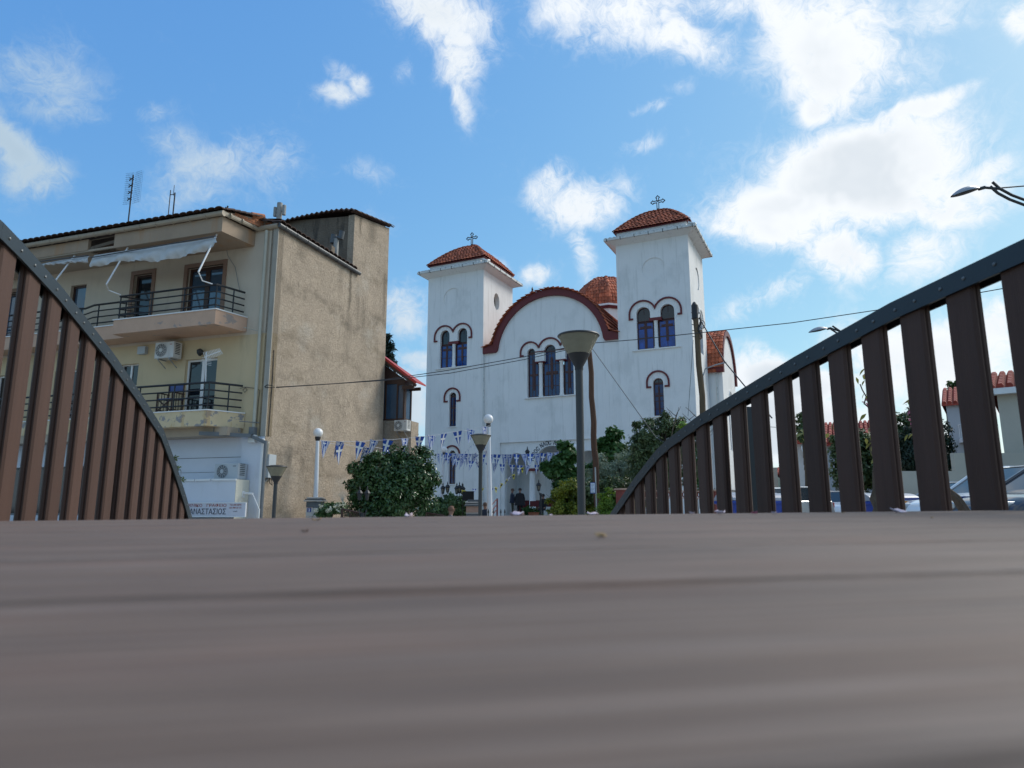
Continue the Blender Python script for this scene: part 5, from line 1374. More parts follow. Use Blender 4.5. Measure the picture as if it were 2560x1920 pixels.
for (dz, m_n, nm, th) in ((0, 'red_metal', 'roof_edge', .10), (-.11, 'brown_wood_frame', 'bargeboard', .10)):
    q = MB(); q.bar((e0[0] - 1.2, YA - .15, e0[2] + .98 + dz), (e1[0], YA - .15, e1[2] + dz), .06, th); q.build(nm, m_n, an)
dx = e1[0] - e0[0]; sl = (e0[2] - e1[2]) / dx
q = MB(); q.add([(e1[0], YA - .12, e1[2]), (e1[0], YA + .7, e1[2]), (e0[0] - 3, YA + .7, e1[2] + sl * (dx + 3)), (e0[0] - 3, YA - .12, e1[2] + sl * (dx + 3)),
                 (e1[0], YA - .12, e1[2] + .06), (e1[0], YA + .7, e1[2] + .06), (e0[0] - 3, YA + .7, e1[2] + .06 + sl * (dx + 3)), (e0[0] - 3, YA - .12, e1[2] + .06 + sl * (dx + 3))],
                [(0, 1, 2, 3), (7, 6, 5, 4), (0, 4, 5, 1), (1, 5, 6, 2), (2, 6, 7, 3), (3, 7, 4, 0)]); q.build('roof', 'red_metal', an)
q = MB()
for k in range(1): q.box(.55, e1[0] - .12, YA + .45, YA + .53, e1[2] - .18, e1[2] - .06)
q.box(.66, e1[0] - .12, YA - .1, YA - .02, e1[2] - .20, e1[2] - .07); q.build('rafter_end', 'brown_wood_frame', an)
q0, q1 = GB.hy(988, 1078, YA - .3), GB.hy(1016, 1050, YA - .3)
air_con('air conditioner on the low wall beneath the glazed timber bay', gworld((q0[0] + q1[0]) / 2 + .02, YA - .05, q0[2]), -18.4, .52, q1[2] - q0[2], .32)
# ================================================================== LAMPS
def cone_lamp(label, px, py_top, dist, rim=.25, pole_r=.046, pole_top=None):
    x, y, zt = at(px, py_top, dist)
    t = thing('cone_lamp', label, 'street lamp', (x, y, 0), 0, 'grey lamp posts with funnel shaped heads')
    k = rim / .25; b = zt - .24 * k                # bottom of the clear cone
    p = MB(); p.tube([(0, 0, 0), (0, 0, b - .16 * k)], pole_r, 16); p.build('pole', 'lamp_grey', t, smooth=True)
    p = MB(); p.lathe([(pole_r * 1.12, b - .19 * k), (pole_r * 1.12, b - .15 * k), (.135 * k, b), (.132 * k, b + .004)], n=24); p.build('lamp_neck', 'lamp_black', t, smooth=True)
    p = MB(); p.lathe([(.134 * k, b + .005), (.242 * k, zt - .02)], n=32, cap=False); p.lathe([(.130 * k, b + .005), (.238 * k, zt - .02)], n=32, cap=False); p.build('lamp_glass', 'smoky_cone', t, smooth=True, fix=False)
    p = MB(); p.lathe([(.246 * k, zt - .024), (.256 * k, zt - .012), (.25 * k, zt), (.14 * k, zt + .028 * k), (.02, zt + .038 * k)], n=32); p.build('lamp_cap', 'lamp_grey', t, smooth=True)
    p = MB()
    for i in range(6): z = b + .03 * k + i * .022 * k; p.lathe([(.060 * k, z), (.085 * k, z + .010 * k), (.060 * k, z + .004 * k)], n=20)
    p.tube([(0, 0, b + .01), (0, 0, zt - .03)], .045 * k, 14); p.build('louvre_rings', 'lamp_louver', t, smooth=True)
    p = MB(); p.tube([(0, 0, 0), (0, 0, .02)], .12, 16); p.build('base_plate', 'lamp_grey', t)
    return t
cone_lamp('tall grey lamp post with funnel head, nearest, in front of the church arch window', 1446, 838, 8.0)
cone_lamp('grey lamp post with funnel head beside the tall white globe post', 1202, 1088, 16.5)
cone_lamp('grey lamp post with funnel head in front of the beige gable wall', 692, 1166, 16.8)
def globe_lamp(label, px, py, dist, px_b=None, r=.175, ped=None, pr=.065):
    x, y, zt = at(px, py, dist)        # centre of the globe
    t = thing('globe_lamp', label, 'street lamp', (x, y, 0), 0, 'white lamp posts with round globes')
    xb = 0 if px_b is None else at(px_b, 1272, dist)[0] - x
    g = MB(); n_ = 14; g.lathe([(r * sin(pi * i / n_) + .001, zt - r * cos(pi * i / n_)) for i in range(n_ + 1)], n=24); g.build('globe', 'globe', t, smooth=True)
    c = MB(); c.lathe([(pr * .9, zt - r - .10), (pr * 1.1, zt - r - .07), (.08, zt - r - .03), (.085, zt - r + .02)], n=16); c.build('collar', 'lamp_black', t)
    p = MB(); p.tube([(xb, 0, 0 if not ped else .5), (0, 0, zt - r - .09)], [pr * 1.22, pr * .85], 16); p.build('post', 'post_white', t, smooth=True)
    if ped:
        w_ = ped; zb = at(px, 1250, dist)[2]
        zt_ = zb + .0
        for i, (a, b, ww, m) in enumerate(((0, zt_ * .36, w_, 'marble'), (zt_ * .37, zt_ * .70, w_, 'marble'), (zt_ * .71, zt_ * .93, w_, 'slate'), (zt_ * .94, zt_ * .99, w_ * 1.30, 'marble'), (zt_ * 1.0, zt_ * 1.045, w_ * 1.16, 'slate'), (zt_ * 1.05, zt_ * 1.10, w_ * 1.0, 'marble'))):
            s = MB()
            if m == 'marble' and ww == w_ and i < 2:
                for k in (-1, 1): s.box(xb + (k < 0) * -ww / 2 + (k > 0) * .004, xb + (k > 0) * ww / 2 - (k < 0) * .004, -ww / 2, ww / 2, a, b)
            else: s.box(xb - ww / 2, xb + ww / 2, -ww / 2, ww / 2, a, b)
            s.build('pedestal_stone', m, t, bevel=.008)
    return t, xb
g1, xb = globe_lamp('white globe lamp post on a striped stone pedestal with the number 2 plate', 795, 1082, 20.3, 788, r=.143, ped=.42, pr=.061)
p = MB(); pz = at(770, 1275, 20.3); p.box(xb - .165, xb - .055, -.222, -.212, pz[2] - .058, pz[2] + .065); po = p.build('number_plate', 'plate_blue', g1)
me = text_mesh('2', .11, .001, 'letter_white', bold=.003)
me.transform(Matrix.Translation((xb - .11, -.2235, pz[2] - .035)) @ Matrix.Rotation(pi / 2, 4, 'X')); inst(me, 'numeral', po)
globe_lamp('tallest white globe lamp post, close behind the middle funnel lamp', 1221, 1048, 24.5, 1225, pr=.082)
globe_lamp('leaning white globe lamp post among bushes before the left tower', 1110, 1124, 38, 1101, r=.18, pr=.085)
globe_lamp('white globe lamp post half hidden behind the nearest grey post', 1437, 1118, 40, 1437, r=.18, pr=.07)
def ped_only(label, px, dist, w_, top):
    x, y, _ = at(px, 1272, dist); h = at(px, top, dist)[2]
    t = thing('stone_pedestal', label, 'pedestal', (x, y, 0), 4)
    z = 0
    for i, (f_, ww, m) in enumerate(((.22, 1, 'slate'), (.06, 1.02, 'marble'), (.12, 1, 'slate'), (.05, 1.02, 'marble'), (.27, 1, 'coping'), (.05, 1.3, 'slate'), (.05, 1.18, 'marble'), (.04, 1.05, 'slate'), (.05, 1.15, 'marble'), (.09, .8, 'slate'))):
        s = MB(); s.box(-w_ * ww / 2, w_ * ww / 2, -w_ * ww / 2, w_ * ww / 2, z, z + f_ * h - .004); s.build('pedestal_stone', m, t, bevel=.006); z += f_ * h
ped_only('layered stone pedestal left of the middle grey lamp post', 1183, 24.6, .50, 1249)

def lantern_head(mb, x, y, z, s=1.0):
    mb.lathe([(.02 * s, z - .02), (.07 * s, z), (.11 * s, z + .26 * s), (.15 * s, z + .28 * s), (.07 * s, z + .40 * s), (.02 * s, z + .44 * s), (.035 * s, z + .48 * s), (.004, z + .60 * s)], (x, y), 6)
def lantern_post(label, px, dist, top, heads):
    x, y, _ = at(px, 1272, dist); zt = at(px, top, dist)[2]
    t = thing('lantern_post', label, 'lantern', (x, y, 0), 0, 'black old style lantern posts')
    p = MB(); p.tube([(0, 0, 0), (0, 0, zt - .72)], .055, 10); p.build('post', 'lamp_black', t)
    for (dx, dz) in heads:
        h = MB(); lantern_head(h, dx, 0, zt - .60 + dz) if dist > 20 else lantern_head(h, dx, 0, zt - .36 + dz, .6); h.tube([(0, 0, zt - .85), (dx * .6, 0, zt - .80 + dz * .5), (dx, 0, zt - .62 + dz)], .018, 6); h.build('lantern_head', 'lamp_black', t)
        if dist > 20: g = MB(); g.lathe([(.06, zt - .57 + dz), (.098, zt - .36 + dz)], (dx, -.012), 6); g.build('lamp_glass', 'smoky_cone', t)
lantern_post('black post with two lanterns just right of the leaning globe post', 1112, 37, 1203, ((-.12, -.06), (.13, .0)))
lantern_post('black post with three lanterns behind the black board', 1148, 36.5, 1206, ((-.14, 0), (.14, 0), (.0, .04)))
lantern_post('thin black post with one lantern next to the three-lantern post', 1157, 38, 1208, ((.0, 0),))
lantern_post('black twin lantern post standing in front of the glossy dark bush', 907, 18.3, 1213, ((-.10, -.02), (.10, -.02)))
lantern_post('black lantern on a carved post right of the porch column', 1352, 36, 1198, ((-.10, 0),))
x, y, _ = at(1319, 1272, 41); zt = at(1319, 1117, 41)[2]
t = thing('hanging_lantern', 'black lantern bracketed on the porch between the left and middle arch', 'lantern', (x, y, 0))
h = MB(); lantern_head(h, 0, 0, zt - .62, 1.1); h.build('lantern_head', 'lamp_black', t)
h = MB(); h.tube([(0, 0, zt - .62), (0, .12, zt - .8), (0, .5, zt - .75)], .02, 6); h.build('bracket', 'lamp_black', t)

# black board on a stand
x, y, _ = at(1170, 1272, 31)
t = thing('speaker_board', 'black flat panel on a thin stand by the left tower wall', 'panel', (x, y, 0), 3)
z0, z1 = at(1170, 1252, 31)[2], at(1170, 1228, 31)[2]
b = MB(); b.box(-.26, .26, -.06, .06, z0, z1); b.build('panel', 'cloth_black', t, bevel=.01)
b = MB(); b.tube([(-.24, 0, 0), (-.24, 0, z0)], .012, 6); b.tube([(.24, 0, 0), (.24, 0, z0)], .012, 6); b.build('stand', 'lamp_black', t)

# ================================================================== BUNTING
def pennant_mesh(kind, w_=.34, h=.58):
    """one cloth pennant with printed cross or stripes, tip down"""
    key = 'pennant_' + kind
    mb = MB(); mats = ['flag_blue', 'flag_white'] if kind != 'eagle' else ['flag_yellow', 'flag_black']
    def wd_(v): return w_ / 2 * (1 - v)
    def q(u0, u1, v0, v1, m, y=-.002):
        mb.cur = m
        n_ = 3
        for i in range(n_):
            a, b = v0 + (v1 - v0) * i / n_, v0 + (v1 - v0) * (i + 1) / n_
            cl = lambda u, v: max(-wd_(v), min(wd_(v), u))
            bend = lambda v: .05 * sin(v * 2.6) * h
            mb.add([(cl(u0, a), y + bend(a), -a * h), (cl(u1, a), y + bend(a), -a * h), (cl(u1, b), y + bend(b), -b * h), (cl(u0, b), y + bend(b), -b * h)], [(0, 1, 2, 3)])
    q(-w_, w_, 0, 1, 0, 0)
    if kind == 'cross':
        for y in (-.003, .003): q(-.032, .032, 0, 1, 1, y); q(-w_, w_, .26, .37, 1, y)
    elif kind == 'stripe':
        for y in (-.003, .003):
            for u in (-.135, -.08, .025, .08, .135): q(u - .014, u + .014, .0 if abs(u) > .07 else .30, 1, 1, y)
            q(-.035, -.015, 0, .3, 1, y); q(-.085, .04, .12, .17, 1, y); q(-.022, -.002, .3, 1, 1, y)
    else:
        for y in (-.003, .003): q(-.05, .05, .15, .5, 1, y); q(-.09, .09, .24, .34, 1, y)
    me = mb.mesh(key, mats); return me
PEN = {k: pennant_mesh(k) for k in ('cross', 'stripe')}
PEN['eagle'] = pennant_mesh('eagle', .26, .36); PEN['cross_small'] = pennant_mesh('cross', .22, .34)
def bunting(label, pts, n_, kinds, scale=1.0, sag=.0, blow=.3, seed=1):
    rnd = random.Random(seed)
    P = [Vector(at(*p)) for p in pts]
    t = thing('bunting', label, 'bunting', tuple(P[0]), 0, 'strings of blue and white pennants')
    P = [p - P[0] for p in P]
    # sagging line through the points
    L_ = [0]
    for a, b in zip(P, P[1:]): L_.append(L_[-1] + (b - a).length)
    def pt(s_):
        q = s_ * L_[-1]
        for i in range(len(P) - 1):
            if q <= L_[i + 1] + 1e-6:
                k = (q - L_[i]) / (L_[i + 1] - L_[i]); a = P[i].lerp(P[i + 1], k); a.z -= sag * 4 * k * (1 - k); return a
        return P[-1].copy()
    c = MB(); c.tube([pt(i / 60) for i in range(61)], .006, 5); c.build('string', 'string_white', t)
    for i in range(n_):
        s_ = (i + .5 + rnd.uniform(-.18, .18)) / n_
        a = pt(s_); b = pt(min(1, s_ + .01)); d = (b - a); hd = math.atan2(d.y, d.x)
        m = Matrix.Translation(a) @ Matrix.Rotation(hd + rnd.uniform(-.35, .35), 4, 'Z') @ Matrix.Rotation(rnd.uniform(-.08, .28) * (1 if rnd.random() < .8 else -1) * blow / .3, 4, 'Y') @ Matrix.Rotation(rnd.uniform(-.4, .4), 4, 'X') @ Matrix.Scale(scale * rnd.uniform(.92, 1.05), 4)
        inst(PEN[kinds[i % len(kinds)]], 'pennant', t, m)
bunting('string of Greek flag pennants rising from the pedestal lamp to the tallest globe post', [(798, 1100, 20.3), (870, 1103, 21), (925, 1101, 21.5), (1052, 1091, 22.7), (1130, 1080, 23.6), (1224, 1064, 24.4)], 12, ['stripe', 'stripe', 'cross', 'stripe', 'cross', 'stripe', 'cross', 'stripe', 'cross', 'cross'], 1.0, .03, seed=3)
bunting('string of Greek flag pennants running from the pedestal lamp over the dark bush', [(798, 1102, 20.3), (860, 1110, 21.0), (940, 1118, 22), (1020, 1127, 26), (1108, 1134, 37.8)], 13, ['cross', 'stripe', 'cross', 'stripe', 'cross'], 1.1, .04, seed=5)
bunting('dense string of Greek flag pennants between the leaning globe post and the tallest one', [(1110, 1134, 38), (1150, 1138, 34), (1200, 1126, 28), (1224, 1068, 24.7)], 10, ['cross', 'stripe'], 1.15, .10, seed=8)
bunting('upper string of Greek flag pennants stretched across the porch arches', [(1112, 1132, 38), (1180, 1135, 38.5), (1240, 1136, 39), (1330, 1134, 39.5), (1400, 1130, 40), (1437, 1127, 40)], 19, ['cross', 'stripe', 'stripe', 'cross', 'stripe', 'cross', 'stripe'], 1.25, .02, seed=12)
bunting('lower string of small Greek flag pennants below the one across the porch', [(1112, 1136, 38), (1170, 1151, 37.5), (1225, 1157, 37), (1300, 1163, 37.5), (1370, 1160, 38), (1437, 1130, 39.5)], 18, ['cross', 'cross', 'stripe', 'cross'], 1.0, .02, seed=14)
bunting('slack string of mixed yellow and blue pennants hanging down past the church steps', [(1152, 1226, 33), (1185, 1222, 33), (1212, 1218, 33), (1236, 1220, 33), (1258, 1206, 34), (1275, 1192, 35), (1292, 1178, 35.5), (1312, 1163, 36)], 13, ['eagle', 'cross_small', 'eagle', 'cross_small'], .85, .02, seed=21)
bunting('steep string of dark pennants from behind the middle lamp down to the left tower', [(1206, 1085, 30), (1180, 1112, 36), (1150, 1140, 42), (1118, 1148, 44)], 10, ['cross', 'stripe'], .55, .05, seed=25)

# ================================================================== POLES AND CABLES
def wood_pole(label, top, bot, dist, r, m='pole_wood', gear=False):
    a = Vector(at(*top, dist)); b = Vector(at(bot[0], bot[1], dist)); k = (a.z + .0) / (a.z - b.z); base_ = a + (b - a) * k
    t = thing('utility_pole', label, 'utility pole', tuple(base_), 0, 'wooden utility poles')
    a = a - base_; p = MB(); n_ = 14
    p.tube([a * (i / n_) + Vector((.02 * sin(i * 1.7), .02 * cos(i * 2.1), 0)) for i in range(n_ + 1)], [r * (1.18 - .3 * i / n_) for i in range(n_ + 1)], 12); p.build('pole', m, t, smooth=True)
    if gear:
        g = MB(); g.lathe([(r * .95, a.z - .55), (r * 1.1, a.z - .5), (r * 1.1, a.z - .02), (r * .4, a.z + .10)], (a.x, a.y), 12); g.build('pole_cap', 'lamp_black', t)
        g = MB()
        for i in range(5): g.bar((a.x - r * 1.3, a.y - .02, a.z - .3 - i * .22), (a.x + r * 1.8, a.y - .05, a.z - .32 - i * .22), .03, .02)
        g.tube([(a.x + r * 1.2 + .05 * sin(i), a.y - .1, a.z - .5 - .09 * i) for i in range(9)], .035, 6)
        g.tube([(a.x + r * 2.1 + .1 * cos(i * .7), a.y - .08, a.z - .75 + .16 * sin(i * .7)) for i in range(10)], .012, 5)
        g.build('cable_clamps', 'lamp_black', t)
        g = MB(); g.box(a.x + r * 1.0, a.x + r * 2.0, a.y - .1, a.y + .12, a.z - 1.25, a.z - .95); g.build('junction_box', 'brown_trim', t)
        g = MB(); s0 = at(1757, 942, dist); s1 = at(1763, 922, dist); s2 = at(1790, 912, dist - .3); s3 = at(1816, 906, dist - .6)
        g.tube([Vector(s_) - base_ for s_ in (s0, s1, s2, s3)], .025, 6); g.build('bracket_arm', 'galvanised', t)
        g = MB(); g.tube([Vector(at(1757, 942, dist)) - base_, Vector(at(1762, 1080, dist)) - base_, (.12, -.1, .2)], .04, 6); g.build('conduit', 'galvanised', t)
    return t
wood_pole('leaning brown wooden pole rising just behind the nearest funnel lamp', (1474, 872), (1494, 1272), 22, .092)
wood_pole('old wooden pole with clamps and cables in front of the right bell tower', (1736, 762), (1764, 1110), 23.5, .105, 'pole_wood_old', gear=True)
wood_pole('reddish wooden pole seen between two slats of the right railing', (1893, 985), (1907, 1235), 34, .13)
wood_pole('thin dark distant pole behind the right railing above a white car', (1957, 1085), (1969, 1230), 52, .10)
def cable(label, pts, r=.012, sag=.0, m='cable'):
    P = [Vector(at(*p)) for p in pts]; o = P[0].copy(); q = []
    for a, b in zip(P, P[1:]):
        for i in range(12):
            k = i / 12; c = a.lerp(b, k) - o; c.z -= sag * 4 * k * (1 - k); q.append(c)
    q.append(P[-1] - o)
    mb = MB(); mb.tube(q, r, 5); ob = mb.build('cable', m); ob.location = o; tag(ob, label, 'cable')
cable('long overhead wire from the gable corner rising right across the sky', [(690, 968, 19.2), (841, 959, 19), (962, 949, 18.8), (1120, 926, 18.4), (1310, 892, 18), (1408, 871, 17.8), (1491, 857, 17.6), (1593, 849, 17.3), (1980, 807, 16.2), (2201, 774, 15.5), (2358, 748, 15), (2537, 716, 14.3), (2700, 684, 13.6)], .011)
cable('second overhead wire from the gable corner to the leaning pole by the funnel lamp', [(690, 969, 19.2), (962, 951, 20), (1125, 933, 20.8), (1310, 899, 21.5), (1474, 862, 22)], .012)
cable('thin stay wire slanting down from the leaning pole to the dark shrub', [(1478, 868, 22), (1640, 1094, 19.5), (1672, 1112, 19)], .011)
cable('thick black cable slanting down right from the clamped wooden pole', [(1751, 800, 23.4), (1813, 906, 22.5), (1862, 965, 21.5), (1930, 1045, 20.0)], .022)
cable('fine wire hanging down the face of the right bell tower', [(1733, 850, 23.6), (1720, 1040, 24)], .008)
cable('distant wire crossing low between the right slats', [(1830, 1062, 50), (1955, 1069, 50), (2060, 1062, 48)], .02)
cable('wire leading off right from the upper street light', [(2502, 470, 16), (2720, 452, 16)], .018)
# street lights
def street_light(label, hx0, hx1, dist, arm_pts, pole_px, hk=1.0, arms2=True):
    a = Vector(at(*hx0, dist)); b = Vector(at(*hx1, dist)); pb = at(pole_px, 1272, dist)
    t = thing('street_light', label, 'street light', (pb[0], pb[1], 0), 0, 'curved arm street lights along the road')
    o = Vector((pb[0], pb[1], 0)); a -= o; b -= o
    d = (b - a); L_ = d.length; ax = d.normalized(); dn = Vector((0, 0, 1)); sd = ax.cross(dn).normalized(); up = sd.cross(ax)
    n_, m = 14, 14; vs = []
    for i in range(n_ + 1):
        s_ = i / n_; wv = .17 * hk * (sin(pi * min(1, s_ * .92 + .06)) ** .62); hv = .14 * hk * (sin(pi * min(1, s_ * .9 + .04)) ** .8)
        for k in range(m + 1): an = pi * k / m; vs.append(a + d * s_ + sd * (wv * cos(an)) + up * (hv * sin(an)))
    h = MB(); h.add(vs, [(i * (m + 1) + k, i * (m + 1) + k + 1, (i + 1) * (m + 1) + k + 1, (i + 1) * (m + 1) + k) for i in range(n_) for k in range(m)]); h.build('lamp_housing', 'galvanised', t, smooth=True, fix=False)
    vs = []
    for i in range(n_ + 1):
        s_ = i / n_; wv = .165 * hk * (sin(pi * min(1, s_ * .92 + .06)) ** .62)
        for k in range(9): u = -1 + 2 * k / 8; vs.append(a + d * s_ + sd * (wv * u) - up * (.03 * (1 - u * u) * sin(pi * s_)))
    h = MB(); h.add(vs, [(i * 9 + k, i * 9 + k + 1, (i + 1) * 9 + k + 1, (i + 1) * 9 + k) for i in range(n_) for k in range(8)]); h.build('lamp_lens', 'ac_dark', t, smooth=True, fix=False)
    P = [Vector(at(*p, dist)) - o for p in arm_pts]
    s = MB(); s.tube([b - ax * .02, b + ax * .14 * hk], .045, 8); s.tube([b + ax * .12, P[1]], .034, 8); s.build('spigot', 'lamp_grey', t)
    for off in (0, .13):
        c = MB(); Q = [p - Vector((.55 * off, 0, off * .9)) for p in P]
        rr = []
        for i in range(len(Q) - 1):
            for k in range(5): rr.append(Q[i].lerp(Q[i + 1], k / 5))
        rr.append(Q[-1]); c.tube(rr, .034, 8); c.build('arm', 'lamp_grey', t, smooth=True)
    c = MB(); c.tube([(0, 0, 0), (0, 0, P[-1].z + .4)], .075, 12); c.build('pole', 'rail_steel', t)
street_light('street light head with twin curved arms at the right edge of the sky', (2380, 491), (2449, 472), 16, [(2481, 455), (2500, 472), (2530, 488), (2562, 500), (2620, 522), (2705, 580)], 2710)
street_light('smaller street light head just above the right handrail', (2023, 831), (2069, 822), 25, [(2081, 815), (2102, 829), (2130, 842), (2165, 850), (2212, 862)], 2212)

# ================================================================== STREET AND YARD on the right, seen between the slats
def wpt(px, d): a = at(px, 1272, d); return Vector((a[0], a[1], 0))
def fence_run(label, p, q, sections):
    d = (q - p); L_ = d.length; deg = math.degrees(math.atan2(d.y, d.x))
    t = thing('yard_fence', label, 'fence', tuple(p), deg)
    w = MB(); w.box(0, L_, -.1, .1, 0, .32); w.build('plinth_wall', 'marble', t)
    n_ = int(L_ / 2.4)
    for i in range(n_ + 1):
        x = L_ * i / n_; b = MB(); b.box(x - .16, x + .16, -.15, .15, 0, 1.02); b.build('pillar', 'red_wall', t)
        b = MB(); b.box(x - .2, x + .2, -.19, .19, 1.022, 1.07); b.build('pillar_cap', 'coping', t)
    for (z0, z1, m, nm) in ((.80, .83, 'coping', 'rail'), (1.0, 1.03, 'coping', 'rail')): b = MB(); b.box(0, L_, -.05, .05, z0, z1); b.build(nm, m, t)
    lt = MB(); k = 0; x = .1
    while x < L_ - .1:
        lt.strip([(x + .05 * cos(a), .915 + .07 * sin(a)) for a in [2 * pi * i / 8 for i in range(8)]], .016, FRONT, -.015, .015, closed=True); x += .115
    o = lt.build('lattice', 'red_wall', t); o['kind'] = 'stuff'
    lt = MB(); x = .06
    while x < L_: lt.box(x - .007, x + .007, -.007, .007, .32, .80); lt.box(x - .006, x + .006, -.006, .006, 1.03, 1.13); x += .085
    o = lt.build('bars', 'cloth_olive', t); o['kind'] = 'stuff'
fence_run('low red and brown churchyard fence with lattice band, seen through the right slats', wpt(1560, 19.5), wpt(1790, 21), 3)
fence_run('further run of the red churchyard fence beside the blue bins', wpt(1792, 21.2), wpt(1862, 24.5), 2)
def house(name, label, px0, px1, dist, zw, m, roof=None, deg=0, depth=8, windows=(), cat='house', over=.4, rh=1.6):
    a = at(px0, 1272, dist); A0 = math.atan(a[0] / a[1]); A1 = math.atan(at(px1, 1272, dist)[0] / dist); deg = deg - math.degrees(A0) - 2; W_ = math.hypot(a[0], a[1]) * math.tan(A1 - A0)
    t = thing(name, label, cat, (a[0], a[1], 0), deg)
    w = MB(); hl = [rect(*q) for q in windows]
    w.slab(rect(0, W_, 0, zw), hl, FRONT, 0, .25); w.box(0, .25, .25, depth, 0, zw); w.box(W_ - .25, W_, .25, depth, 0, zw); w.box(.25, W_ - .25, depth - .25, depth, 0, zw); w.build('wall', m, t)
    for q in windows:
        f = MB(); f.slab(rect(*q), [rect(q[0] + .07, (q[0] + q[1]) / 2 - .04, q[2] + .07, q[3] - .07), rect((q[0] + q[1]) / 2 + .04, q[1] - .07, q[2] + .07, q[3] - .07)], FRONT, .08, .14); fo = f.build('window', 'white_paint', t)
        g = MB(); g.box(q[0] + .03, q[1] - .03, .10, .11, q[2] + .03, q[3] - .03); g.build('pane', 'dark_glass', fo)
    if roof:
        r = MB(); ro = over; n_ = int((W_ + 2 * ro) / .30)
        for k in range(n_):
            x = -ro + (W_ + 2 * ro) * (k + .5) / n_
            for j in range(8):
                s0, s1 = j / 8, (j + 1.12) / 8; s1 = min(s1, 1)
                r.tube([(x, -ro + s0 * (depth / 2 + ro), zw + .08 + s0 * rh + .02), (x, -ro + s1 * (depth / 2 + ro), zw + .08 + s1 * rh)], [.135, .115], 6)
        o = r.build('roof_tiles', roof, t); o['kind'] = 'stuff'
        r = MB(); r.add([(-ro, -ro, zw), (W_ + ro, -ro, zw), (W_ + ro, depth / 2, zw + rh), (-ro, depth / 2, zw + rh), (-ro, depth + ro, zw), (W_ + ro, depth + ro, zw), (-ro, -ro, zw - .1), (W_ + ro, -ro, zw - .1)],
                        [(0, 1, 2, 3), (3, 2, 5, 4), (0, 3, 4), (1, 5, 2), (0, 6, 7, 1)]); r.build('roof', roof, t)
    return t, W_
# big beige house at the right edge
z_e = at(2560, 975, 27)[2]
t, W_ = house('beige_house', 'beige house with bright red tiled roof at the right edge of the frame', 2529, 2900, 27, z_e, 'house_beige', 'red_roof', 0, 9, windows=((3.2, 4.4, 1.0, 2.4),), rh=1.3, over=.3)
e = MB(); e.box(-.32, W_ + .3, -.36, .05, z_e - .22, z_e + .02); e.build('eaves_board', 'white_paint', t)
# white house with balcony behind it
t, W_ = house('balcony_house', 'white house with curved railed balcony between the two rightmost slats', 2395, 2475, 46, at(2400, 1012, 46)[2], 'house_grey', 'red_roof', 0, 8, windows=((1.0, 1.5, 6.2, 7.0),), over=.25)
zb = at(2420, 1100, 46)[2]
for s_ in ('x',):
    b = MB(); b.slab([(.5, .0)] + [(.5 + .55 * (1 - cos(a)), -1.0 * sin(a)) for a in [pi / 2 * i / 6 for i in range(7)]] + [(2.6, -1.0), (2.6, 0)], [], lambda u, w_, t_: (u, w_, t_), zb - .25, zb); b.build('balcony', 'house_white', t)
    rp = [(.55 + .5 * (1 - cos(a)), -.95 * sin(a)) for a in [pi / 2 * i / 5 for i in range(6)]] + [(2.6, -.95)]
    b = MB(); b.tube([(x, y, zb + .95) for x, y in rp], .03, 6)
    for i in range(18): x = .6 + i * .115; yy = -.95 * min(1, math.sqrt(max(0, 1 - max(0, (1.05 - x) / .55) ** 2))); b.tube([(x, yy, zb), (x, yy, zb + .95)], .014, 4)
    b.build('balcony_railing', 'white_metal', t)
gw = MB(); a = wpt(2225, 24); b = wpt(2760, 24); gw.bar((a.x, a.y, at(2300, 1178, 24)[2] / 2), (b.x, b.y, at(2300, 1178, 24)[2] / 2), .2, at(2300, 1178, 24)[2])
o = gw.build('garden_wall', 'house_beige'); tag(o, 'plain beige garden wall behind the parked white car', 'wall')
gw = MB(); zz = at(2430, 1133, 26)[2]; a = wpt(2395, 26); b = wpt(2760, 26); gw.bar((a.x, a.y, zz / 2), (b.x, b.y, zz / 2), .2, zz)
o = gw.build('house_wall', 'house_beige'); tag(o, 'taller beige wall of an outbuilding under the white balcony house', 'wall')
# red roofed houses down the street
house('town_house', 'white house with tall windows under an orange tiled roof, beyond the slats', 2002, 2062, 44, at(2030, 1108, 44)[2], 'house_white', 'red_roof', 0, 8, windows=((.35, 1.0, 3.3, 4.9), (.35, 1.0, .4, 2.6), (1.25, 1.5, .4, 2.6)), rh=.5)
house('town_house', 'taller red roofed house with white trim right of the orange roofed one', 2075, 2200, 50, at(2110, 1112, 50)[2], 'house_white', 'red_roof', 0, 9, windows=((.4, 1.4, .8, 2.2), (2.2, 3.2, .8, 2.2)), rh=2.0)
t, W_ = house('street_block', 'grey and ochre balconied block just right of the church transept', 1828, 1872, 58, at(1850, 1075, 58)[2], 'house_grey', 'red_roof', 0, 10, windows=((.4, 1.0, 4.2, 5.4),), rh=.8)
for z in (2.6, 4.0, 5.4): b = MB(); b.box(-.2, W_ + .2, -.9, 0, z - .2, z); b.box(-.2, W_ + .2, -.92, -.88, z, z + .8); b.build('balcony', 'red_wall', t)
house('street_block', 'low cream building with roof railing down the street', 1880, 1950, 66, at(1900, 1170, 66)[2], 'house_beige', None, 0, 10, windows=((.5, 1.3, 1.2, 2.4), (2.0, 2.8, 1.2, 2.4)))
house('street_block', 'low white building behind the distant dark pole', 1955, 2010, 70, at(1960, 1185, 70)[2], 'house_white', 'red_roof', 0, 10, windows=((.5, 1.3, .8, 2.0),), rh=.8)
dsh = MB(); n_ = 16; dsh.lathe([(.02, 0), (.22, .02), (.36, .08), (.42, .13)], n=20)
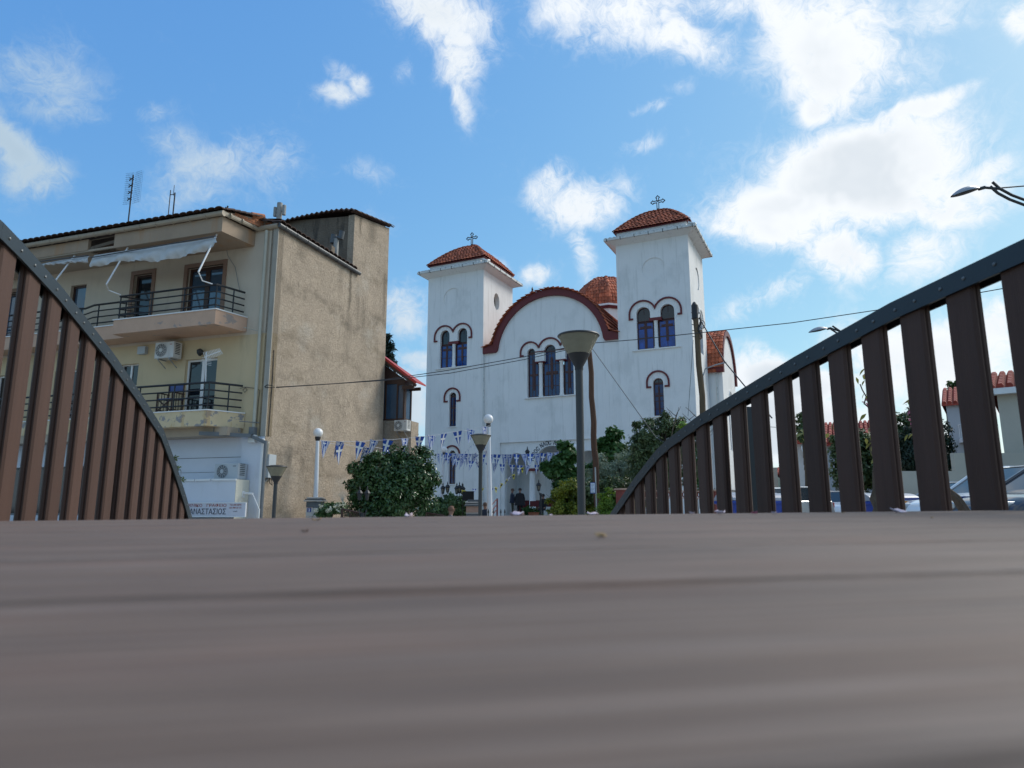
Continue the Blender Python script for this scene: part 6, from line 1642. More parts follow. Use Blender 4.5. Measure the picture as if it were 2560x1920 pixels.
a = at(1845, 1140, 30); o = dsh.build('satellite_dish', 'galvanised'); o.matrix_world = Matrix.Translation(a) @ Matrix.Rotation(radians(70), 4, 'X') @ Matrix.Rotation(radians(30), 4, 'Y'); tag(o, 'grey satellite dish beside the church transept edge', 'satellite dish')
a = at(2019, 1123, 43.5); dsh = MB(); dsh.lathe([(.02, 0), (.22, .02), (.38, .08), (.46, .13)], n=20); o = dsh.build('satellite_dish', 'white_metal'); o.matrix_world = Matrix.Translation(a) @ Matrix.Rotation(radians(80), 4, 'X'); tag(o, 'white satellite dish under the orange tiled eaves', 'satellite dish')

# ---- cars
def car(label, loc, deg, paint, L_=4.3, W_=1.78, H_=1.48, stripe=False, hatch=True):
    t = thing('parked_car', label, 'car', loc, deg, 'parked cars')
    # side outline: x from the nose (0) to the tail, z
    lower = [(0.05, .22), (.0, .45), (.04, .62), (.30, .78), (1.05, .90), (1.35, .95), (L_ - .95, .98), (L_ - .10, .96), (L_ - .02, .70), (L_, .40), (L_ - .08, .22)]
    n_ = 9
    def section(u): return W_ / 2 * (1 - .10 * abs(2 * u / L_ - 1) ** 3)
    def lerp_prof(x):
        zt = np.interp(x, [0, .05, .30, 1.05, 1.35, L_ - .95, L_ - .10, L_], [.50, .64, .78, .90, .95, .98, .95, .60]); return zt
    xs_ = [L_ * i / 40 for i in range(41)]; vs = []; m = 12
    for x in xs_:
        zt = float(lerp_prof(x)); hw = section(x); zb = .22
        # wheel arches
        for wc in (.78, L_ - .80):
            if abs(x - wc) < .36: zb = max(zb, .33 + math.sqrt(max(0, .36 ** 2 - (x - wc) ** 2)) * .92)
        ring = [(-hw * .96, zb), (-hw, zb + .02), (-hw * 1.0, (zb + zt) / 2), (-hw * .965, zt - .06), (-hw * .90, zt - .005), (-hw * .5, zt + .02), (0, zt + .025), (hw * .5, zt + .02), (hw * .90, zt - .005), (hw * .965, zt - .06), (hw, (zb + zt) / 2), (hw, zb + .02), (hw * .96, zb)]
        vs += [(x, y, z) for y, z in ring]
    k = 13; fs = [(i * k + j, i * k + j + 1, (i + 1) * k + j + 1, (i + 1) * k + j) for i in range(40) for j in range(12)] + [tuple(range(13)), tuple(40 * 13 + j for j in range(13))]
    b = MB(); b.add(vs, fs); b.build('body', paint, t, smooth=True)
    # cabin
    cab = [(1.15, .93), (1.85, H_ - .07), (2.3, H_ - .01), (3.0, H_), (L_ - .85, H_ - .06), (L_ - .22, .97)]
    g = MB(); vs = []
    for x, z in cab:
        hw = section(x) * (.93 - .22 * (z - .93)); vs += [(x, -hw, z), (x, hw, z)]
    basez = .90
    low = [(x, (section(x)) * .93) for x, _ in cab]
    g.add(vs + [(x, -h_, basez) for x, h_ in low] + [(x, h_, basez) for x, h_ in low], [(2 * i, 2 * i + 1, 2 * i + 3, 2 * i + 2) for i in range(5)] + [(12 + i, 2 * i, 2 * i + 2, 13 + i) for i in range(5)] + [(18 + i, 19 + i, 2 * i + 3, 2 * i + 1) for i in range(5)])
    g.build('windows', 'car_glass', t)
    r = MB()
    for s_ in (-1, 1):
        pts = []
        for x, z in cab: hw = section(x) * (.93 - .22 * (z - .93)) * s_; pts.append((x, hw + .004 * s_, z + .004))
        r.tube(pts, .035, 6)
        for x in (2.25, 3.15): hw = section(x); r.bar((x, s_ * hw * .935, .93), (x + .04, s_ * hw * .825, H_ - .05), .05, .03)
    for i in (1, 2, 3): (x0, z0), (x1, z1) = cab[i], cab[i + 1]; h0, h1 = section(x0) * (.93 - .22 * (z0 - .93)), section(x1) * (.93 - .22 * (z1 - .93)); r.add([(x0, -h0, z0 + .012), (x0, h0, z0 + .012), (x1, h1, z1 + .012), (x1, -h1, z1 + .012)], [(0, 1, 2, 3)])
    r.build('roof', paint, t, smooth=False, fix=False)
    for s_ in (-1, 1):
        mr = MB(); mr.lathe([(.01, -.11), (.07, -.09), (.09, 0), (.07, .09), (.01, .11)], n=12); o = mr.build('wing_mirror', paint, t, smooth=True)
        o.matrix_local = Matrix.Translation((1.55, s_ * (W_ / 2 + .11), 1.0)) @ Matrix.Rotation(pi / 2, 4, 'X') @ Matrix.Diagonal((1.0, .8, 1.1, 1))
        hl = MB(); hl.box(.04, .32, s_ * W_ * .30 - .12, s_ * W_ * .30 + .12, .62, .74); hl.build('headlight', 'chrome', t, bevel=.03)
        tl_ = MB(); tl_.box(L_ - .12, L_ + .01, s_ * W_ * .38 - .1, s_ * W_ * .38 + .1, .68, .88); tl_.build('tail_light', 'car_red', t, bevel=.02)
        dr = MB()
        for x in (1.45, 2.32, 3.2): dr.box(x, x + .008, s_ * (section(x) + .001) - .003, s_ * (section(x) + .001) + .003, .32, .93)
        dr.build('door_seam', 'car_dark', t)
        if stripe:
            for (z0, z1, m_n) in ((.70, .78, 'stripe_orange'), (.80, .85, 'stripe_blue')):
                sb = MB(); vv = []
                for i in range(25): x = .15 + (L_ - .35) * i / 24; vv += [(x, s_ * (section(x) + .006), z0 + .06 * (x / L_)), (x, s_ * (section(x) + .002), z1 + .06 * (x / L_))]
                sb.add(vv, [(2 * i, 2 * i + 1, 2 * i + 3, 2 * i + 2) for i in range(24)]); sb.build('side_stripe', m_n, t, fix=False)
        for x in (.78, L_ - .80):
            w = MB(); w.lathe([(.20, -.09), (.30, -.10), (.315, -.06), (.315, .06), (.30, .10), (.20, .09)], n=24); wo = w.build('wheel', 'tyre', t, smooth=True)
            wo.matrix_local = Matrix.Translation((x, s_ * (W_ / 2 - .11), .315)) @ Matrix.Rotation(pi / 2, 4, 'X')
            h = MB(); h.lathe([(.03, .095 * -s_), (.19, .098 * -s_)], n=20)
            for q in range(5): a_ = 2 * pi * q / 5; h.bar((.03 * cos(a_), .03 * sin(a_), -.10 * s_), (.19 * cos(a_), .19 * sin(a_), -.10 * s_), .05, .02)
            h.build('rim', 'chrome', wo)
    return t
RZ = -.13
def carat(label, px, d, deg, *a, **k):
    p = wpt(px, d); return car(label, (p.x, p.y, RZ), deg, *a, **k)
carat('white car with orange and blue side stripes behind the rightmost slats', 2290, 13.4, 2, 'car_white', stripe=True)
carat('dark parked car in front of the striped white car, mostly out of frame', 2425, 11.0, 6, 'car_dark', H_=1.42)
carat('silver car parked beyond the striped white car by the garden wall', 2235, 21.5, 4, 'car_silver')
carat('white and red tailed car far down the street between two slats', 2110, 31, 60, 'car_white')
carat('small light car behind the blue bins', 1850, 27, 25, 'car_silver')
# wheelie bins
def bin_(label, px, d, deg, top):
    p = wpt(px, d); h = at(px, top, d)[2] + .13
    t = thing('recycling_bin', label, 'bin', (p.x, p.y, RZ), deg, 'blue recycling bins by the road')
    b = MB(); zb = h * .80
    v = [(-.55, -.36, .12), (.55, -.36, .12), (.55, .36, .12), (-.55, .36, .12), (-.66, -.46, zb), (.66, -.46, zb), (.66, .46, zb), (-.66, .46, zb)]
    b.add(v, [(3, 2, 1, 0), (4, 5, 6, 7), (0, 1, 5, 4), (1, 2, 6, 5), (2, 3, 7, 6), (3, 0, 4, 7)]); b.box(-.70, .70, -.50, .50, zb - .06, zb + .02); b.build('tub', 'bin_blue', t, bevel=.02)
    b = MB(); n_ = 10; vs = []
    for i in range(n_ + 1):
        a = pi * i / n_; vs += [(-.69, -.49 * cos(a), zb + .03 + (h - zb) * sin(a)), (.69, -.49 * cos(a), zb + .03 + (h - zb) * sin(a))]
    b.add(vs, [(2 * i, 2 * i + 1, 2 * i + 3, 2 * i + 2) for i in range(n_)] + [tuple(2 * i for i in range(n_ + 1)), tuple(2 * i + 1 for i in range(n_ + 1))]); b.build('lid', 'bin_lid', t)
    for sx in (-.45, .45):
        for sy in (-.28, .28):
            w = MB(); w.tube([(sx - .03, sy, .07), (sx + .03, sy, .07)], .07, 12); w.build('castor', 'tyre', t)
    for s_ in (-1, 1): hd = MB(); hd.tube([(s_ * .66, 0, zb * .86), (s_ * .78, 0, zb * .86)], .03, 8); hd.build('lifting_pin', 'lamp_black', t)
bin_('blue wheeled bin with grey domed lid just right of the churchyard fence', 1872, 17.5, 12, 1234)
bin_('blue wheeled bin with grey lid, second along the road', 1918, 18.3, 12, 1236)
bin_('blue wheeled bin by the blue-grey street light pole', 2208, 17.5, 10, 1236)
# scooter
p = wpt(1974, 22)
t = thing('motor_scooter', 'red and white motor scooter standing between two slats of the right railing', 'scooter', (p.x, p.y, RZ), 75)
for x in (-.62, .62):
    w = MB(); w.lathe([(.15, -.05), (.24, -.06), (.26, 0), (.24, .06), (.15, .05)], n=20); wo = w.build('wheel', 'tyre', t, smooth=True); wo.matrix_local = Matrix.Translation((x, 0, .26)) @ Matrix.Rotation(pi / 2, 4, 'X')
b = MB(); b.bar((-.7, 0, .55), (-.1, 0, .62), .34, .30); b.bar((-.2, 0, .30), (.35, 0, .30), .34, .10); b.build('body', 'car_red', t, bevel=.05)
b = MB(); b.bar((.32, 0, .28), (.52, 0, 1.0), .38, .10); b.bar((.50, 0, .95), (.42, 0, 1.28), .30, .06); b.build('front_shield', 'car_white', t, bevel=.03)
b = MB(); b.bar((-.7, 0, .76), (.0, 0, .74), .28, .10); b.build('seat', 'tyre', t, bevel=.03)
b = MB(); b.tube([(.45, -.33, 1.02), (.5, 0, 1.04), (.45, .33, 1.02)], .02, 6); b.tube([(.62, 0, .28), (.48, 0, 1.02)], .03, 8); b.build('handlebar', 'chrome', t)
# ================================================================== PLANTS
def leaves_mesh(name, pts, nrm, size, m, jitter=.35, aspect=.5, seed=0, bend=.25):
    """many single leaves, each two folded halves, as one crown"""
    r = np.random.default_rng(seed); n = len(pts)
    P = np.asarray(pts, float); Nn = np.asarray(nrm, float) + r.normal(0, .55, (n, 3)); Nn /= np.linalg.norm(Nn, axis=1)[:, None]
    T = r.normal(0, 1, (n, 3)); T[:, 2] -= .35; T -= (T * Nn).sum(1)[:, None] * Nn; T /= np.linalg.norm(T, axis=1)[:, None]
    B = np.cross(Nn, T); S = size * (1 + r.uniform(-jitter, jitter, n))[:, None]
    a = P; tip = P + T * S - Nn * S * bend * .6; l = P + T * S * .5 + B * S * aspect * .5 + Nn * S * .06; rr = P + T * S * .5 - B * S * aspect * .5 + Nn * S * .06; mid = P + T * S * .5 - Nn * S * .04
    V = np.stack([a, l, mid, rr, tip], 1).reshape(-1, 3)
    base = np.arange(n) * 5
    F = np.concatenate([np.stack([base, base + 2, base + 1], 1), np.stack([base + 1, base + 2, base + 4], 1), np.stack([base, base + 3, base + 2], 1), np.stack([base + 2, base + 3, base + 4], 1)])
    me = bpy.data.meshes.new(name)
    me.vertices.add(len(V)); me.vertices.foreach_set('co', V.ravel().astype(np.float32))
    me.loops.add(F.size); me.loops.foreach_set('vertex_index', F.ravel().astype(np.int32))
    me.polygons.add(len(F)); me.polygons.foreach_set('loop_start', (np.arange(len(F)) * 3).astype(np.int32)); me.polygons.foreach_set('loop_total', np.full(len(F), 3, np.int32))
    me.update(calc_edges=True); me.materials.append(MATS[m]); return me
def clumps(lobes, n, seed=0, shell=.55, sub=26, cl=.30):
    """leaf spots on many small tufts scattered over a few big lobes"""
    r = np.random.default_rng(seed); out_p, out_n = [], []
    vol = np.array([l[3] * l[4] * l[5] for l in lobes]) ** .67; vol = vol / vol.sum()
    for l, v in zip(lobes, vol):
        c = np.array(l[:3]); R_ = np.array(l[3:6]); k = max(6, int(sub * v * len(lobes)))
        d = r.normal(0, 1, (k, 3)); d /= np.linalg.norm(d, axis=1)[:, None]; rad = (shell + (1 - shell) * r.random(k) ** .6)
        tc_ = c + d * R_ * rad[:, None]; tr_ = cl * R_.mean() * r.uniform(.55, 1.25, k)
        m = int(n * v / k) + 1
        for i in range(k):
            q = r.normal(0, 1, (m, 3)); q /= np.linalg.norm(q, axis=1)[:, None]
            out_p.append(tc_[i] + q * tr_[i] * (r.random(m) ** .45)[:, None] * np.array([1, 1, .85])); out_n.append(q * .6 + d[i] * .7 + np.array([0, 0, .45]))
    return np.concatenate(out_p), np.concatenate(out_n)
def limb(mb, a, b, r0, r1, n=5, wob=.06, seed=0):
    rd_ = random.Random(seed); a, b = Vector(a), Vector(b); pts = [a.lerp(b, i / n) + (Vector((rd_.uniform(-1, 1), rd_.uniform(-1, 1), rd_.uniform(-.3, .3))) * wob * (0 < i < n)) for i in range(n + 1)]
    mb.tube(pts, [r0 + (r1 - r0) * i / n for i in range(n + 1)], 7)
    return pts
def plant(name, label, cat, px, dist, lobes_px, n, size, m, seed=0, trunk=None, aspect=.5, shell=.55, sub=26, cl=.30, group=None, extra=None, bend=.25, depth=.8, stems=7):
    """lobes given as (px, py, half width px, half height px, depth shift)"""
    o = wpt(px, dist); t = thing(name, label, cat, tuple(o), 0, group)
    lb = []
    for (lx, ly, rx, ry, *dz) in lobes_px:
        dd = dist + (dz[0] if dz else 0); c = at(lx, ly, dd); s_ = dd / FPX
        lb.append((c[0] - o.x, c[1] - o.y, c[2], rx * s_, rx * s_ * depth, ry * s_))
    P, Q = clumps(lb, n, seed, shell, sub, cl)
    keep = P[:, 2] > .02; P, Q = P[keep], Q[keep]
    me = leaves_mesh('crown', P, Q, size, m, seed=seed, aspect=aspect, bend=bend); inst(me, 'crown', t)
    w = MB(); rd_ = random.Random(seed)
    tr = trunk or (.05, .5)
    top = Vector((0, 0, max(.3, min(l[2] for l in lb))))
    limb(w, (0, 0, 0), top, tr[0], tr[0] * .7, seed=seed)
    for i, l in enumerate(lb * max(1, stems // max(1, len(lb)))):
        e = Vector((l[0] + rd_.uniform(-.6, .6) * l[3], l[1] + rd_.uniform(-.6, .6) * l[4], l[2] + rd_.uniform(-.2, .7) * l[5]))
        pts = limb(w, top * rd_.uniform(.5, 1), e, tr[0] * .55, tr[0] * .15, seed=seed + i, wob=.05)
        for k in range(2): limb(w, pts[3], Vector(pts[-1]) + Vector((rd_.uniform(-.4, .4) * l[3], rd_.uniform(-.4, .4) * l[4], rd_.uniform(-.1, .5) * l[5])), tr[0] * .2, tr[0] * .06, seed=seed + 50 + i * 3 + k, wob=.03)
    w.build('trunk', 'bark', t, smooth=True)
    if extra: extra(t, lb, P)
    return t, lb, P
# dark inner mass keeps the dense bushes from being see-through: inner leaves, same material
plant('magnolia_bush', 'big glossy dark green bush in front of the beige gable wall', 'bush', 975, 20.6, [(960, 1190, 75, 60), (1040, 1170, 52, 55), (905, 1215, 42, 60), (1000, 1245, 88, 50), (950, 1270, 85, 35), (1070, 1195, 28, 45), (990, 1140, 36, 26), (930, 1150, 26, 28), (1058, 1130, 18, 22), (885, 1170, 13, 18), (1020, 1205, 65, 60)], 26000, .125, 'leaf_magnolia', 1, aspect=.42, shell=.2, sub=60, cl=.30, depth=.9)
plant('low_shrub', 'low mixed shrubs at the foot of the leaning globe post', 'shrub', 1105, 34, [(1070, 1270, 30, 22), (1110, 1262, 34, 28), (1150, 1275, 28, 20), (1135, 1285, 50, 12), (1085, 1288, 45, 12), (1125, 1245, 14, 16)], 7000, .16, 'leaf_low', 2, shell=.2, sub=30)
def blossoms(n, m, size, seed, up=.3):
    def f(t, lb, P):
        r = np.random.default_rng(seed); k = r.choice(np.where(P[:, 1] < np.median(P[:, 1]))[0], n)
        C = np.repeat(P[k], 22, 0); d = r.normal(0, 1, C.shape); d /= np.linalg.norm(d, axis=1)[:, None]
        me = leaves_mesh('flowers', C + d * size * 1.2 * r.random((len(C), 1)) ** .4 + np.array([0, -.12, .05]), d, size, m, seed=seed, aspect=.8); inst(me, 'flowers', t)['kind'] = 'stuff'
    return f
plant('white_flowering_shrub', 'small shrub with white flower heads right of the stone pedestal', 'shrub', 826, 18.8, [(822, 1275, 24, 20), (845, 1270, 20, 18), (805, 1285, 14, 14)], 2600, .085, 'leaf_low', 3, shell=.2, sub=24, extra=blossoms(12, 'blossom_white', .05, 5))
plant('fig_tree', 'bright green fig tree growing before the porch arches', 'tree', 1400, 33, [(1385, 1175, 22, 16), (1412, 1113, 16, 9), (1422, 1140, 16, 26), (1398, 1160, 22, 20), (1412, 1215, 24, 26), (1440, 1205, 24, 24), (1366, 1165, 12, 9), (1392, 1232, 12, 14), (1430, 1190, 16, 30)], 6500, .23, 'leaf_fig', 4, trunk=(.06, .5), aspect=.75, shell=.3, sub=40, cl=.34)
plant('fig_tree', 'leafy green fig tree right of the leaning wooden pole', 'tree', 1530, 29, [(1535, 1092, 20, 22), (1512, 1120, 24, 22), (1540, 1140, 38, 36), (1510, 1165, 34, 34), (1480, 1190, 34, 34), (1570, 1160, 30, 30), (1455, 1215, 30, 26)], 13000, .19, 'leaf_fig', 6, trunk=(.06, .5), aspect=.75, shell=.3, sub=36, cl=.34)
plant('olive_tree', 'grey green olive tree between the fig and the dark shrub', 'tree', 1555, 25, [(1520, 1185, 38, 42), (1570, 1170, 42, 45), (1605, 1200, 40, 40), (1545, 1225, 66, 30), (1500, 1235, 44, 26), (1600, 1150, 34, 34), (1500, 1150, 20, 24), (1590, 1130, 22, 18), (1475, 1200, 18, 26)], 34000, .09, 'leaf_olive', 7, trunk=(.07, .5), aspect=.24, shell=.2, sub=64, cl=.26)
plant('dark_evergreen_shrub', 'tall dark green shrub with bare twigs below the narrow right tower window', 'shrub', 1640, 22.5, [(1620, 1090, 42, 45), (1665, 1075, 36, 42), (1600, 1130, 38, 50), (1650, 1140, 62, 60), (1695, 1080, 26, 40), (1640, 1190, 70, 45), (1590, 1070, 12, 20), (1660, 1045, 16, 14), (1705, 1050, 10, 20), (1700, 1130, 40, 40), (1735, 1180, 34, 60), (1745, 1110, 18, 30)], 24000, .105, 'leaf_dark', 8, trunk=(.06, .5), aspect=.4, shell=.3, sub=56, cl=.27)
plant('garden_shrub', 'loose twiggy shrub filling the gap below the fig, between olive and hedge', 'shrub', 1500, 23.5, [(1480, 1235, 34, 34), (1520, 1225, 34, 34), (1560, 1215, 34, 30), (1600, 1230, 30, 40)], 9000, .10, 'leaf_dark', 44, shell=.3, sub=44)
plant('garden_shrub', 'airy shrub with thin upright shoots just right of the pale leaning globe post', 'shrub', 1150, 33, [(1140, 1262, 22, 26), (1165, 1275, 22, 20), (1110, 1275, 30, 22)], 4000, .13, 'leaf_low', 45, shell=.3, sub=26)
t = thing('bare_branches', 'bare twigs of a dead shrub sticking up above the dark green shrub', 'branches', tuple(wpt(1690, 21.5)))
w = MB(); o = wpt(1690, 21.5)
def lp(px, py): return Vector(at(px, py, 21.5)) - o
for a, b, r0 in (((1672, 1130), (1690, 1040), .022), ((1690, 1040), (1668, 1022), .012), ((1686, 1060), (1697, 1018), .012), ((1690, 1040), (1702, 1016), .010), ((1684, 1048), (1666, 1018), .008), ((1745, 1046), (1714, 1018), .014), ((1735, 1060), (1706, 1034), .012), ((1680, 1128), (1690, 1272), .04), ((1740, 1050), (1750, 1272), .03), ((1722, 1050), (1738, 1036), .012)): limb(w, lp(*a), lp(*b), r0, r0 * .5, seed=int(a[0]), wob=.015, n=3)
w.build('twigs', 'bark', t)
plant('golden_hedge', 'rounded yellow tipped hedge bush right of the porch column', 'bush', 1430, 24, [(1430, 1235, 46, 38), (1395, 1262, 34, 30), (1465, 1240, 32, 36), (1440, 1275, 60, 26), (1480, 1270, 24, 30)], 15000, .085, 'leaf_hedge_yellow', 9, aspect=.55, shell=.15, sub=60, cl=.24)
plant('green_hedge', 'bright yellow green clipped hedge between the wooden pole and the fence', 'bush', 1545, 20, [(1525, 1255, 32, 34), (1560, 1250, 34, 34), (1590, 1262, 26, 28), (1545, 1280, 60, 24)], 15000, .07, 'leaf_hedge_green', 10, aspect=.55, shell=.15, sub=60, cl=.24)
plant('flower_pot_plant', 'spiky green plant in a terracotta planter by the porch column', 'plant', 1328, 37, [(1322, 1278, 12, 10), (1338, 1284, 12, 8)], 500, .30, 'leaf_fig', 11, aspect=.18, shell=.2, sub=10)
# planter tub under it
x, y, _ = at(1334, 1272, 36.8); b = MB(); b.lathe([(.20, 0), (.30, .30), (.33, .32)], n=16); o = b.build('planter', 'terracotta'); o.location = (x, y, 0); tag(o, 'terracotta planter at the foot of the porch column', 'planter')
plant('pine_tree', 'dark conifer just showing behind the beige gable wall', 'tree', 968, 42, [(962, 880, 22, 40), (968, 930, 24, 50), (964, 845, 10, 18), (975, 1000, 30, 60), (1010, 1085, 30, 30)], 9000, .26, 'leaf_pine', 12, trunk=(.12, .5), aspect=.3, shell=.3, sub=50)
plant('dark_conifer', 'dense dark conifer behind the garden wall, third gap from the right', 'tree', 2325, 29, [(2310, 1120, 45, 50), (2340, 1090, 40, 50), (2300, 1150, 60, 40), (2350, 1150, 44, 44), (2275, 1110, 30, 50)], 16000, .16, 'leaf_pine', 13, trunk=(.1, .5), aspect=.4, shell=.2, sub=60)
plant('street_tree', 'round dark street tree in front of the red roofed house', 'tree', 2160, 36, [(2120, 1150, 40, 50), (2150, 1120, 45, 48), (2140, 1190, 60, 34), (2190, 1130, 40, 45), (2210, 1165, 40, 45), (2100, 1120, 26, 34)], 15000, .20, 'leaf_dark', 14, trunk=(.1, .5), shell=.3, sub=50)
plant('street_tree', 'tall dark tree filling the gap behind the slanting cherry trunk', 'tree', 2270, 33, [(2250, 1090, 40, 60), (2290, 1060, 36, 50), (2270, 1140, 50, 40)], 11000, .17, 'leaf_dark', 51, trunk=(.1, .5), shell=.3, sub=50)
plant('street_tree', 'leafy tree over the orange tiled roof between two slats', 'tree', 2020, 38, [(2015, 1045, 22, 18), (2020, 1075, 30, 22), (2010, 1090, 20, 14)], 3500, .2, 'leaf_dark', 15, trunk=(.1, .5), shell=.3, sub=30)
plant('street_tree', 'light green tree crown beside the eaves of the balcony house', 'tree', 2395, 50, [(2395, 970, 28, 18), (2420, 980, 40, 22)], 3500, .25, 'leaf_fig', 16, trunk=(.12, .5), shell=.3, sub=30)
plant('climbing_rose', 'leafy climber with pale flowers on the churchyard fence', 'plant', 1762, 19, [(1756, 1140, 10, 50), (1760, 1200, 12, 40), (1762, 1070, 8, 30)], 1500, .10, 'leaf_fig', 17, shell=.2, sub=20, extra=blossoms(5, 'blossom_white', .05, 8))
plant('low_shrub', 'small round shrub at the foot of the transept wall', 'shrub', 1806, 26, [(1804, 1225, 12, 12), (1812, 1250, 10, 20)], 900, .12, 'leaf_fig', 18, shell=.2, sub=12)
# cherry sapling close behind the right railing: each big leaf and blossom is its own piece
def big_leaf_mesh(name, m, L_, W_):
    mb = MB(); n_ = 5
    prof = [0, .55, 1, .85, .45, 0]
    vs = []
    for i in range(n_ + 1):
        x = i / n_; w_ = W_ / 2 * prof[i]; z = -.18 * L_ * x * x
        vs += [(x * L_, -w_, z + .15 * w_), (x * L_, 0, z), (x * L_, w_, z + .15 * w_)]
    mb.add(vs, [(i * 3 + k, i * 3 + k + 1, i * 3 + k + 4, i * 3 + k + 3) for i in range(n_) for k in range(2)]); return mb.mesh(name, m)
CLEAF = big_leaf_mesh('leaf', 'leaf_cherry', .105, .05)
PETAL = big_leaf_mesh('petal', 'blossom_pink', .03, .028)
def sapling(label, dist, limbs, leafpts, blos, seed):
    o = wpt(limbs[0][0][0], dist); t = thing('cherry_tree', label, 'tree', tuple(o), 0, 'young cherry trees behind the right railing')
    w = MB(); rd_ = random.Random(seed)
    for i, (a, b, r0) in enumerate(limbs): limb(w, Vector(at(*a, dist)) - o, Vector(at(*b, dist)) - o, r0, r0 * .6, seed=seed + i, wob=.03)
    w.build('trunk', 'bark', t, smooth=True)
    for (px, py, k, sp) in leafpts:
        for i in range(k):
            p = Vector(at(px + rd_.gauss(0, sp), py + rd_.gauss(0, sp), dist + rd_.uniform(-.25, .25))) - o
            inst(CLEAF, 'leaf', t, Matrix.Translation(p) @ Matrix.Rotation(rd_.uniform(0, 6.28), 4, 'Z') @ Matrix.Rotation(rd_.uniform(.3, 1.2), 4, 'Y') @ Matrix.Rotation(rd_.uniform(-.6, .6), 4, 'X') @ Matrix.Scale(rd_.uniform(.7, 1.2), 4))
    for (px, py, k) in blos:
        mb = MB(); c = Vector(at(px, py, dist - .1)) - o
        for i in range(k * 7):
            q = c + Vector((rd_.gauss(0, .035), rd_.gauss(0, .03), rd_.gauss(0, .035)))
            mt = Matrix.Translation(q) @ Matrix.Rotation(rd_.uniform(0, 6.28), 4, 'Z') @ Matrix.Rotation(rd_.uniform(-1.5, 1.5), 4, 'Y')
            mb.add([mt @ v.co for v in PETAL.vertices], [tuple(f.vertices) for f in PETAL.polygons])
        mb.build('blossom', 'blossom_pink', t, fix=False)
sapling('young cherry tree with pink blossom, between the fourth and fifth slats from right', 7.5, [((2190, 1290), (2188, 1180), .05), ((2188, 1180), (2180, 1040), .03), ((2180, 1040), (2172, 900), .012), ((2180, 1060), (2205, 1000), .012), ((2184, 1130), (2212, 1140), .02), ((2180, 1040), (2150, 960), .01)],
        [(2168, 925, 7, 10), (2180, 950, 7, 10), (2172, 975, 7, 10), (2185, 1000, 6, 10), (2190, 1045, 10, 12), (2195, 1080, 12, 12), (2190, 1105, 12, 12), (2100, 985, 4, 7), (2088, 930, 4, 6), (2098, 1050, 6, 9), (2108, 1100, 12, 12), (2105, 1140, 10, 12), (2015, 1080, 6, 8), (2200, 1130, 8, 10)], [(2173, 950, 2), (2190, 1048, 3), (2170, 1008, 1), (2205, 1120, 2)], 31)
sapling('young cherry tree with slanting trunk, between the third and fourth slats from right', 7.0, [((2420, 1290), (2345, 1185), .055), ((2345, 1185), (2292, 1145), .045), ((2292, 1145), (2287, 1050), .02), ((2287, 1050), (2286, 985), .009)],
        [(2278, 995, 5, 6), (2298, 995, 5, 6), (2300, 1035, 6, 8), (2292, 1060, 8, 9), (2305, 1075, 8, 9), (2285, 1085, 6, 8)], [(2277, 1013, 2), (2285, 1033, 1), (2286, 1052, 4)], 37)
plant('near_foliage', 'bright green leaves catching the light just above the right handrail dip', 'plant', 1705, 9, [(1708, 1063, 10, 5), (1795, 1060, 8, 10), (1680, 1135, 6, 8)], 60, .09, 'leaf_hedge_green', 19, shell=.2, sub=5, stems=3, trunk=(.012, .3))
plant('creeper', 'dark red leaved creeper on the shop wall beside the left handrail', 'plant', 445, 17.5, [(438, 1145, 5, 10), (446, 1172, 6, 6), (454, 1196, 6, 5)], 60, .09, 'leaf_dark', 20, shell=.2, sub=5, stems=3, trunk=(.01, .3))
fan = MB()
for i in range(9):
    a = radians(50 + i * 10); p = Vector(at(856, 1256, 18.7)); fan.tube([p, p + Vector((cos(a) * .12, 0, sin(a) * .22)), p + Vector((cos(a) * .22, 0, sin(a) * .30))], .005, 4)
o = fan.build('dry_frond', 'curtain'); tag(o, 'pale dry frond standing against the gable wall above the gate', 'dry plant')

# ================================================================== IRON GATES AND RAILINGS IN THE SQUARE
def gate(label, pts, d, deg):
    P = [Vector(at(x, y, d)) for x, y in pts]; o = Vector((P[0].x, P[0].y, 0))
    t = thing('iron_gate', label, 'gate', tuple(o), 0)
    P = [p - o for p in P]; f = MB(); f.tube(P, .025, 6); f.tube([Vector((p.x, p.y, .12)) for p in P], .02, 6)
    f.tube([P[0], Vector((P[0].x, P[0].y, 0))], .03, 6); f.tube([P[-1], Vector((P[-1].x, P[-1].y, 0))], .025, 6); f.build('frame', 'brown_wood_frame', t)
    s = MB(); n_ = 14
    for i in range(1, n_):
        k = i / n_; L_ = (len(P) - 1) * k; j = min(int(L_), len(P) - 2); p = P[j].lerp(P[j + 1], L_ - j)
        s.tube([Vector((p.x, p.y, .12)), p], .008, 5)
    for i in range(3):
        c = P[0].lerp(P[-1], (i + .5) / 3); c.z *= .6
        s.tube([c + Vector((.02 * q * cos(q * .9), 0, .02 * q * sin(q * .9))) for q in range(10)], .008, 5)
    s.build('scrollwork', 'brown_wood_frame', t)
gate('low brown iron gate sloping down left of the glossy bush', [(855, 1272), (905, 1283)], 18.6, 0)
gate('low brown iron railing before the seated man in the cap', [(1065, 1282), (1092, 1286), (1110, 1290)], 21.5, 0)
t = thing('stair_handrail', 'dark red handrail of the church steps right of the tallest globe post', 'handrail', tuple(wpt(1243, 30)))
o = wpt(1243, 30); f = MB()
A = Vector(at(1243, 1246, 30)) - o; f.tube([A, Vector((A.x, A.y, 0))], .035, 8)
for dy in (0, 14, 26): a = Vector(at(1242, 1248 + dy, 30)) - o; b = Vector(at(1229, 1263 + dy, 29)) - o; f.tube([a, b], .02, 6)
f.build('rails', 'dark_red', t)
f = MB()
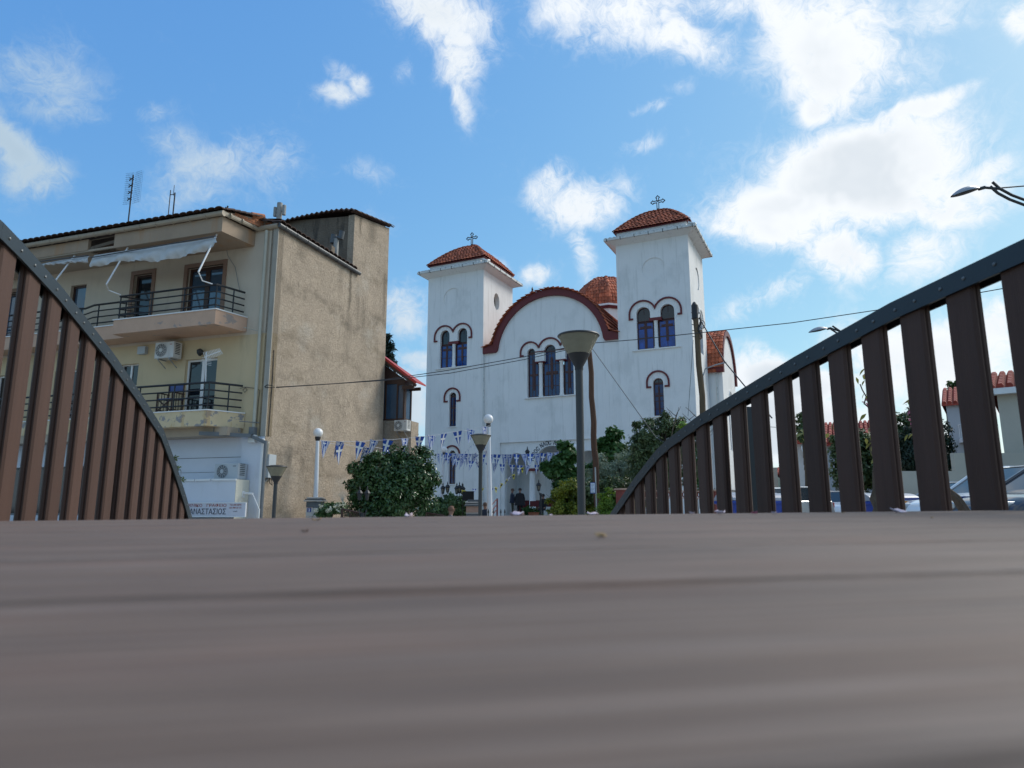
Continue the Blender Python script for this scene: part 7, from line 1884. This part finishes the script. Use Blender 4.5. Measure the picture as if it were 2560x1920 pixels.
for px in (1221, 1233, 1252, 1262):
    p = Vector(at(px, 1283, 20)) - o; q = Vector(at(px, 1279, 20)) - o; f.lathe([(.012, -o.z + 0), (.012, p.z), (.03, p.z + .02), (.002, q.z + .08)], (p.x, p.y), 6)
f.build('spear_post', 'lamp_black', t)
# notice on a thin post
x, y, _ = at(1492, 1272, 20.8)
t = thing('notice_post', 'blue edged white notice on a thin galvanised post by the wooden pole', 'notice', (x, y, 0))
p = MB(); p.tube([(0, 0, 0), (-.02, 0, at(1490, 1168, 20.8)[2])], .022, 8); p.build('post', 'galvanised', t)
z0, z1 = at(1485, 1234, 20.8)[2], at(1485, 1206, 20.8)[2]
b = MB(); b.box(-.19, -.03, -.03, -.02, z0, z1); b.build('notice_edge', 'stripe_blue', t); b = MB(); b.box(-.175, -.045, -.034, -.031, z0 + .02, z1 - .02); b.build('notice_sheet', 'poster', t)
b = MB()
for k in range(7): b.box(-.165, -.06 - .02 * (k % 3), -.0355, -.0345, z1 - .06 - k * .04, z1 - .052 - k * .04)
b.build('print', 'letter_dark', t)
# bench in the porch
x, y, _ = at(1356, 1272, 39.8)
t = thing('bench', 'dark wooden bench in the porch under the seated man', 'bench', (x, y, 0), -25.9)
b = MB(); b.box(-.9, .9, -.2, .25, .40, .45); b.build('seat', 'cloth_black', t); b = MB(); b.box(-.9, .9, .24, .30, .62, .95); b.build('backrest', 'dark_red', t)
for s_ in (-.8, .8): b = MB(); b.box(s_ - .04, s_ + .04, -.18, .28, 0, .40); b.build('leg', 'lamp_black', t)

# ================================================================== PEOPLE
import bmesh
def person(label, loc, deg, J, cloth, hair, extra=None, skin_parts=True, h=1.0, hat=None, trousers='cloth_black'):
    """one continuous skinned body; J overrides joint places, local x = to the figure's right hand side, -y = facing"""
    j = dict(pelvis=(0, 0, .93), spine=(0, .01, 1.12), chest=(0, .02, 1.32), neck=(0, .02, 1.48), head0=(0, .0, 1.56), head1=(0, -.01, 1.64), head2=(0, 0, 1.71),
             shL=(-.17, .02, 1.41), elL=(-.23, .04, 1.14), wrL=(-.22, -.06, .90), haL=(-.22, -.09, .82), shR=(.17, .02, 1.41), elR=(.23, .04, 1.14), wrR=(.22, -.06, .90), haR=(.22, -.09, .82),
             hiL=(-.09, 0, .88), knL=(-.10, -.02, .48), anL=(-.10, .02, .09), toL=(-.11, -.14, .04), hiR=(.09, 0, .88), knR=(.10, -.02, .48), anR=(.10, .02, .09), toR=(.11, -.14, .04))
    j.update(J)
    rad = dict(pelvis=(.15, .12), spine=(.145, .115), chest=(.165, .12), neck=(.055, .055), head0=(.065, .075), head1=(.078, .095), head2=(.06, .07),
               sh=(.062, .062), el=(.046, .046), wr=(.032, .028), ha=(.03, .018), hi=(.085, .09), kn=(.058, .058), an=(.042, .045), to=(.035, .025))
    names = list(j); idx = {n_: i for i, n_ in enumerate(names)}
    E_ = [('pelvis', 'spine'), ('spine', 'chest'), ('chest', 'neck'), ('neck', 'head0'), ('head0', 'head1'), ('head1', 'head2')]
    for s_ in 'LR': E_ += [('chest', 'sh' + s_), ('sh' + s_, 'el' + s_), ('el' + s_, 'wr' + s_), ('wr' + s_, 'ha' + s_), ('pelvis', 'hi' + s_), ('hi' + s_, 'kn' + s_), ('kn' + s_, 'an' + s_), ('an' + s_, 'to' + s_)]
    me = bpy.data.meshes.new('body'); me.from_pydata([Vector(j[n_]) * h for n_ in names], [(idx[a], idx[b]) for a, b in E_], []); o = bpy.data.objects.new('body', me); COL.objects.link(o)
    o.modifiers.new('skin', 'SKIN'); sv = me.skin_vertices[0].data
    for n_ in names:
        r_ = rad.get(n_) or rad[n_[:2]]; sv[idx[n_]].radius = (r_[0] * h, r_[1] * h); sv[idx[n_]].use_root = n_ == 'pelvis'
    sb = o.modifiers.new('sub', 'SUBSURF'); sb.levels = 2; sb.render_levels = 2
    bpy.context.view_layer.update(); nm = bpy.data.meshes.new_from_object(o.evaluated_get(bpy.context.evaluated_depsgraph_get())); bpy.data.objects.remove(o)
    nm.materials.clear()
    for m in (cloth, trousers, 'skin', 'tyre'): nm.materials.append(MATS[m])
    hz = (Vector(j['neck']).lerp(Vector(j['head0']), .35) * h)
    pts_h = [Vector(j[q]) * h for q in ('haL', 'haR')]; feet = [Vector(j[q]) * h for q in ('toL', 'toR', 'anL', 'anR')]; kn = [Vector(j[q]) * h for q in ('knL', 'knR', 'hiL', 'hiR')]
    hd = Vector(j['head1']) * h
    for f in nm.polygons:
        c = f.center; k = 0
        if (c - hd).length < .17 * h and c.z > hz.z - .03: k = 2
        elif min((c - q).length for q in pts_h) < .075 * h: k = 2
        elif min((c - q).length for q in feet) < .10 * h: k = 3
        else:
            if c.z < (j['pelvis'][2] - .06) * h or min((c - q).length for q in kn) < .15 * h: k = 1
        f.material_index = k; f.use_smooth = True
    t = thing('person', label, 'person', loc, deg); inst(nm, 'body', t)
    # face, ears, fingers
    fc = MB(); hc = Vector(j['head1']) * h
    fd = Vector((0, -1, 0))
    if extra and 'face' in extra: fd = Vector(extra['face']).normalized()
    rt_ = fd.cross(Vector((0, 0, 1))).normalized()
    fc.bar(hc + fd * .085 + Vector((0, 0, .02)), hc + fd * .115 - Vector((0, 0, .015)), .022, .02)
    for s_ in (-1, 1): fc.bar(hc + rt_ * s_ * .085 + Vector((0, 0, .025)), hc + rt_ * s_ * .09 - Vector((0, 0, .03)), .03, .015)
    fc.bar(hc + fd * .088 - Vector((0, 0, .05)) - rt_ * .02, hc + fd * .088 - Vector((0, 0, .05)) + rt_ * .02, .012, .008)
    for ha, wr in (('haL', 'wrL'), ('haR', 'wrR')):
        a = Vector(j[ha]) * h; d = (a - Vector(j[wr]) * h).normalized(); sd = d.orthogonal().normalized()
        for q, ln in ((-1.5, .055), (-.5, .068), (.5, .064), (1.5, .048)): fc.tube([a + sd * q * .014 + d * .01, a + sd * q * .016 + d * (.01 + ln * .6), a + sd * q * .015 + d * (.005 + ln) + d.cross(sd) * .012], [.010, .009, .007], 5)
        fc.tube([a - d * .02 + sd * .025, a + sd * .05 + d * .012, a + sd * .052 + d * .035], [.011, .010, .007], 5)
    fc.build('face_and_fingers', 'skin', t, smooth=True)
    ey = MB()
    for s_ in (-1, 1): ey.lathe([(.001, hc.z + .018), (.008, hc.z + .024), (.001, hc.z + .030)], ((hc + fd * .088 + rt_ * s_ * .03).x, (hc + fd * .088 + rt_ * s_ * .03).y), 6)
    ey.build('eyes', 'hair_dark', t)
    hr = MB(); n_ = 8; R_ = .108 * h; vs = []
    for i in range(n_ + 1):
        a = pi * .62 * i / n_
        for k in range(16):
            b_ = 2 * pi * k / 16; dv = Vector((sin(a) * cos(b_), sin(a) * sin(b_), cos(a))); rr = R_ * (1 + .04 * sin(b_ * 5 + a * 7))
            if dv.dot(fd) > .35 and a > .9: dv = (dv - fd * (dv.dot(fd) - .35)).normalized() * .9
            vs.append(hc + Vector((0, 0, .018)) + dv * rr)
    hr.add(vs, [(i * 16 + k, i * 16 + (k + 1) % 16, (i + 1) * 16 + (k + 1) % 16, (i + 1) * 16 + k) for i in range(n_) for k in range(16)]); hr.build('hair' if not hat else 'cap', hat or hair, t, smooth=True)
    if hat:
        b = MB(); c_ = hc + Vector((0, 0, .05)) + fd * .10; b.add([c_ + rt_ * .08, c_ - rt_ * .08, c_ - rt_ * .06 + fd * .09 - Vector((0, 0, .015)), c_ + rt_ * .06 + fd * .09 - Vector((0, 0, .015))], [(0, 1, 2, 3)]); b.build('cap_peak', hat, t)
    return t
def skirt(t, z0, z1, r0, r1, m, sy=.75, name='coat'):
    b = MB(); n_ = 20; vs = []
    for i in range(7):
        k = i / 6; z = z0 + (z1 - z0) * k; r_ = r0 + (r1 - r0) * k
        for q in range(n_): a = 2 * pi * q / n_; f = 1 + .05 * sin(a * 6) * (1 - k); vs.append((cos(a) * r_ * f, sin(a) * r_ * sy * f, z))
    b.add(vs, [(i * n_ + q, i * n_ + (q + 1) % n_, (i + 1) * n_ + (q + 1) % n_, (i + 1) * n_ + q) for i in range(6) for q in range(n_)]); b.build(name, m, t, smooth=True)
p = at(1300, 1272, 38.8); hh = at(1300, 1220, 38.8)[2] / 1.76
t = person('stout person in dark coat seen from behind, right of the two in the left arch', (p[0], p[1], 0), 170, dict(elL=(-.27, .03, 1.16), wrL=(-.27, -.04, .95), haL=(-.27, -.06, .87), elR=(.28, .03, 1.16), wrR=(.30, -.05, .95), haR=(.31, -.07, .87), shL=(-.19, .02, 1.41), shR=(.19, .02, 1.41)), 'cloth_black', 'hair_dark', h=hh)
skirt(t, .68, 1.42 * hh, .30, .19, 'cloth_black')
p = at(1281, 1272, 39.3); hh = at(1281, 1221, 39.3)[2] / 1.76
t = person('slim person in dark jacket turned sideways, left of the two in the left arch', (p[0], p[1], 0), 95, dict(elL=(-.22, -.06, 1.16), wrL=(-.14, -.28, 1.02), haL=(-.12, -.34, .98)), 'cloth_navy', 'hair_brown', h=hh, trousers='cloth_olive')
skirt(t, .82, 1.40 * hh, .22, .16, 'cloth_navy')
SIT = dict(hiL=(-.10, -.05, .90), knL=(-.12, -.45, .92), anL=(-.12, -.46, .52), toL=(-.12, -.60, .47), hiR=(.10, -.05, .90), knR=(.12, -.45, .92), anR=(.12, -.46, .52), toR=(.12, -.60, .47), wrL=(-.18, -.26, 1.0), haL=(-.16, -.33, .99), wrR=(.18, -.26, 1.0), haR=(.16, -.33, .99))
x, y, _ = at(1358, 1272, 39.5)
person('man in dark suit and pale shirt seated on the porch bench', (x, y, -.42), -20, SIT, 'cloth_black', 'hair_dark')
x, y, zt = at(1128, 1265, 20.5)
person('man in a brown cap and grey jacket seated in front of the low shrubs', (x, y, zt - 1.76), 120, SIT, 'cloth_grey', 'hair_dark', hat='straw_brown', trousers='cloth_navy')
x, y, zt = at(1213, 1256, 29)
person('person in navy with pale bag strap half hidden between the two lamp posts', (x, y, zt - 1.76), -40, SIT, 'cloth_navy', 'hair_brown', trousers='cloth_cream')
# chairs under the two people seated in the square
for (px, d, zs, lab) in ((1128, 20.5, at(1128, 1265, 20.5)[2] - 1.76 + .82, 'brown cafe chair under the man in the cap'), (1213, 29, at(1213, 1256, 29)[2] - 1.76 + .82, 'brown cafe chair between the two lamp posts')):
    x, y, _ = at(px, 1272, d); t = thing('cafe_chair', lab, 'chair', (x, y, 0), 120 if px < 1200 else -40)
    b = MB(); b.box(-.22, .22, -.22, .22, zs - .05, zs); b.build('seat', 'brown_wood_frame', t)
    b = MB(); b.box(-.22, .22, .21, .25, zs + .1, zs + .42); b.build('backrest', 'brown_wood_frame', t)
    for sx in (-.19, .19):
        for sy in (-.19, .22): b = MB(); b.box(sx - .02, sx + .02, sy - .02, sy + .02, 0, zs - .05 if sy < 0 else zs + .42); b.build('leg', 'brown_wood_frame', t)

# ================================================================== SMALL LITTER ON THE DECK
def on_deck(px, y_l):
    """point of the deck surface seen along column px, at a given distance along the bridge"""
    d = ray(px, 1290); k = y_l / (-d[0] * BR.s * -1 * -1 + d[1] * BR.c) if False else None
    n = (-BR.s, BR.c); t_ = y_l / (d[0] * n[0] + d[1] * n[1]); x, y = d[0] * t_, d[1] * t_
    xl = x * BR.c + y * BR.s
    return Vector((x, y, deck_z(y_l) + deck_tilt(xl)))
def litter(kind, label, px, y_l, size, m, lift=.0, seed=0, pink=False):
    rd_ = random.Random(seed); mb = MB(); n_ = 8; vs = [(0, 0, size * .10)]
    for ring in (.5, 1):
        for k in range(n_): a = 2 * pi * k / n_; r_ = size / 2 * ring * rd_.uniform(.8, 1.1); vs.append((cos(a) * r_, sin(a) * r_ * .6, (size * (.05 + .28 * rd_.random() * ring ** 2))))
    fs = [(0, 1 + k, 1 + (k + 1) % n_) for k in range(n_)] + [(1 + k, 9 + k, 9 + (k + 1) % n_, 1 + (k + 1) % n_) for k in range(n_)]
    mb.add(vs, fs); o = mb.build(kind, m, fix=False, smooth=True); o.location = on_deck(px, y_l) + Vector((0, 0, .0006 + lift)); o.rotation_euler = (0, 0, rd_.uniform(0, 6))
    s_ = o.modifiers.new('thick', 'SOLIDIFY'); s_.thickness = size * .04
    tag(o, label, {'petal': 'petal', 'dry_leaf': 'leaf', 'seed_husk': 'seed'}[kind], 'bits of blossom and leaf on the deck'); return o
litter('seed_husk', 'dark brown seed husk on the deck, the most prominent speck at left', 765, .62, .009, 'seed_brown', seed=1)
litter('dry_leaf', 'thin yellowish leaf scrap at the deck crest above the seed husk', 792, .95, .014, 'dry_leaf', seed=2)
litter('dry_leaf', 'tan curled leaf scrap on the deck right of centre', 1500, .47, .010, 'dry_leaf', seed=3)
litter('petal', 'large pale petal upright at the deck crest below the porch', 1292, 1.08, .026, 'petal', seed=4)
litter('petal', 'flat pale petal at the deck crest below the glossy bush', 1022, 1.08, .022, 'petal', seed=5)
litter('petal', 'pale petal at the deck crest below the wooden pole', 1482, 1.06, .022, 'petal', seed=6)
litter('petal', 'tiny pale crumb of petal right of the upright petal', 1376, 1.08, .008, 'petal', seed=7)
litter('petal', 'flat pale petal on the crest under the lower part of the right handrail', 1800, 1.05, .022, 'petal', seed=8)
litter('petal', 'pale crumb of petal where the right handrail meets the deck line', 1730, 1.07, .014, 'petal', seed=9)
litter('petal', 'small reddish petal standing up below the blue bins', 1885, 1.05, .013, 'blossom_pink', seed=10)
litter('petal', 'large pale petal at the deck crest below the blue-grey light pole', 2250, 1.00, .026, 'petal', seed=11)
litter('dry_leaf', 'tiny dark crumb on the deck at the right', 2330, .75, .006, 'dry_leaf', seed=12)
litter('petal', 'small pale petal crumb between bins and scooter on the crest', 1935, 1.05, .010, 'petal', seed=13)
litter('dry_leaf', 'little brown crumb at the deck crest right of the scooter', 2110, 1.02, .008, 'dry_leaf', seed=14)
